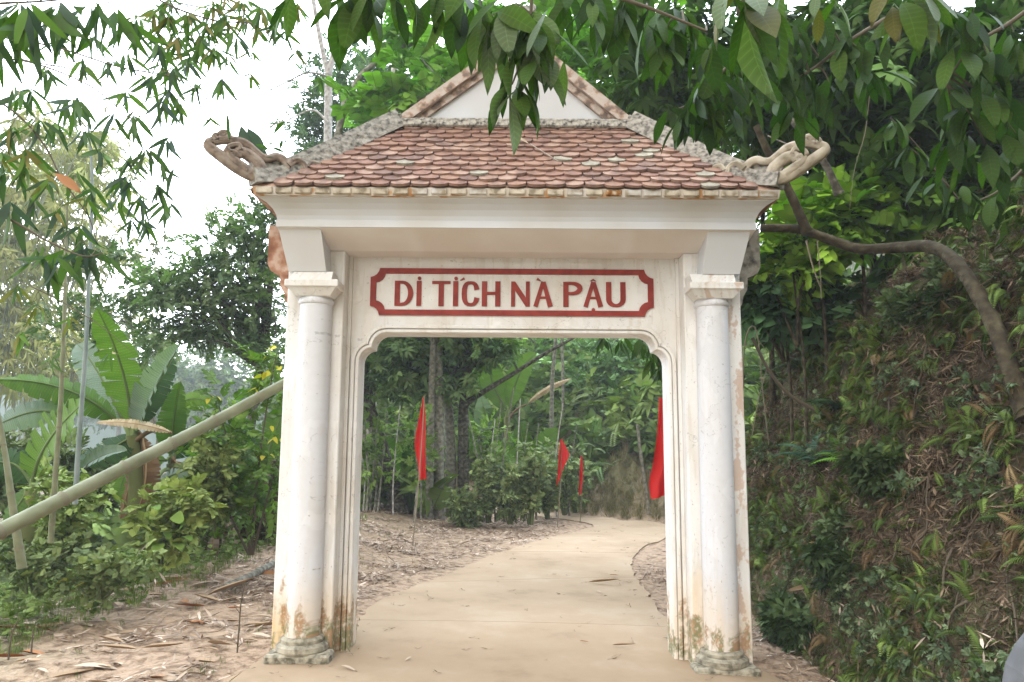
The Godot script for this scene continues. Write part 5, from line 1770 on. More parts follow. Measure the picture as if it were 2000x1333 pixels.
	# pale bamboo grove far left
	for k in 3:
		var p: Vector3 = [Vector3(-19.1, 0.989, -24.261), Vector3(-20.059, 1.366, -28.25), Vector3(-18.292, 1.06, -20.209)][k]
		root = thing("bamboo_grove", ["pale feathery bamboo clump in the haze behind the slim bamboo stems", "faint feathery bamboo top furthest back in the haze", "pale yellow-green bamboo clump at the edge of the photo"][k], "bamboo", p)
		var sp := []
		for j in 26:
			var t := rf(0.15, 1.0)
			var w := rf(-1, 1)
			sp.append([p + Vector3(w * (1.0 + 1.9 * t), 1.0 + t * [13.5, 14.5, 12.0][k] - 2.2 * absf(w) * t, rf(-1.5, 1.5)), Vector3(1.4, 0.9, 1.2), 26])
		crown(root, "crown", "fan", sp, Color(0.10, 0.12, 0.05), Color(0.16, 0.17, 0.085), 0.75, M.leaf_soft, -0.5, 8, 0.4)
		var cb := MB.new()
		for j in 9:
			var w := rf(-1, 1)
			cb.tube(curve([p + Vector3(w * 0.5, 0, rf(-0.5, 0.5)), p + Vector3(w * 1.5, 7, 0), p + Vector3(w * 4.0, 12.5, rf(-1, 1))], 5), taper(11, 0.05, 0.01), 5, false)
		part(root, "culms", cb.done(), M.bamboo)
	# valley trees far away
	for k in 5:
		var p: Vector3 = [Vector3(-32.72, 3.626, -69.375), Vector3(-43.311, 3.86, -79.476), Vector3(-25.408, 3.521, -64.315), Vector3(-53.056, 3.951, -84.546), Vector3(-37.95, 3.873, -89.551)][k]
		root = thing("valley_tree", ["round hazy tree in the valley below the dark crown", "hazy tree in the valley left of the upright banana leaf", "hazy tree in the valley close to the yellow-leaved shrub", "hazy tree behind the feathery bamboo clump", "smallest hazy tree, furthest off in the valley"][k], "tree", p)
		trunk(root, [p - Vector3(0, 4, 0), p + Vector3(0.2, 2, 0)], 0.3, 0.2, M.bark_grey)
		crown(root, "crown", "ovate", [[p + Vector3(0, 4.5, 0), Vector3(4.0, 3.4, 3.0), 420], [p + Vector3(2.5, 2.5, 0), Vector3(3, 2.2, 2.4), 220], [p + Vector3(-2.8, 2.6, 0), Vector3(3, 2.2, 2.4), 220]], Color(0.05, 0.09, 0.05), Color(0.09, 0.13, 0.07), 1.1, M.leaf_soft)

func build_behind() -> void:
	rng.seed = 57
	# forked dark tree in the opening
	var root := thing("forked_tree", "dark-barked tree that forks low, its branch slanting across the opening", "tree", Vector3(-1.131, -0.033, -11.416))
	trunk(root, [Vector3(-1.303, -0.034, -11.417), Vector3(-1.335, 1.306, -11.231), Vector3(-1.388, 2.441, -11.073), Vector3(-1.449, 3.122, -10.979), Vector3(-1.491, 4.258, -10.821), Vector3(-1.592, 5.62, -10.632)], 0.125, 0.08, M.bark_grey)
	trunk(root, [Vector3(-1.062, -0.033, -11.416), Vector3(-1.048, 1.307, -11.229), Vector3(-1.045, 2.614, -11.048), Vector3(-0.969, 3.352, -10.945), Vector3(-0.955, 4.715, -10.756), Vector3(-0.849, 6.079, -10.566)], 0.135, 0.09, M.bark_dark)
	trunk(root, [Vector3(-1.05, 2.529, -10.959), Vector3(-0.539, 2.87, -10.91), Vector3(0.029, 3.212, -10.86), Vector3(0.71, 3.646, -10.797), Vector3(1.505, 4.091, -10.733)], 0.07, 0.03, M.bark_dark, "branch")
	trunk(root, [Vector3(0.165, 3.258, -10.853), Vector3(0.026, 3.687, -10.794), Vector3(-0.024, 4.251, -10.716)], 0.03, 0.02, M.bark_dark, "branch")
	var tips := crown(root, "crown", "whorl", [[Vector3(-2.241, 3.661, -10.705), Vector3(1.2, 0.7, 1.0), 190], [Vector3(-1.242, 3.704, -10.998), Vector3(1.0, 0.6, 1.0), 160], [Vector3(-2.796, 3.28, -10.356), Vector3(0.8, 0.6, 0.8), 150], [Vector3(-0.429, 3.896, -10.666), Vector3(0.7, 0.4, 0.7), 110], [Vector3(-1.651, 2.919, -10.604), Vector3(0.8, 0.35, 0.7), 90], [Vector3(-1.703, 5.165, -10.696), Vector3(2.0, 1.2, 1.6), 260]],
		Color(0.05, 0.095, 0.055), Color(0.115, 0.18, 0.095), 0.27, M.leaf, 0.0, 9, 0.26)
	limbs(root, [Vector3(-1.449, 3.122, -10.979), Vector3(-0.969, 3.352, -10.945), Vector3(-1.491, 4.258, -10.821), Vector3(-0.965, 4.488, -10.787)], tips, 0.05, M.bark_dark, 4)
	var tr := [
		["tall straight grey trunk close behind the first red pennant", [Vector3(-1.506, -0.025, -10.608), Vector3(-1.526, 1.318, -10.422), Vector3(-1.546, 2.834, -10.211), Vector3(-1.601, 4.566, -9.971), Vector3(-1.634, 6.191, -9.746)], 0.11, 0.09, M.bark_grey],
		["slimmer grey trunk directly beside the first red pennant", [Vector3(-1.704, -0.028, -10.407), Vector3(-1.7, 1.106, -10.25), Vector3(-1.676, 2.39, -10.072), Vector3(-1.644, 4.102, -9.834), Vector3(-1.632, 5.6, -9.626)], 0.085, 0.06, M.bark_grey],
		["dark mossy trunk leaning towards the pillar", [Vector3(-2.263, -0.039, -10.714), Vector3(-2.487, 0.657, -10.618), Vector3(-2.768, 1.527, -10.498), Vector3(-3.027, 2.397, -10.378), Vector3(-3.276, 3.485, -10.228)], 0.19, 0.13, M.bark_dark],
		["thin pale trunk rising in the middle of the opening above the bushes", [Vector3(1.072, 0.481, -14.164), Vector3(1.076, 2.066, -13.943), Vector3(1.094, 3.386, -13.76), Vector3(1.18, 4.444, -13.613), Vector3(1.25, 6.029, -13.392)], 0.06, 0.04, M.bark_grey],
		["faint thin trunk next to the thin pale trunk in the opening", [Vector3(1.506, 0.371, -16.196), Vector3(1.52, 2.695, -15.874), Vector3(1.48, 4.438, -15.632), Vector3(1.41, 6.181, -15.39)], 0.05, 0.035, M.bark_grey],
		["slanting thin stem on the grassy bank beyond the bend", [Vector3(3.067, 0.154, -11.072), Vector3(2.996, 0.667, -11.001), Vector3(2.891, 1.336, -10.909), Vector3(2.795, 2.116, -10.801)], 0.045, 0.03, M.bark_grey]]
	for t in tr:
		root = thing("slender_tree", t[0], "tree trunk", t[1][0])
		trunk(root, t[1], t[2], t[3], t[4])
		if t[2] > 0.07:
			tips = crown(root, "crown", "ovate", [[t[1][3] + Vector3(0, 0.2, 0), Vector3(1.1, 0.8, 1.0), 120]], Color(0.04, 0.08, 0.035), Color(0.09, 0.14, 0.06), 0.3, M.leaf)
			limbs(root, [t[1][3]], tips, 0.03, t[4], 3)
	# small dark understorey stems at the opening's edge
	for k in 5:
		var p: Vector3 = [Vector3(-2.934, 0.015, -9.699), Vector3(-2.821, 0.006, -10.003), Vector3(-1.88, 0.052, -9.186), Vector3(-0.631, -0.034, -11.212), Vector3(-0.275, -0.022, -11.714)][k]
		root = thing("sapling", ["thin leafy stem nearest to the white pillar inside the opening", "thin leafy stem second from the white pillar inside the opening", "thin stem with few leaves before the leaning mossy trunk", "thin stem in the bushes right after the forked tree", "thin stem in the middle of the verge bushes"][k], "sapling", p)
		trunk(root, [p, p + Vector3(0.05, 0.9, 0), p + Vector3(rf(-0.15, 0.15), 2.0, 0)], 0.03, 0.015, M.bark_grey)
		crown(root, "foliage", "ovate", [[p + Vector3(0, 1.9, 0), Vector3(0.5, 0.4, 0.4), 40], [p + Vector3(0.1, 1.2, 0), Vector3(0.4, 0.4, 0.4), 25]], Color(0.06, 0.11, 0.04), Color(0.12, 0.19, 0.06), 0.24, M.leaf)
	for k in 14:
		var p: Vector3 = [Vector3(-3.015, -0.017, -9.805), Vector3(-2.869, 0.026, -9.798), Vector3(-2.713, 0.006, -9.801), Vector3(-2.37, -0.013, -9.802), Vector3(-1.808, 0.011, -9.797), Vector3(-0.686, 0.08, -9.783), Vector3(-0.498, 0.081, -9.782), Vector3(-0.291, 0.102, -9.779), Vector3(-0.114, 0.103, -9.778), Vector3(0.125, 0.125, -9.774), Vector3(0.302, 0.126, -9.773), Vector3(0.571, 0.074, -10.587), Vector3(1.046, 0.066, -11.192), Vector3(1.35, 0.077, -11.594)][k]
		root = thing("thin_stem", "thin bare upright stem, one of a scattered row of alike stems along the verge", "sapling", p, "thin bare stems along the verge beyond the gate")
		trunk(root, [p, p + Vector3(rf(-0.08, 0.08), 1.0, 0), p + Vector3(rf(-0.25, 0.25), rf(1.8, 2.8), rf(-0.2, 0.2))], rf(0.014, 0.026), 0.01, M.bark_grey if k % 3 else M.bark_pale)
	# bananas seen through the opening
	banana("banana plant with two upright leaves high in the opening behind the slanting branch", Vector3(-0.044, -0.137, -15.263), Vector3(-0.089, 2.428, -14.907), 0.14, [
		[Vector3(-0.09, 2.636, -14.878), Vector3(-0.516, 3.466, -14.764), Vector3(-0.518, 4.147, -14.569), 0.7, "bright", 0.1, 0.2], [Vector3(-0.02, 2.637, -14.878), Vector3(0.252, 3.6, -14.642), Vector3(0.705, 4.142, -14.464), 0.62, "bright", 0.1, 0.15], [Vector3(-0.16, 2.567, -14.888), Vector3(-0.732, 3.413, -14.974), Vector3(-1.015, 3.551, -14.956), 0.5, "mid", 0.1, 0.1], [Vector3(0.464, 2.767, -14.656), Vector3(1.006, 3.167, -14.396), Vector3(1.62, 3.425, -14.157), 0.17, "dry", 0.5, -0.5]])
	banana("banana plant with short broad leaves between pennant and thin pale trunk", Vector3(0.579, 0.12, -13.711), Vector3(0.52, 1.214, -13.559), 0.14, [
		[Vector3(0.441, 1.342, -13.541), Vector3(0.307, 1.766, -13.382), Vector3(0.278, 2.239, -13.316), 0.5, "mid", 0.1, 0.15], [Vector3(0.636, 1.343, -13.541), Vector3(0.85, 1.73, -13.385), Vector3(1.23, 2.076, -13.235), 0.5, "bright", 0.1, -0.2], [Vector3(0.442, 1.278, -13.55), Vector3(-0.079, 1.469, -13.324), Vector3(-0.401, 1.785, -13.18), 0.42, "bright", 0.1, 0.3], [Vector3(0.572, 1.279, -13.55), Vector3(0.053, 0.9, -13.301), Vector3(-0.262, 0.529, -13.152), 0.4, "silver", 0.2, -0.4], [Vector3(0.572, 1.214, -13.559), Vector3(0.443, 0.703, -13.529), Vector3(0.314, 0.325, -13.481), 0.3, "brown", 0.7, -0.7]])
	banana("pale banana plant behind the forked trunk", Vector3(-0.675, -0.264, -16.797), Vector3(-0.912, 1.517, -16.551), 0.14, [
		[Vector3(-0.913, 1.666, -16.53), Vector3(-0.764, 2.406, -16.326), Vector3(-0.873, 3.115, -16.228), 0.6, "silver", 0.2, 0.2], [Vector3(-0.988, 1.665, -16.53), Vector3(-1.205, 2.105, -16.268), Vector3(-1.248, 2.689, -16.086), 0.5, "bright", 0.1, 0.2], [Vector3(-0.838, 1.666, -16.53), Vector3(-0.359, 2.186, -16.355), Vector3(-0.094, 2.706, -16.282), 0.5, "mid", 0.2, 0.2], [Vector3(-0.867, 1.592, -16.54), Vector3(-0.455, 1.374, -16.266), Vector3(-0.154, 0.797, -16.143), 0.5, "mid", 0.2, -0.2]])
	banana("dark banana plant between the leaning mossy trunk and the first pennant", Vector3(-2.34, -0.092, -11.731), Vector3(-2.405, 0.89, -11.595), 0.12, [
		[Vector3(-2.405, 1.006, -11.579), Vector3(-2.627, 1.467, -11.415), Vector3(-2.902, 1.752, -11.275), 0.5, "mid", 0.1, 0.2], [Vector3(-2.347, 1.006, -11.579), Vector3(-2.221, 1.527, -11.405), Vector3(-2.282, 1.986, -11.341), 0.45, "dark", 0.1, 0.2], [Vector3(-2.382, 0.948, -11.587), Vector3(-2.247, 0.619, -11.329), Vector3(-2.403, 0.172, -11.291), 0.5, "dark", 0.2, -0.3]])
	# bushes on the verge
	var hb := [[915, 1022, 15.6, 0.9], [955, 1024, 15.2, 1.2], [995, 1024, 15.4, 1.3], [1035, 1022, 15.8, 1.25], [1072, 1018, 16.3, 1.35], [1108, 1012, 17.0, 1.3], [1130, 1006, 18.0, 1.2]]
	var hl := ["low leafy bush at the foot of the forked tree", "grey-green bush second from the forked tree on the verge", "taller bush in the middle of the verge", "bush with a few yellow leaves below the banana plant", "bush just below the small triangular pennant", "dense bush where the road bends behind it", "last bush on the verge at the bend, below the furthest flag"]
	for k in hb.size():
		var p: Vector3 = [Vector3(-0.842, 0.079, -9.784), Vector3(-0.416, 0.1, -9.376), Vector3(-0.01, 0.083, -9.579), Vector3(0.412, 0.066, -9.983), Vector3(0.828, 0.063, -10.487), Vector3(1.25, 0.089, -11.188), Vector3(1.565, 0.073, -12.199)][k]
		shrub("verge_bush", hl[k], p + Vector3(0, 0, rf(-0.5, 0.4)), hb[k][3] * [0.6, 1.1, 0.75, 1.15, 0.9, 1.2, 0.95][k], [0.5, 0.4, 0.6, 0.5, 0.45, 0.6, 0.5][k], 10, "broad" if k % 2 else "ovate", 100, 0.12 if k % 2 else 0.19, Color(0.085, 0.165, 0.08), Color(0.19, 0.29, 0.13), "bushes along the verge")
	# leafy plants with pinnate leaves over the bank at the bend
	for k in 4:
		var p: Vector3 = [Vector3(2.252, 1.544, -14.012), Vector3(2.853, 2.099, -14.942), Vector3(2.004, 0.901, -13.597), Vector3(2.693, 2.847, -15.848)][k]
		root = thing("feather_leaved_shrub", ["shrub with long feather-shaped leaves arching over the bank at the bend", "feather-leaved shrub higher on the bank, pale in the light", "feather-leaved shrub beside the furthest flag", "uppermost feather-leaved shrub under the hanging foliage"][k], "shrub", p - Vector3(0, 1.0, 0))
		trunk(root, [p - Vector3(0, 1.4, 0), p - Vector3(0, 0.4, 0), p], 0.03, 0.02, M.bark_grey)
		crown(root, "foliage", "pinnate", [[p, Vector3(0.5, 0.35, 0.5), 24]], Color(0.06, 0.11, 0.06), Color(0.12, 0.17, 0.10), 0.55, M.leaf_soft, -0.1, 6, 0.5)
	# forest on the slope behind
	var ft := [
		[1010, 640, 30, 3.0, "pale leafy tree high behind the upright banana leaves", Color(0.10, 0.17, 0.06)], [1120, 700, 30, 2.6, "grey-green tree above the small pennant in the opening", Color(0.08, 0.14, 0.07)],
		[1200, 760, 27, 2.4, "misty green tree on the slope above the bend", Color(0.08, 0.14, 0.08)], [1270, 720, 25, 2.4, "dark green tree on the slope next to the bank-side pillar", Color(0.05, 0.10, 0.05)],
		[1230, 850, 24, 1.6, "low rounded tree on the slope above the grassy bank", Color(0.07, 0.12, 0.06)], [1060, 800, 34, 3.2, "yellow-green tree deep behind the thin pale trunk", Color(0.13, 0.19, 0.06)],
		[960, 830, 36, 3.2, "sunlit pale tree far behind the forked trunk", Color(0.14, 0.20, 0.08)], [800, 860, 34, 3.4, "light green tree far behind the leaning mossy trunk", Color(0.11, 0.17, 0.07)],
		[700, 800, 30, 3.0, "green tree behind the pillar on the litter side", Color(0.06, 0.11, 0.05)], [1300, 860, 22, 1.8, "bush-like tree on the bank just behind the long red flag", Color(0.06, 0.11, 0.05)],
		[1150, 600, 38, 4.0, "tall forest tree above the bend hidden mostly by the lintel", Color(0.06, 0.11, 0.05)], [850, 700, 40, 4.0, "tall forest tree behind the fork of the dark tree", Color(0.08, 0.13, 0.06)], [1240, 640, 34, 3.4, "tree with grey-green crown behind the corner of the opening", Color(0.07, 0.13, 0.07)], [1130, 860, 28, 1.8, "small pale tree behind the furthest flag", Color(0.12, 0.18, 0.08)]]
	var fp := [Vector3(0.266, 6.253, -23.461), Vector3(2.473, 5.077, -23.616), Vector3(3.669, 3.668, -20.779), Vector3(4.557, 4.182, -18.685), Vector3(3.747, 2.015, -17.979), Vector3(1.463, 3.287, -27.907), Vector3(-0.845, 2.659, -30.021), Vector3(-4.422, 1.906, -28.12), Vector3(-5.914, 3.047, -23.928), Vector3(4.459, 1.841, -15.982), Vector3(3.886, 8.518, -31.21), Vector3(-3.89, 6.194, -33.58), Vector3(5.519, 6.903, -27.39), Vector3(2.512, 1.888, -22.04)]
	for k in ft.size():
		var q: Array = ft[k]
		var cen: Vector3 = fp[k]
		var r: float = q[3]
		var gy := gh(cen.x, cen.z)
		var base := Vector3(cen.x, minf(gy, cen.y - 0.5), cen.z)
		root = thing("forest_tree", q[4], "tree", base)
		trunk(root, [base, base.lerp(cen, 0.5) + Vector3(0.2, 0, 0), cen], 0.16, 0.08, M.bark_grey)
		var cc: Color = q[5]
		tips = crown(root, "crown", "ovate", [[cen, Vector3(r, r * 0.8, r), 380], [cen + Vector3(r * 0.6, -r * 0.5, 0.5), Vector3(r, r * 0.6, r) * 0.7, 200], [cen + Vector3(-r * 0.6, -r * 0.4, 0.5), Vector3(r, r * 0.6, r) * 0.7, 200]], cc * 0.85, cc * 1.7, 0.55, M.leaf_soft)
		limbs(root, [base.lerp(cen, 0.7), cen], tips, 0.06, M.bark_grey, 8)
	# undergrowth that covers the slope and the ground behind the bushes
	var ux := [[], [], []]
	var uc := [[], [], []]
	for k in 11000:
		var z := -rf(7.0, 36.0)
		var x := rf(-15.0, 12.0)
		var d := bank_d(x, z)
		if d > -3.3 and d < (1.25 if x > 0.6 and z > -17.0 else 0.6):
			continue
		if d < 0.0 and (x > -1.6 or z > -10.3):
			continue
		var v := rng.randi() % 3
		var tone := land.get_noise_2d(x * 0.4, z * 0.4 + 60.0)
		var cc := Color(0.09, 0.15, 0.04).lerp(Color(0.24, 0.32, 0.085), clampf(0.5 + tone + rf(-0.25, 0.25), 0, 1))
		for j in 2:
			ux[v].append(Transform3D(aim(Vector3(rf(-1, 1), rf(0.0, 0.8), rf(-1, 1)), Vector3.UP + rv() * 0.3, rf(0.3, 0.75)), on(x, z, rf(0.05, 0.9))))
			uc[v].append(cc * rf(0.8, 1.2))
	for v in 3:
		many(self, "slope_undergrowth", SP["%s_%d" % [["ovate", "whorl", "broad"][v], v]], M.leaf_soft, ux[v], uc[v], "tangled green undergrowth on the slope and behind the verge bushes", "undergrowth")
	# trees above the roof line
	root = thing("dense_tree", "dense blue-green tree whose top stands behind the roof beside the pale trunk", "tree", Vector3(-4.412, 1.808, -18.037))
	trunk(root, [Vector3(-4.412, 1.808, -18.037), Vector3(-4.518, 5.928, -17.465), Vector3(-4.619, 9.097, -17.026), Vector3(-4.797, 11.949, -16.63)], 0.25, 0.1, M.bark_grey)
	tips = crown(root, "crown", "ovate", [[Vector3(-4.8, 12.425, -16.564), Vector3(1.6, 1.4, 1.5), 520], [Vector3(-6.075, 11.625, -16.68), Vector3(0.9, 1.0, 0.9), 240], [Vector3(-3.433, 13.144, -16.964), Vector3(1.4, 1.2, 1.3), 420], [Vector3(-4.946, 10.205, -16.873), Vector3(1.8, 1.4, 1.5), 420], [Vector3(-2.444, 11.855, -17.14), Vector3(1.3, 1.3, 1.2), 300]], Color(0.035, 0.07, 0.05), Color(0.075, 0.12, 0.085), 0.36, M.leaf)
	limbs(root, [Vector3(-4.619, 9.097, -17.026), Vector3(-4.709, 10.682, -16.806), Vector3(-4.797, 11.949, -16.63)], tips, 0.05, M.bark_grey, 6)
	root = thing("pale_trunk_tree", "slender bare tree with white bark that forks above the roof corner", "tree", Vector3(-4.485, 1.257, -13.066))
	trunk(root, [Vector3(-4.485, 1.257, -13.066), Vector3(-4.509, 5.021, -12.543), Vector3(-4.538, 7.53, -12.195), Vector3(-4.56, 9.036, -11.986), Vector3(-4.556, 10.291, -11.812), Vector3(-4.559, 10.767, -11.745)], 0.14, 0.085, M.bark_pale)
	trunk(root, [Vector3(-4.559, 10.717, -11.752), Vector3(-4.676, 11.168, -11.69), Vector3(-4.806, 11.795, -11.604), Vector3(-4.964, 12.672, -11.482), Vector3(-5.096, 13.549, -11.361)], 0.065, 0.045, M.bark_pale, "fork")
	trunk(root, [Vector3(-4.559, 10.717, -11.752), Vector3(-4.448, 11.169, -11.689), Vector3(-4.35, 11.797, -11.602), Vector3(-4.229, 12.676, -11.479), Vector3(-4.134, 13.555, -11.357)], 0.075, 0.05, M.bark_pale, "fork")
	trunk(root, [Vector3(-4.523, 10.571, -11.571), Vector3(-5.025, 10.668, -11.559), Vector3(-5.65, 10.379, -11.601), Vector3(-6.275, 10.127, -11.639), Vector3(-7.026, 9.961, -11.664)], 0.025, 0.008, M.bark_grey, "twig")
	trunk(root, [Vector3(-4.516, 9.454, -11.726), Vector3(-4.869, 9.762, -11.684), Vector3(-5.394, 9.573, -11.712), Vector3(-6.019, 9.321, -11.749)], 0.03, 0.01, M.bark_pale, "twig")
	trunk(root, [Vector3(-5.869, 10.244, -11.52), Vector3(-5.929, 9.836, -11.577), Vector3(-6.113, 9.465, -11.629), Vector3(-6.262, 9.34, -11.647)], 0.012, 0.006, M.bark_grey, "twig")
	root = thing("pale_trunk_tree", "short visible length of pale trunk between the hanging leaves and the blue-green tree", "tree", Vector3(-2.569, 1.751, -10.971))
	trunk(root, [Vector3(-2.603, 3.547, -10.722), Vector3(-2.614, 6.915, -10.254), Vector3(-2.61, 9.833, -9.849), Vector3(-2.559, 10.732, -9.724), Vector3(-2.475, 11.855, -9.568)], 0.10, 0.07, M.bark_pale)
	var up := [
		[[Vector3(-0.979, 7.179, -5.164)], "bright broad-leaved tree left of the gable behind the roof", 1.0, Color(0.10, 0.20, 0.04), "broad"], [[Vector3(-1.749, 7.254, -6.166)], "bright leafy bough low behind the roof slope next to the gable", 0.8, Color(0.09, 0.18, 0.05), "broad"],
		[[Vector3(1.578, 7.67, -5.087)], "bright broad-leaved tree on the bank side of the gable", 1.0, Color(0.10, 0.20, 0.03), "broad"], [[Vector3(1.963, 6.222, -4.277)], "green broad-leaved tree behind the hip of the roof, bank side", 0.9, Color(0.09, 0.18, 0.035), "broad"], [[Vector3(-1.237, 8.587, -5.979)], "green broad-leaved tree top high between the hanging leaves and the gable", 0.9, Color(0.09, 0.18, 0.04), "broad"], [[Vector3(1.655, 9.512, -6.85)], "light green tree top above the gable peak", 1.1, Color(0.10, 0.18, 0.04), "broad"]]
	for q in up:
		var cen: Vector3 = q[0][0]
		var r: float = q[2]
		var out: float = signf(cen.x)
		var bx := out * (0.245 if out < 0 else 0.26) * (6.18 - cen.z)
		var base := Vector3(bx, gh(bx, cen.z), cen.z)
		root = thing("broad_leaved_tree", q[1], "tree", base)
		trunk(root, [base, base + Vector3(0, 2.6, 0), Vector3(lerpf(bx, cen.x, 0.1), cen.y * 0.85, cen.z), cen], 0.09, 0.04, M.bark_grey)
		var cc: Color = q[3]
		tips = crown(root, "crown", q[4], [[cen, Vector3(r, r * 0.7, r), 150], [cen + Vector3(r * 0.7, -r * 0.4, 0), Vector3(r, r * 0.6, r) * 0.7, 80], [cen + Vector3(-r * 0.7, -r * 0.3, 0), Vector3(r, r * 0.6, r) * 0.7, 80]], cc * 0.6, cc * 1.3, 0.30, M.leaf)
		limbs(root, [cen], tips, 0.03, M.bark_grey, 4)

func build_right() -> void:
	rng.seed = 83
	# the bent limb that reaches the gate
	var root := thing("leaning_tree", "brown bent tree that leans from the bank and reaches the gate's eave", "tree", Vector3(3.046, 1.843, 1.631))
	trunk(root, [Vector3(3.047, 1.783, 1.623), Vector3(3.069, 2.104, 1.465), Vector3(3.099, 2.386, 1.303), Vector3(3.117, 2.682, 1.092), Vector3(3.133, 2.961, 0.827), Vector3(3.104, 3.11, 0.596), Vector3(3.005, 3.179, 0.302), Vector3(2.837, 3.234, 0.057), Vector3(2.668, 3.362, -0.128), Vector3(2.445, 3.474, -0.214), Vector3(2.136, 3.496, -0.263)], 0.055, 0.036, M.bark_brown)
	trunk(root, [Vector3(2.486, 3.412, -0.122), Vector3(2.42, 3.566, -0.101), Vector3(2.34, 3.738, -0.077), Vector3(2.231, 3.952, -0.048), Vector3(2.13, 4.123, -0.024), Vector3(2.046, 4.315, 0.002)], 0.042, 0.028, M.bark_brown, "branch")
	trunk(root, [Vector3(2.838, 3.806, -0.268), Vector3(2.711, 4.071, -0.232), Vector3(2.522, 4.313, -0.199), Vector3(2.297, 4.599, -0.16)], 0.035, 0.022, M.bark_dark, "branch")
	trunk(root, [Vector3(2.087, 2.563, -0.443), Vector3(2.222, 2.298, -0.479), Vector3(2.402, 2.078, -0.509), Vector3(2.627, 1.946, -0.527)], 0.012, 0.016, M.twig, "branch")
	root = thing("crooked_tree", "crooked pale brown trunk high among the dark leaves on the bank", "tree", Vector3(4.661, 4.15, -1.93))
	trunk(root, [Vector3(4.863, 3.153, -2.068), Vector3(4.717, 4.15, -1.93), Vector3(4.615, 5.148, -1.791), Vector3(4.6, 5.647, -1.722), Vector3(4.497, 6.035, -1.669), Vector3(4.421, 6.589, -1.592)], 0.09, 0.07, M.bark_pale)
	root = thing("rough_barked_tree", "rough brown trunk half hidden in the undergrowth above the bent limb", "tree", Vector3(4.816, 3.08, -1.674))
	trunk(root, [Vector3(4.871, 2.869, -1.703), Vector3(4.831, 3.291, -1.645), Vector3(4.731, 3.872, -1.564), Vector3(4.7, 4.506, -1.477), Vector3(4.776, 5.193, -1.381)], 0.10, 0.07, M.bark_brown)
	# dense trees of the bank
	var td := [
		[[Vector3(2.507, 6.538, -2.716)], 1.1, "dark tree behind the hanging leaves over the bank-side roof", "whorl", 0.30, Color(0.045, 0.088, 0.03), 170], [[Vector3(3.576, 5.928, -2.293)], 1.2, "dark dense tree above the scrolled roof corner on the bank", "whorl", 0.32, Color(0.045, 0.088, 0.03), 190],
		[[Vector3(4.281, 5.806, -1.802)], 1.1, "dark tree round the crooked pale trunk", "whorl", 0.30, Color(0.042, 0.08, 0.028), 170], [[Vector3(4.933, 5.616, -1.321)], 1.2, "very dark tree in the uppermost corner above the bank", "whorl", 0.30, Color(0.036, 0.07, 0.024), 190],
		[[Vector3(5.252, 4.689, -1.954)], 1.0, "dark leafy tree over the rough brown trunk", "whorl", 0.28, Color(0.045, 0.088, 0.03), 170], [[Vector3(4.289, 5.231, -2.892)], 1.0, "green tree with lighter leaves beside the scrolled roof corner", "whorl", 0.28, Color(0.05, 0.10, 0.03), 140],
		[[Vector3(4.242, 4.501, -1.782)], 0.8, "mid green leafy bush above the bent limb", "broad", 0.30, Color(0.06, 0.12, 0.03), 110], [[Vector3(5.087, 4.214, -2.525)], 0.8, "shaded bush behind the bend of the limb", "broad", 0.28, Color(0.04, 0.08, 0.03), 110],
		[[Vector3(3.222, 4.084, -1.843)], 0.50, "bright lime green bush under the scrolled roof corner", "broad", 0.27, Color(0.13, 0.24, 0.035), 90], [[Vector3(3.664, 4.142, -1.834)], 0.5, "bright leafy bush on top of the bent limb", "broad", 0.27, Color(0.11, 0.21, 0.03), 80],
		[[Vector3(2.972, 3.405, -2.241)], 0.5, "blue-green vine-covered bush right beside the pillar", "broad", 0.26, Color(0.04, 0.085, 0.05), 100], [[Vector3(3.374, 3.237, -2.263)], 0.42, "dark round-leaved bush below the bent limb", "broad", 0.25, Color(0.04, 0.08, 0.045), 80],
		[[Vector3(2.966, 3.647, -1.804)], 0.40, "yellow-green bush beside the grey side corbel", "broad", 0.27, Color(0.12, 0.21, 0.035), 60], [[Vector3(3.346, 5.397, -3.882)], 0.9, "green bush filling the gap behind the roof hip, bank side", "ovate", 0.30, Color(0.06, 0.12, 0.035), 160]]
	for q in td:
		var cen: Vector3 = q[0][0]
		var r: float = q[1]
		var gy := gh(cen.x, cen.z)
		var base := Vector3(cen.x + 0.1, gy if gy < cen.y else cen.y - 0.4, cen.z - 0.1)
		root = thing("bank_tree" if r > 0.85 else "bank_bush", q[2], "tree" if r > 0.85 else "bush", base)
		trunk(root, [base - Vector3(0, 0.2, 0), base.lerp(cen, 0.5) + Vector3(0.06, 0, 0), cen], 0.05 * r, 0.025 * r, M.bark_brown)
		var cc: Color = q[5]
		var nn: int = q[6]
		var tips := crown(root, "crown", q[3], [[cen, Vector3(r, r * 0.75, r), nn], [cen + Vector3(r * 0.6, -r * 0.4, 0), Vector3(r, r * 0.6, r) * 0.65, nn * 0.5], [cen + Vector3(-r * 0.6, -r * 0.3, 0), Vector3(r, r * 0.6, r) * 0.65, nn * 0.5]], cc * 0.6, cc * 1.35, q[4], M.leaf, -0.25)
		limbs(root, [base.lerp(cen, 0.6), cen], tips, 0.025, M.bark_brown, 4)
	# fern and dry bracken cover of the bank
	var kinds := ["fern", "tangle", "grass", "scrap"]
	var names := ["bank_ferns", "dry_bracken", "bank_grass", "bank_litter"]
	var labels := ["green ferns growing all over the steep bank", "brown dry bracken hanging between the ferns on the bank", "grass tufts on the lower part of the bank and at its foot", "dry leaves caught on the steep bank"]
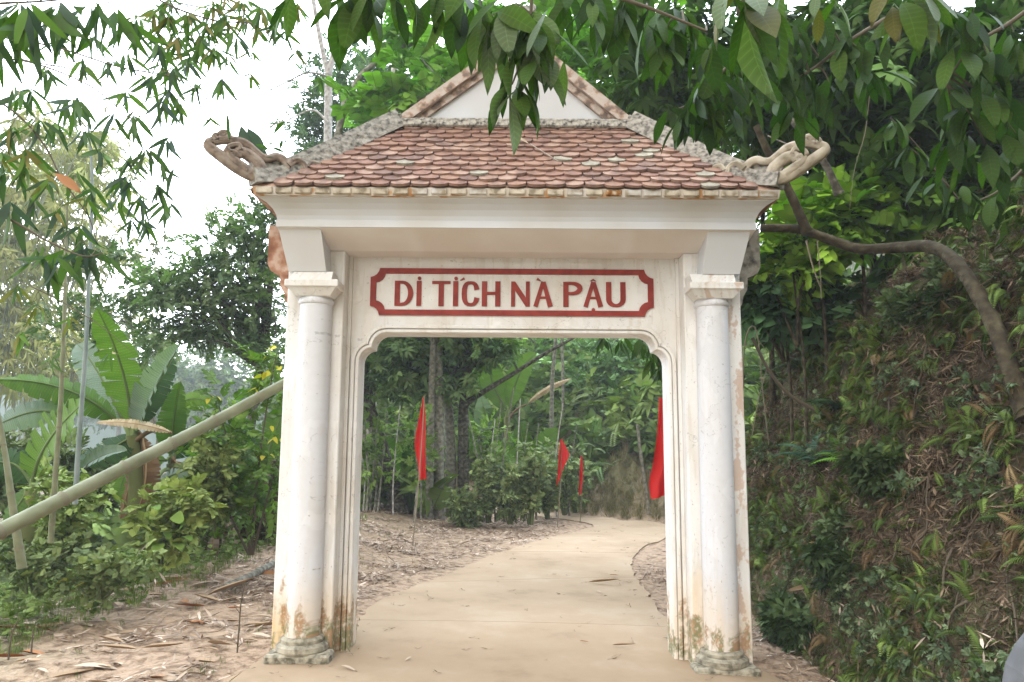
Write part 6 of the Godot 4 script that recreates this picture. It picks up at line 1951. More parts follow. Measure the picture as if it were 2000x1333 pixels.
	for kk in 4:
		var xfs := [[], [], []]
		var cols := [[], [], []]
		var total: int = [20000, 24000, 22000, 5000][kk]
		for k in total:
			var z := rf(-6.5, 2.6)
			var d := rf(-0.05, 1.1)
			if k % 3 == 0:
				d = rf(1.0, 4.5)
			var fx := 2.3
			for j in foot.size() - 1:
				if z <= foot[j].y and z >= foot[j + 1].y:
					fx = lerpf(foot[j].x, foot[j + 1].x, (foot[j].y - z) / (foot[j].y - foot[j + 1].y))
			var x := fx + d
			var h := gh(x, z)
			var pn := land.get_noise_2d(x * 0.8 + z * 0.5, h * 1.1 + 5.0)
			if kk == 0 and (pn < -0.02 or (h < 2.3 and pn < 0.22)) and rng.randf() < 0.86:
				continue
			if kk == 1 and (pn > 0.30 or h < 0.5) and rng.randf() < 0.8:
				continue
			if kk == 2 and h > 1.0 + pn and rng.randf() < 0.88:
				continue
			var nn := ground_normal(x, z)
			var v := rng.randi() % 3
			var tang := nn.cross(rv()).normalized()
			var out := tang + nn * rf(0.2, 0.9) + Vector3(0, rf(-0.5, 0.1), 0)
			match kk:
				0:
					xfs[v].append(Transform3D(aim(out, Vector3.UP + rv() * 0.3, rf(0.08, 0.25)), Vector3(x, h + 0.02, z)))
					cols[v].append(jit(Color(0.055, 0.095, 0.022), Color(0.18, 0.25, 0.06), 0.45) if rng.randf() < 0.85 else jit(Color(0.16, 0.10, 0.05), Color(0.25, 0.18, 0.09)))
				1:
					xfs[v].append(Transform3D(aim(out, Vector3.UP + rv() * 0.5, rf(0.05, 0.15)), Vector3(x, h + 0.03, z)))
					cols[v].append(jit(Color(0.075, 0.05, 0.032), Color(0.25, 0.185, 0.125), 0.5))
				2:
					xfs[v].append(Transform3D(aim(Vector3(rf(-1, 1), 0, rf(-1, 1)), nn + Vector3(0, 0.2, 0) + rv() * 0.5, rf(0.04, 0.10)), Vector3(x, h, z)))
					cols[v].append(jit(Color(0.10, 0.14, 0.06), Color(0.25, 0.28, 0.14), 0.4))
				3:
					xfs[v].append(Transform3D(aim(Vector3(rf(-1, 1), rf(-0.4, 0), rf(-1, 1)), nn + rv() * 0.3, rf(0.04, 0.11)), Vector3(x, h + 0.03, z)))
					cols[v].append(jit(Color(0.12, 0.08, 0.05), Color(0.32, 0.24, 0.17), 0.3))
		for v in 3:
			many(self, names[kk], SP["%s_%d" % [kinds[kk], v]], M.leaf_soft if kk in [0, 2] else M.straw, xfs[v], cols[v], labels[kk], ["ferns", "bracken", "grass", "leaf litter"][kk])
	var hx := [[], [], []]
	var hc := [[], [], []]
	for k in 7500:
		var z := rf(-6.5, 2.6)
		var d := rf(-0.02, 1.05) if k % 4 else rf(1.0, 4.0)
		var x := lerpf(2.32, 2.85, clampf(-z / 6.0, 0, 1)) + d
		var h := gh(x, z)
		var pn := land.get_noise_2d(x * 0.9 + z * 0.8 + 3.0, h * 1.3 + 15.0)
		# the brown fall of bracken in the middle stays open, the foot and the top are green
		if pn < (0.22 if h > 0.8 else -0.10):
			continue
		var v := rng.randi() % 3
		var nn := ground_normal(x, z)
		var s := rf(0.03, 0.075)
		var cc := jit(Color(0.075, 0.115, 0.06), Color(0.18, 0.23, 0.12), 0.4)
		for j in 2:
			hx[v].append(Transform3D(aim(nn.cross(rv()).normalized() + nn * rf(0.3, 1.0), Vector3.UP + rv() * 0.5, s), Vector3(x, h, z) + nn * rf(0.0, 0.09) + rv() * 0.03))
			hc[v].append(cc * rf(0.8, 1.2))
	for v in 3:
		many(self, "bank_herbs", SP["%s_%d" % [["ovate", "broad", "whorl"][v], v]], M.leaf_soft, hx[v], hc[v], "small leafy herbs and creepers that cover the bank at its foot and top", "herbs")
	var rb := MB.new()
	for k in 60:
		var z := rf(-4.0, 2.4)
		var x := lerpf(2.32, 2.7, clampf(-z / 6.0, 0, 1)) + rf(0.2, 1.0)
		var p := []
		for j in 6:
			p.append(on(x, z) + ground_normal(x, z) * rf(0.01, 0.06))
			x -= rf(0.02, 0.10)
			z += rf(-0.09, 0.09)
		rb.tube(curve(p, 3), taper(16, rf(0.004, 0.011), 0.002), 5, false)
	var rt := solo("bank_roots", "thin brown roots and runners hanging out of the bank", "roots", rb.done(), M.twig)
	rt.set_meta("kind", "stuff")
	# dry grass of the far bank at the bend
	var xfs2 := [[], [], []]
	var cols2 := [[], [], []]
	for k in 5200:
		var t := rng.randf()
		var a: Vector2 = Vector2(4.4, -9.0).lerp(Vector2(0.2, -14.6), t)
		var d := rf(0.0, 4.5)
		var x := a.x + d * 0.75
		var z := a.y - d * 0.66
		if bank_d(x, z) < 0.03:
			continue
		var v := rng.randi() % 3
		xfs2[v].append(Transform3D(aim(Vector3(rf(-1, 1), 0, rf(-1, 1)), Vector3(0, 1, 0.5) + rv() * 0.3, rf(0.12, 0.3)), on(x, z)))
		cols2[v].append(jit(Color(0.16, 0.15, 0.07), Color(0.30, 0.26, 0.15), 0.3))
	for v in 3:
		many(self, "dry_grass", SP["grass_%d" % v], M.leaf_soft, xfs2[v], cols2[v], "dry yellowish grass on the bank beyond the bend", "grass")
	# single plants one can pick out at the foot of the bank
	var pl := [
		[[Vector3(2.357, 0.131, -0.679)], 0.30, "small plant with narrow dark leaves right beside the pillar's plinth", "whorl", 0.17], [[Vector3(2.388, 0.02, -0.391)], 0.28, "narrow-leaved plant second from the plinth, on the leaf litter", "whorl", 0.17],
		[[Vector3(2.601, -0.03, -0.095)], 0.26, "drooping dark green plant between the litter and the grass patch", "whorl", 0.16], [[Vector3(2.831, -0.097, 0.2)], 0.30, "narrow-leaved plant at the bottom of the photo below the dry sheath", "whorl", 0.16],
		[[Vector3(3.344, -0.056, 0.207)], 0.26, "lily-like dark green plant near the grey cloth", "whorl", 0.16], [[Vector3(3.305, 0.452, -0.227)], 0.35, "blue-green soft herb in the middle of the lower bank", "broad", 0.10],
		[[Vector3(3.597, 0.61, -0.002)], 0.45, "blue-green soft herb higher on the bank at the edge of the photo", "broad", 0.10], [[Vector3(2.688, 0.346, -0.345)], 0.25, "bright small herb above the grass patch", "broad", 0.09]]
	for q in pl:
		var p: Vector3 = q[0][0]
		p.y = gh(p.x, p.z)
		shrub("young_plant", q[2], p, q[1], 0.22, 4, q[3], 26 if q[3] == "whorl" else 90, q[4], Color(0.03, 0.075, 0.03) if q[3] == "whorl" else Color(0.06, 0.12, 0.06), Color(0.06, 0.12, 0.05) if q[3] == "whorl" else Color(0.10, 0.17, 0.09))
	var fl := ["bright green fern on the bank below the middle of the bent trunk", "blue-green spreading fern at mid height of the bank", "bright fern high at the edge of the bank", "yellow-green fern close above the lower herbs", "large fern arching from the bank beside the pillar", "dark fern under the overhang of dry bracken", "fern with pale fronds below the bent limb", "fern low on the bank by the edge of the photo"]
	var fpnt := [Vector3(3.077, 1.458, -0.795), Vector3(2.877, 1.473, -1.096), Vector3(3.896, 1.601, -0.267), Vector3(3.282, 0.9, -0.367), Vector3(2.577, 2.342, -1.381), Vector3(3.065, 1.974, -1.026), Vector3(2.792, 2.383, -1.273), Vector3(3.898, 1.078, -0.037)]
	for k in fl.size():
		var p: Vector3 = fpnt[k]
		# slide along the view onto the slope
		var q := p
		for s in 60:
			if gh(q.x, q.z) > q.y:
				break
			q += (q - Vector3(-0.036, 1.6, 6.18)).normalized() * 0.05
		root = thing("fern", fl[k], "fern", q)
		var ca: Color = [Color(0.12, 0.24, 0.03), Color(0.07, 0.14, 0.09), Color(0.11, 0.22, 0.03), Color(0.14, 0.23, 0.04), Color(0.10, 0.18, 0.04), Color(0.05, 0.10, 0.04), Color(0.14, 0.20, 0.10), Color(0.09, 0.17, 0.05)][k]
		var fm := MB.new()
		for j in 9:
			var w := rf(0, TAU)
			var b := aim(Vector3(cos(w) - 0.5, rf(0.1, 0.7), sin(w) + 0.4), Vector3.UP, rf(0.3, 0.5))
			var o := MeshInstance3D.new()
			o.name = numbered(root, "frond")
			o.mesh = tinted("fern_%d" % (j % 3), ca * rf(0.8, 1.2))
			o.material_override = M.leaf_soft
			o.transform = Transform3D(b, Vector3.ZERO)
			root.add_child(o, true)
	# dry stalks and pale vines
	var st := [
		["pale dry stalk that hangs like a hook beside the pillar on the bank", [Vector3(2.223, 2.174, -1.203), Vector3(2.23, 2.565, -1.149), Vector3(2.288, 2.761, -1.122), Vector3(2.358, 2.688, -1.132), Vector3(2.41, 2.175, -1.203), Vector3(2.473, 1.638, -1.277)], 0.008, M.twig_dry], ["long pale stalk behind the hook-shaped stalk next to the pillar", [Vector3(2.346, 1.737, -1.365), Vector3(2.404, 2.084, -1.316), Vector3(2.491, 2.48, -1.261), Vector3(2.34, 2.727, -1.227)], 0.005, M.twig_dry],
		["white dead frond hanging under the bent limb", [Vector3(2.898, 3.649, -1.198), Vector3(2.965, 3.398, -1.233), Vector3(3.037, 3.198, -1.26)], 0.010, M.twig_dry], ["second white dead frond hanging under the bent limb", [Vector3(3.009, 3.649, -1.198), Vector3(3.042, 3.298, -1.246), Vector3(3.053, 3.072, -1.278)], 0.007, M.twig_dry],
		["upright dry cane on the bank under the bent trunk", [Vector3(3.872, 2.256, 0.025), Vector3(3.916, 1.929, -0.02), Vector3(3.968, 1.52, -0.076), Vector3(4.023, 1.275, -0.11)], 0.012, M.twig], ["pale dead stick leaning on the bank by the edge of the photo", [Vector3(3.866, 1.369, 0.205), Vector3(3.808, 1.174, 0.178), Vector3(3.77, 0.94, 0.145)], 0.016, M.twig_pale],
		["dry stalk lying across the lower bank", [Vector3(3.057, 0.45, -0.228), Vector3(3.263, 0.574, -0.21), Vector3(3.511, 0.658, -0.198)], 0.012, M.twig_pale], ["thin vine hanging past the scrolled roof corner", [Vector3(3.334, 4.923, -0.616), Vector3(3.289, 4.542, -0.669), Vector3(3.195, 4.209, -0.715), Vector3(3.149, 3.828, -0.768)], 0.004, M.twig_dry],
		["thin bare twig sticking out beside the scrolled roof corner", [Vector3(2.31, 4.432, -0.486), Vector3(2.474, 4.364, -0.495), Vector3(2.52, 4.35, -0.496)], 0.006, M.twig_pale]]
	for q in st:
		root = thing("dry_stalk", q[0], "stalk", q[1][0])
		var b := MB.new()
		var c := curve(q[1], 6)
		b.tube(c, taper(c.size(), q[2], q[2] * 0.5), 6, true)
		part(root, "stem", b.done(), q[3])
	# pale sheaths one can pick out at the foot of the bank
	var sl := ["pale folded bamboo sheath lying at the foot of the bank above the narrow-leaved plants", "long dry sheath standing in the herbs at the foot of the bank", "pale sheath in the grass patch at the bottom of the photo", "reddish dry leaf hanging on the bank below the bright fern", "dry sheath on the earth beside the pillar, bank side"]
	var sp2 := [Vector3(2.553, 0.437, -0.636), Vector3(3.233, 0.249, -0.155), Vector3(2.92, 0.131, -0.071), Vector3(3.246, 1.146, -0.434), Vector3(2.237, 0.02, -0.796)]
	for k in sl.size():
		var p: Vector3 = sp2[k]
		for s in 80:
			if gh(p.x, p.z) > p.y - 0.02:
				break
			p += (p - Vector3(-0.036, 1.6, 6.18)).normalized() * 0.04
		var d: Vector3 = [Vector3(-1, -0.2, 0.2), Vector3(0.3, 1.0, 0.1), Vector3(1, 0.1, 0.3), Vector3(0.3, -1, 0.3), Vector3(1, 0.05, 0.2)][k]
		solo("dry_sheath", sl[k], "bamboo sheath", LM["sheath_%s_%d" % ["rust" if k == 3 else "straw", k % 3]], M.straw, Transform3D(aim(d, Vector3(0, 0.5, 1), [0.24, 0.34, 0.2, 0.2, 0.22][k]), p))
	# grey cloth-covered shape at the very edge
	var gb := MB.new()
	var gp := Vector3(1.86, 0.804, 3.451)
	gb.lathe([Vector2(0.001, 0.25), Vector2(0.05, 0.235), Vector2(0.10, 0.19), Vector2(0.14, 0.12), Vector2(0.168, 0.05), Vector2(0.185, -0.03), Vector2(0.205, -0.2), Vector2(0.22, -0.45), Vector2(0.23, -0.86)], Vector3.ZERO, 36)
	for k in gb.v.size():
		var p := gb.v[k]
		gb.v[k] = p + Vector3(p.x, 0, p.z).normalized() * 0.012 * sin(atan2(p.z, p.x) * 5.0 + p.y * 14.0) + Vector3(0.12 * p.y, 0, 0)
	solo("grey_cloth", "grey cloth with soft folds over a rounded shape at the photo edge", "cloth", gb.done(), M.grey_cloth, Transform3D(Basis(), gp))

var tints := {}
func tinted(key: String, c: Color) -> ArrayMesh:
	var q := "%s_%d" % [key, int(c.g * 60.0) * 100 + int(c.r * 60.0)]
	if not tints.has(q):
		var a: Array = SP[key].surface_get_arrays(0)
		var cols: PackedColorArray = a[Mesh.ARRAY_COLOR]
		for k in cols.size():
			cols[k] = Color(cols[k].r * c.r, cols[k].g * c.g, cols[k].b * c.b)
		a[Mesh.ARRAY_COLOR] = cols
		var m := ArrayMesh.new()
		m.add_surface_from_arrays(Mesh.PRIMITIVE_TRIANGLES, a)
		tints[q] = m
	return tints[q]

func build_overhead() -> void:
	rng.seed = 1201
	# bamboo sprays, upper left
	bamboo_branch("bamboo branch with the largest leaves, hanging from the upper corner", [Vector3(-2.05, 3.112, 3.657), Vector3(-1.87, 3.135, 3.661), Vector3(-1.69, 3.146, 3.663), Vector3(-1.474, 3.166, 3.666)], 0.006, [[Vector3(-1.816, 3.105, 3.657), 6, 0.17], [Vector3(-1.689, 3.075, 3.754), 6, 0.18], [Vector3(-1.699, 3.105, 3.657), 5, 0.17], [Vector3(-1.636, 3.141, 3.662), 6, 0.17], [Vector3(-1.62, 3.162, 3.564), 5, 0.17], [Vector3(-1.555, 3.199, 3.57), 5, 0.16], [Vector3(-1.833, 3.015, 3.644), 4, 0.17], [Vector3(-1.532, 3.228, 3.473), 5, 0.16], [Vector3(-1.523, 3.235, 3.373), 5, 0.15]], ["dull", "bamboo", "bamboo", "mid"])
	bamboo_branch("bamboo twig that crosses the sky down to the roof's corner scroll", [Vector3(-2.736, 3.667, 2.52), Vector3(-2.632, 3.652, 2.518), Vector3(-2.346, 3.602, 2.512), Vector3(-2.033, 3.506, 2.5), Vector3(-1.747, 3.451, 2.494), Vector3(-1.59, 3.354, 2.481), Vector3(-1.394, 3.214, 2.462)], 0.006, [[Vector3(-1.826, 3.611, 2.515), 6, 0.13], [Vector3(-1.76, 3.482, 2.498), 6, 0.13], [Vector3(-1.682, 3.534, 2.505), 6, 0.12], [Vector3(-1.773, 3.405, 2.487), 6, 0.13], [Vector3(-1.877, 3.456, 2.494), 5, 0.13], [Vector3(-1.72, 3.328, 2.477), 5, 0.12], [Vector3(-1.643, 3.419, 2.489), 5, 0.11], [Vector3(-1.932, 3.508, 2.602), 5, 0.13], [Vector3(-1.917, 3.687, 2.526), 6, 0.13], [Vector3(-1.616, 3.307, 2.373), 2, 0.10], [Vector3(-1.509, 3.3, 2.372), 1, 0.11]], ["bamboo", "bamboo", "mid", "dull"])
	bamboo_branch("bamboo twig that droops below the crossing twig, with leaf fans at its end", [Vector3(-2.548, 3.454, 2.693), Vector3(-2.325, 3.419, 2.689), Vector3(-2.078, 3.322, 2.676), Vector3(-1.917, 3.201, 2.66), Vector3(-1.843, 3.116, 2.649), Vector3(-1.756, 3.019, 2.635)], 0.005, [[Vector3(-2.127, 3.249, 2.666), 6, 0.14], [Vector3(-1.966, 3.184, 2.658), 4, 0.14], [Vector3(-1.85, 3.17, 2.656), 7, 0.14], [Vector3(-1.758, 3.296, 2.573), 6, 0.15], [Vector3(-1.84, 3.057, 2.539), 5, 0.13], [Vector3(-1.739, 3.108, 2.547), 5, 0.12], [Vector3(-1.916, 3.019, 2.534), 6, 0.13], [Vector3(-1.94, 2.906, 2.518), 6, 0.13], [Vector3(-1.775, 2.869, 2.514), 6, 0.12], [Vector3(-1.876, 2.806, 2.504), 6, 0.12], [Vector3(-1.99, 2.792, 2.502), 4, 0.13], [Vector3(-1.751, 2.97, 2.528), 5, 0.12], [Vector3(-1.914, 2.705, 2.49), 4, 0.11]], ["bamboo", "dull", "bamboo", "mid"])
	bamboo_branch("yellowish bamboo branch with dense fine leaves in the middle of the top edge", [Vector3(-2.633, 4.726, 1.355), Vector3(-2.355, 4.556, 1.332), Vector3(-2.042, 4.455, 1.319), Vector3(-1.765, 4.422, 1.316), Vector3(-1.555, 4.217, 1.288), Vector3(-1.38, 3.943, 1.251)], 0.008, [[Vector3(-2.354, 4.487, 1.323), 9, 0.15], [Vector3(-2.216, 4.505, 1.326), 9, 0.15], [Vector3(-2.094, 4.437, 1.317), 9, 0.15], [Vector3(-1.973, 4.489, 1.324), 9, 0.15], [Vector3(-2.284, 4.333, 1.302), 8, 0.15], [Vector3(-2.145, 4.3, 1.297), 8, 0.15], [Vector3(-1.852, 4.49, 1.325), 8, 0.14], [Vector3(-1.731, 4.525, 1.33), 7, 0.14], [Vector3(-2.424, 4.538, 1.33), 8, 0.15], [Vector3(-2.458, 4.384, 1.308), 7, 0.15], [Vector3(-1.661, 4.423, 1.316), 5, 0.13], [Vector3(-1.574, 4.382, 1.311), 5, 0.13], [Vector3(-2.041, 4.266, 1.293), 6, 0.14], [Vector3(-1.832, 4.301, 1.198), 4, 0.12], [Vector3(-1.831, 4.144, 1.176), 4, 0.11], [Vector3(-1.521, 4.32, 1.202), 4, 0.13], [Vector3(-1.354, 4.129, 1.176), 6, 0.14], [Vector3(-1.558, 4.561, 1.336), 6, 0.14], [Vector3(-2.256, 4.264, 1.191), 6, 0.14], [Vector3(-1.991, 4.265, 1.192), 3, 0.12]], ["bamboo", "mid", "mid", "olive"])
	var fine := []
	for q in [Vector3(-2.551, 4.562, 1.131), Vector3(-2.425, 4.509, 1.124), Vector3(-2.39, 4.652, 1.144), Vector3(-2.245, 4.492, 1.122), Vector3(-2.138, 4.636, 1.142), Vector3(-2.101, 4.475, 1.12), Vector3(-1.993, 4.494, 1.123), Vector3(-1.94, 4.655, 1.146), Vector3(-2.335, 4.545, 1.129), Vector3(-2.192, 4.689, 1.149), Vector3(-2.478, 4.384, 1.106), Vector3(-1.831, 4.495, 1.124), Vector3(-1.688, 4.62, 1.142), Vector3(-2.624, 4.597, 1.135), Vector3(-2.048, 4.725, 1.155), Vector3(-2.28, 4.35, 1.102), Vector3(-2.388, 4.278, 1.092), Vector3(-1.76, 4.691, 1.151), Vector3(-1.508, 4.639, 1.145), Vector3(-2.513, 4.241, 1.086)]:
		fine.append([q + rv() * 0.03, 8, 0.125])
	bamboo_branch("second yellowish bamboo branch close behind the dense one at the top edge", [Vector3(-2.842, 4.917, 1.179), Vector3(-2.553, 4.74, 1.155), Vector3(-2.192, 4.653, 1.145), Vector3(-1.832, 4.637, 1.144), Vector3(-1.472, 4.675, 1.15)], 0.007, fine, ["bamboo", "mid", "lime", "olive"])
	var spread := []
	for q in [Vector3(-2.639, 3.7, 2.121), Vector3(-2.54, 3.87, 2.145), Vector3(-2.339, 3.857, 2.144), Vector3(-2.267, 3.744, 2.129), Vector3(-1.664, 3.648, 2.117), Vector3(-1.551, 3.876, 2.149), Vector3(-2.439, 3.715, 2.124), Vector3(-2.208, 3.56, 2.103), Vector3(-2.307, 3.219, 2.055), Vector3(-2.363, 3.02, 2.028), Vector3(-2.075, 2.879, 2.009), Vector3(-2.228, 3.106, 2.04), Vector3(-1.932, 2.937, 2.018), Vector3(-2.725, 3.6, 2.107), Vector3(-2.524, 3.53, 2.098), Vector3(-2.379, 3.36, 2.075), Vector3(-2.609, 3.416, 2.082)]:
		spread.append([q + rv() * 0.02, 6, 0.13])
	bamboo_branch("loose bamboo branch that spreads its small fans over the open sky", [Vector3(-3.141, 3.862, 2.041), Vector3(-2.788, 3.777, 2.03), Vector3(-2.436, 3.692, 2.02), Vector3(-2.199, 3.432, 1.984), Vector3(-2.168, 3.141, 1.944), Vector3(-2.078, 2.909, 1.912)], 0.005, spread, ["bamboo", "dull", "mid", "bamboo"])
	bamboo_branch("dark bamboo spray with broad leaves beside the upright stems", [Vector3(-2.149, 2.528, 3.273), Vector3(-1.988, 2.47, 3.265), Vector3(-1.848, 2.391, 3.255), Vector3(-1.708, 2.333, 3.247), Vector3(-1.628, 2.343, 3.249)], 0.006, [[Vector3(-1.989, 2.529, 3.273), 4, 0.16], [Vector3(-1.888, 2.351, 3.249), 4, 0.15], [Vector3(-1.828, 2.332, 3.246), 5, 0.14], [Vector3(-1.825, 2.377, 3.152), 5, 0.14], [Vector3(-1.743, 2.398, 3.155), 5, 0.13], [Vector3(-1.681, 2.358, 3.15), 4, 0.13], [Vector3(-1.764, 2.48, 3.166), 4, 0.12], [Vector3(-2.01, 2.668, 3.292), 4, 0.15]], ["dull", "dark", "bamboo"])
	bamboo_branch("bamboo spray with a rust coloured leaf in front of the pale feathery clump", [Vector3(-2.777, 3.419, 2.384), Vector3(-2.589, 3.288, 2.367), Vector3(-2.455, 3.13, 2.346), Vector3(-2.374, 2.972, 2.324), Vector3(-2.239, 2.788, 2.299), Vector3(-2.185, 2.63, 2.277)], 0.006, [[Vector3(-2.642, 3.235, 2.359), 7, 0.15], [Vector3(-2.562, 3.13, 2.345), 7, 0.15], [Vector3(-2.617, 3.42, 2.385), 6, 0.15], [Vector3(-2.496, 3.275, 2.366), 6, 0.15], [Vector3(-2.441, 2.972, 2.324), 6, 0.14], [Vector3(-2.52, 2.866, 2.309), 6, 0.14], [Vector3(-2.4, 2.814, 2.302), 5, 0.13], [Vector3(-2.24, 2.868, 2.31), 4, 0.14], [Vector3(-2.588, 3.024, 2.33), 6, 0.14], [Vector3(-2.294, 2.999, 2.328), 3, 0.13], [Vector3(-2.695, 3.103, 2.341), 6, 0.15], [Vector3(-2.359, 2.735, 2.291), 5, 0.13]], ["bamboo", "mid", "bamboo", "dull", "olive"])
	solo("rust_leaf", "large rust coloured dead leaf caught in the bamboo beside the upright stem", "leaf", LM.big_rust_1, M.straw, Transform3D(aim(Vector3(1, -0.62, 0.1), Vector3(0, 0.5, 1), 0.17), Vector3(-2.355, 2.969, 2.424)))
	bamboo_branch("sparse bamboo spray in the middle of the thicket by the banana leaf", [Vector3(-3.528, 2.744, 0.673), Vector3(-3.303, 2.634, 0.658), Vector3(-3.004, 2.451, 0.634), Vector3(-2.778, 2.267, 0.609)], 0.005, [[Vector3(-3.49, 2.596, 0.652), 5, 0.14], [Vector3(-3.265, 2.523, 0.643), 4, 0.13], [Vector3(-3.601, 2.41, 0.626), 5, 0.14], [Vector3(-2.946, 2.266, 0.608), 3, 0.12], [Vector3(-3.64, 2.743, 0.672), 5, 0.14], [Vector3(-3.375, 2.227, 0.601), 3, 0.12]], ["bamboo", "mid", "olive"])
	# large leaves hanging into the picture from above
	leafy_branch("branch with large leaves that hangs in front of the gable", [Vector3(0.096, 3.856, 3.162), Vector3(0.054, 3.594, 3.126), Vector3(0.046, 3.42, 3.101), Vector3(0.012, 3.267, 3.08), Vector3(-0.031, 3.147, 3.063)], 0.010, [[Vector3(0.044, 3.42, 3.101), 10, 0.24], [Vector3(0.097, 3.349, 3.142), 8, 0.23], [Vector3(-0.121, 3.44, 3.104), 6, 0.24], [Vector3(0.011, 3.31, 3.086), 6, 0.22], [Vector3(-0.02, 3.125, 3.06), 9, 0.22], [Vector3(0.056, 3.234, 3.076), 8, 0.22], [Vector3(-0.067, 3.462, 3.107), 7, 0.25], [Vector3(0.133, 3.268, 3.08), 4, 0.2]], ["mid", "dark", "pale", "mid", "pale"], 1.0)
	leafy_branch("branch of dark leaves along the top edge between the bamboo and the gable", [Vector3(-1.032, 3.76, 3.044), Vector3(-0.76, 3.65, 3.029), Vector3(-0.487, 3.629, 3.027), Vector3(-0.215, 3.63, 3.029), Vector3(-0.035, 3.699, 3.039)], 0.012, [[Vector3(-0.969, 3.566, 3.118), 4, 0.22], [Vector3(-0.716, 3.513, 3.112), 7, 0.24], [Vector3(-0.65, 3.492, 3.109), 5, 0.22], [Vector3(-0.623, 3.605, 3.024), 6, 0.22], [Vector3(-0.487, 3.617, 3.026), 5, 0.22], [Vector3(-0.374, 3.584, 3.022), 6, 0.22], [Vector3(-0.249, 3.563, 3.019), 7, 0.25], [Vector3(-0.17, 3.541, 3.016), 7, 0.25], [Vector3(-0.848, 3.61, 3.125), 4, 0.22]], ["dark", "mid", "dark", "mid"])
	leafy_branch("leafy branch along the top edge on the bank side of the gable", [Vector3(0.181, 3.919, 2.868), Vector3(0.398, 3.73, 2.843), Vector3(0.639, 3.636, 2.831), Vector3(0.879, 3.542, 2.818)], 0.014, [[Vector3(0.23, 3.729, 2.842), 7, 0.26], [Vector3(0.35, 3.706, 2.839), 8, 0.27], [Vector3(0.485, 3.716, 2.74), 8, 0.27], [Vector3(0.638, 3.724, 2.641), 8, 0.27], [Vector3(0.728, 3.599, 2.624), 8, 0.27], [Vector3(0.803, 3.725, 2.642), 8, 0.27], [Vector3(0.956, 3.678, 2.535), 8, 0.27], [Vector3(0.558, 3.79, 2.751), 7, 0.26]], ["dark", "mid", "mid", "dark"])
	leafy_branch("drooping leaf cluster in front of the roof's hip, bank side", [Vector3(1.312, 3.868, 2.259), Vector3(1.145, 3.672, 2.232), Vector3(1.006, 3.505, 2.208), Vector3(0.867, 3.435, 2.198)], 0.012, [[Vector3(0.867, 3.435, 2.198), 8, 0.24], [Vector3(0.978, 3.505, 2.208), 8, 0.25], [Vector3(1.09, 3.464, 2.203), 9, 0.25], [Vector3(1.061, 3.617, 2.224), 7, 0.25], [Vector3(1.201, 3.617, 2.224), 8, 0.26]], ["dark", "dark", "mid", "dull"])
	leafy_branch("branch with broad pale undersides at the top edge over the bank-side eave", [Vector3(0.935, 3.482, 3.618), Vector3(0.861, 3.334, 3.597), Vector3(0.815, 3.222, 3.581), Vector3(0.788, 3.167, 3.574)], 0.010, [[Vector3(0.812, 3.191, 3.678), 5, 0.27], [Vector3(0.899, 3.223, 3.582), 5, 0.2], [Vector3(0.776, 3.147, 3.672), 4, 0.30]], ["pale", "pale", "olive", "mid"], 0.95)
	leafy_branch("yellow-olive leaf cluster at the top edge before the crooked pale trunk", [Vector3(1.492, 3.552, 3.529), Vector3(1.464, 3.38, 3.505), Vector3(1.445, 3.284, 3.491)], 0.010, [[Vector3(1.445, 3.284, 3.491), 7, 0.22], [Vector3(1.512, 3.303, 3.494), 6, 0.2], [Vector3(1.396, 3.322, 3.496), 4, 0.22], [Vector3(1.206, 3.36, 3.4), 4, 0.16]], ["olive", "olive", "pale", "mid"])
	leafy_branch("dark drooping branch across the middle of the bank-side treetops", [Vector3(2.4, 4.324, 1.721), Vector3(2.081, 4.132, 1.693), Vector3(1.826, 3.94, 1.665), Vector3(1.571, 3.812, 1.647)], 0.016, [[Vector3(1.506, 3.97, 1.668), 8, 0.28], [Vector3(1.667, 3.844, 1.652), 8, 0.28], [Vector3(1.794, 4.003, 1.674), 8, 0.28], [Vector3(1.954, 3.877, 1.657), 8, 0.28], [Vector3(2.049, 4.1, 1.688), 8, 0.28], [Vector3(1.728, 4.193, 1.7), 8, 0.28], [Vector3(1.888, 4.289, 1.714), 8, 0.28], [Vector3(2.176, 4.195, 1.702), 8, 0.28], [Vector3(2.21, 3.942, 1.667), 8, 0.28], [Vector3(1.801, 3.762, 1.54), 7, 0.26], [Vector3(1.601, 4.097, 1.686), 8, 0.28], [Vector3(1.348, 4.083, 1.886), 8, 0.28]], ["dark", "dark", "dark", "mid"])
	leafy_branch("dark drooping branch in the uppermost corner over the bank", [Vector3(3.134, 4.276, 2.121), Vector3(2.842, 4.042, 2.087), Vector3(2.609, 3.896, 2.066), Vector3(2.463, 3.691, 2.037)], 0.016, [[Vector3(2.843, 3.984, 2.079), 8, 0.27], [Vector3(2.697, 3.838, 2.058), 8, 0.27], [Vector3(2.55, 3.895, 2.066), 8, 0.27], [Vector3(2.85, 3.681, 1.936), 8, 0.27], [Vector3(2.671, 3.621, 1.927), 8, 0.27], [Vector3(2.431, 4.069, 2.089), 8, 0.27], [Vector3(2.547, 4.042, 2.187), 8, 0.27], [Vector3(2.993, 3.485, 1.808), 8, 0.27], [Vector3(2.825, 3.393, 1.795), 8, 0.27], [Vector3(2.64, 3.453, 1.803), 8, 0.26], [Vector3(2.52, 3.709, 1.939), 7, 0.26]], ["dark", "dark", "dark", "mid"])
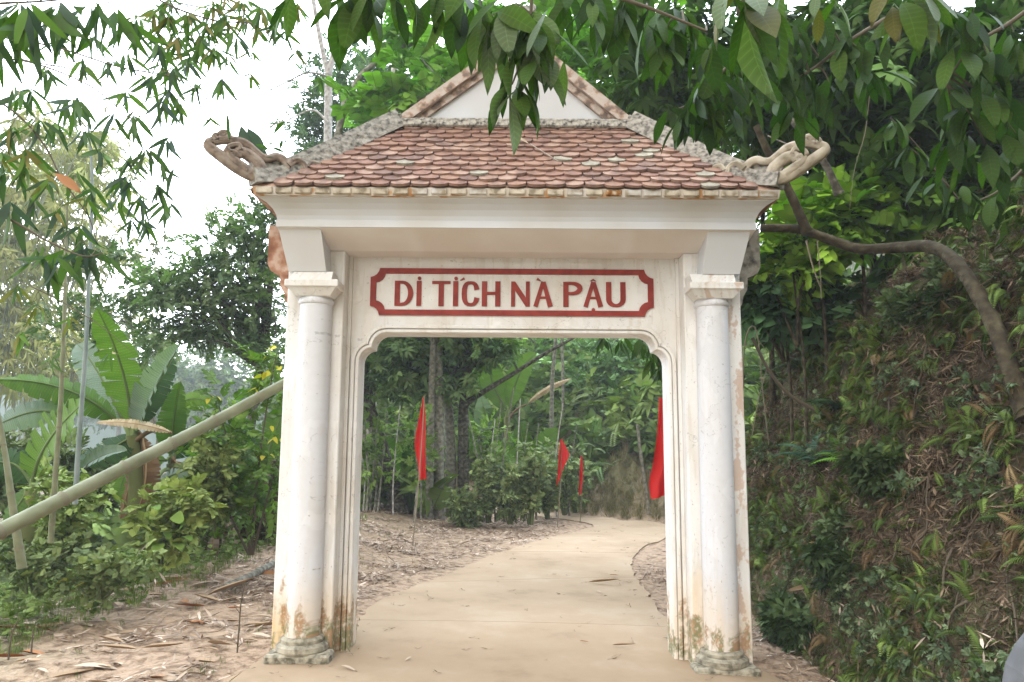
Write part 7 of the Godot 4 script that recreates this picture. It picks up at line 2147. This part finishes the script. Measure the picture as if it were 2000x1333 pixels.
	leafy_branch("leafy branch hanging low over the bank at the edge of the photo", [Vector3(3.861, 3.886, 1.059), Vector3(3.575, 3.564, 1.014), Vector3(3.36, 3.384, 0.988), Vector3(3.145, 3.312, 0.977)], 0.014, [[Vector3(3.504, 3.492, 1.003), 8, 0.26], [Vector3(3.325, 3.348, 0.983), 8, 0.26], [Vector3(3.144, 3.419, 0.992), 8, 0.26], [Vector3(3.608, 3.237, 0.867), 8, 0.26], [Vector3(3.019, 3.524, 0.905), 7, 0.25], [Vector3(2.834, 3.741, 0.935), 7, 0.25], [Vector3(2.637, 3.915, 1.059), 7, 0.25]], ["dark", "dark", "mid"])
	# fringe of leaves that hangs behind the lintel on the bank side
	leafy_branch("leaves that hang into the opening's upper corner on the bank side", [Vector3(1.971, 3.482, -2.638), Vector3(1.735, 3.006, -2.705), Vector3(1.495, 2.885, -2.723), Vector3(1.255, 2.943, -2.715)], 0.014, [[Vector3(1.706, 2.768, -2.738), 9, 0.24], [Vector3(1.525, 2.856, -2.726), 8, 0.24], [Vector3(1.738, 2.53, -2.771), 8, 0.22], [Vector3(1.315, 2.913, -2.921), 7, 0.24], [Vector3(1.654, 2.672, -2.954), 8, 0.24], [Vector3(1.124, 2.971, -3.116), 6, 0.22]], ["dark", "dark", "mid"])
	# grey-green dead leaves on the corner scroll
	var root := thing("withered_leaf_cluster", "grey-green withered leaves caught behind the scroll on the roof's corner, sky side", "leaves", Vector3(-2.098, 3.903, 0.334))
	for q in [[Vector3(-2.181, 4.124, 0.364), Vector3(0.30, -1.0, 0.1), 0.30], [Vector3(-2.146, 4.121, 0.324), Vector3(0.55, -0.8, 0.1), 0.28], [Vector3(-2.072, 4.023, 0.27), Vector3(0.4, -1, 0), 0.22]]:
		var b := aim(q[1], Vector3(0, 0.3, 1), q[2])
		piece(root, "leaf", LM.big_dull_1, M.leaf_soft, Transform3D(Basis(b.x * 1.2, b.y, b.z), q[0]))
	for k in 14:
		own_leaf(root, "big_dark", Vector3(-1.854, 3.868, 0.532) + rv() * 0.09, Vector3(rf(-1, 1), rf(-1, 0.4), rf(-1, 1)), rf(0.08, 0.14), M.leaf)

func build_litter() -> void:
	rng.seed = 2024
	# single dry sheaths: the nearest and largest
	var n := 0
	var tries := 0
	while n < 150 and tries < 6000:
		tries += 1
		var x := rf(-5.2, -1.75)
		var z := rf(-3.2, 2.6)
		if x > -2.1 and z > -0.3:
			continue
		if x < -4.3 + 0.1 * z:
			continue
		if rng.randf() > 0.25 + 0.75 * clampf(0.5 + 1.6 * land.get_noise_2d(x * 1.3 + 3.0, z * 1.3), 0, 1):
			continue
		n += 1
		var w := rf(-0.8, 0.8) + (PI if rng.randf() < 0.5 else 0.0)
		var ln := rf(0.12, 0.36)
		var nn := ground_normal(x, z)
		var sh := "straw" if rng.randf() < 0.8 else "rust"
		solo("bamboo_sheath", "dry straw coloured bamboo sheath lying loose on the bare earth beside the pillar" if sh == "straw" else "dry reddish brown bamboo sheath lying loose on the bare earth beside the pillar", "bamboo sheath", LM["sheath_%s_%d" % [sh, rng.randi() % 3]], M.straw, Transform3D(aim(Vector3(cos(w), rf(-0.06, 0.08), sin(w)), nn + rv() * 0.25, ln), on(x, z, 0.02)), "dry bamboo sheaths on the earth left of the gate")
	var sets := [[-5.5, -1.5, -6.5, 2.8, 3600, 0.09, 0.22], [-3.6, 1.2, -12.0, -1.2, 7000, 0.08, 0.19], [1.5, 3.2, -8.0, 2.0, 1500, 0.07, 0.17]]
	for k in 3:
		var s: Array = sets[k]
		var xfs := [[], [], []]
		var cols := [[], [], []]
		for j in s[4]:
			var x := rf(s[0], s[1])
			var z := rf(s[2], s[3])
			var left := -1.5
			var right := 1.65
			if z < -1.5:
				left = lerpf(-1.5, 1.2, clampf((-z - 1.8) / 7.6, 0.0, 1.0)) - 0.12
				right = 1.7 + clampf(-z - 4.5, 0.0, 4.0) * 0.4
			if z > -0.6:
				left = -1.95
				right = 2.0
			if x > left and x < right:
				continue
			if k == 2 and bank_d(x, z) > 0.3:
				continue
			var dens := 0.35 + 1.3 * land.get_noise_2d(x * 0.9, z * 0.9 + 11.0)
			if k == 0 and z > -1.5:
				dens -= 0.25
			if x < -3.4 - 0.2 * z:
				dens -= 0.3
			if rng.randf() > clampf(dens, 0.08, 1.0):
				continue
			var v := rng.randi() % 3
			xfs[v].append(Transform3D(aim(Vector3(rf(-1, 1), rf(-0.05, 0.1), rf(-1, 1)), ground_normal(x, z) + rv() * 0.2, rf(s[5], s[6])), on(x, z, 0.015)))
			cols[v].append(jit(Color(0.26, 0.19, 0.14), Color(0.56, 0.46, 0.37), 0.3))
		for v in 3:
			many(self, "leaf_litter", SP["scrap_%d" % v], M.straw, xfs[v], cols[v], ["dry bamboo leaves littering the earth left of the gate", "thick layer of dry leaves on the verge beyond the gate", "dry leaves on the narrow verge at the foot of the bank"][k], "leaf litter")
	# scattered small grass at the litter's edge
	var xg := []
	var cg := []
	for j in 900:
		var x := rf(-4.5, -1.6)
		var z := rf(-9.0, 2.0)
		if land.get_noise_2d(x * 1.2 + 30.0, z * 1.2) < 0.12 or (z > -0.5 and x > -2.05):
			continue
		if z < -1.5 and x > lerpf(-1.6, 1.0, clampf((-z - 1.8) / 7.6, 0.0, 1.0)):
			continue
		xg.append(Transform3D(aim(Vector3(rf(-1, 1), 0, rf(-1, 1)), Vector3.UP + rv() * 0.2, rf(0.03, 0.09)), on(x, z)))
		cg.append(jit(Color(0.10, 0.14, 0.05), Color(0.20, 0.24, 0.10)))
	many(self, "sparse_grass", SP.grass_1, M.leaf_soft, xg, cg, "thin tufts of grass growing through the litter left of the road", "grass")
	# fallen bamboo culm in the litter and dead seedlings
	var root := thing("fallen_bamboo", "fallen grey bamboo culm lying in the litter just behind the pillar", "bamboo", Vector3(-2.936, 0.15, -1.992))
	pole_with_joints(root, "culm", [Vector3(-2.861, 0.2, -1.71), Vector3(-2.797, 0.22, -2.191), Vector3(-2.769, 0.25, -3.278)], 0.04, 0.035, 0.35, M.bark_grey)
	root = thing("large_dry_sheath", "largest pale bamboo sheath leaning on the fallen culm", "bamboo sheath", Vector3(-2.935, 0.15, -1.713))
	piece(root, "sheath", LM.sheath_straw_0, M.straw, Transform3D(aim(Vector3(1, 0.25, -0.3), Vector3.UP, 0.5), Vector3(-2.984, 0.15, -1.579)))
	var tw := [["leafless dead seedling standing in the bare earth close to the plinth", [Vector3(-2.116, -0.01, -0.008), Vector3(-2.101, 0.204, 0.022), Vector3(-2.087, 0.399, 0.049), Vector3(-2.057, 0.555, 0.071)]], ["thin dark dead stem standing at the lower corner of the litter", [Vector3(-3.419, 0.154, 0.717), Vector3(-3.395, 0.326, 0.741), Vector3(-3.347, 0.43, 0.756)]], ["short dead stem next to the thin dark stem at the lower edge", [Vector3(-3.387, 0.153, 0.515), Vector3(-3.374, 0.314, 0.538)]], ["pale leaning stick in the weeds below the heart-shaped leaves", [Vector3(-3.654, 0.256, -0.986), Vector3(-3.472, 0.508, -0.95), Vector3(-3.266, 0.737, -0.918)]]]
	for q in tw:
		root = thing("dead_seedling", q[0], "stem", q[1][0])
		var b := MB.new()
		var c := curve(q[1], 5)
		b.tube(c, taper(c.size(), 0.007, 0.004), 5, true)
		if "seedling" in q[0]:
			for j in 9:
				var p: Vector3 = c[2 + rng.randi() % (c.size() - 3)]
				b.tube([p, p + Vector3(rf(-0.05, 0.05), rf(0.02, 0.06), rf(-0.03, 0.03))], [0.003, 0.002], 4, false)
		part(root, "stem", b.done(), M.twig if not ("pale" in q[0]) else M.twig_pale)
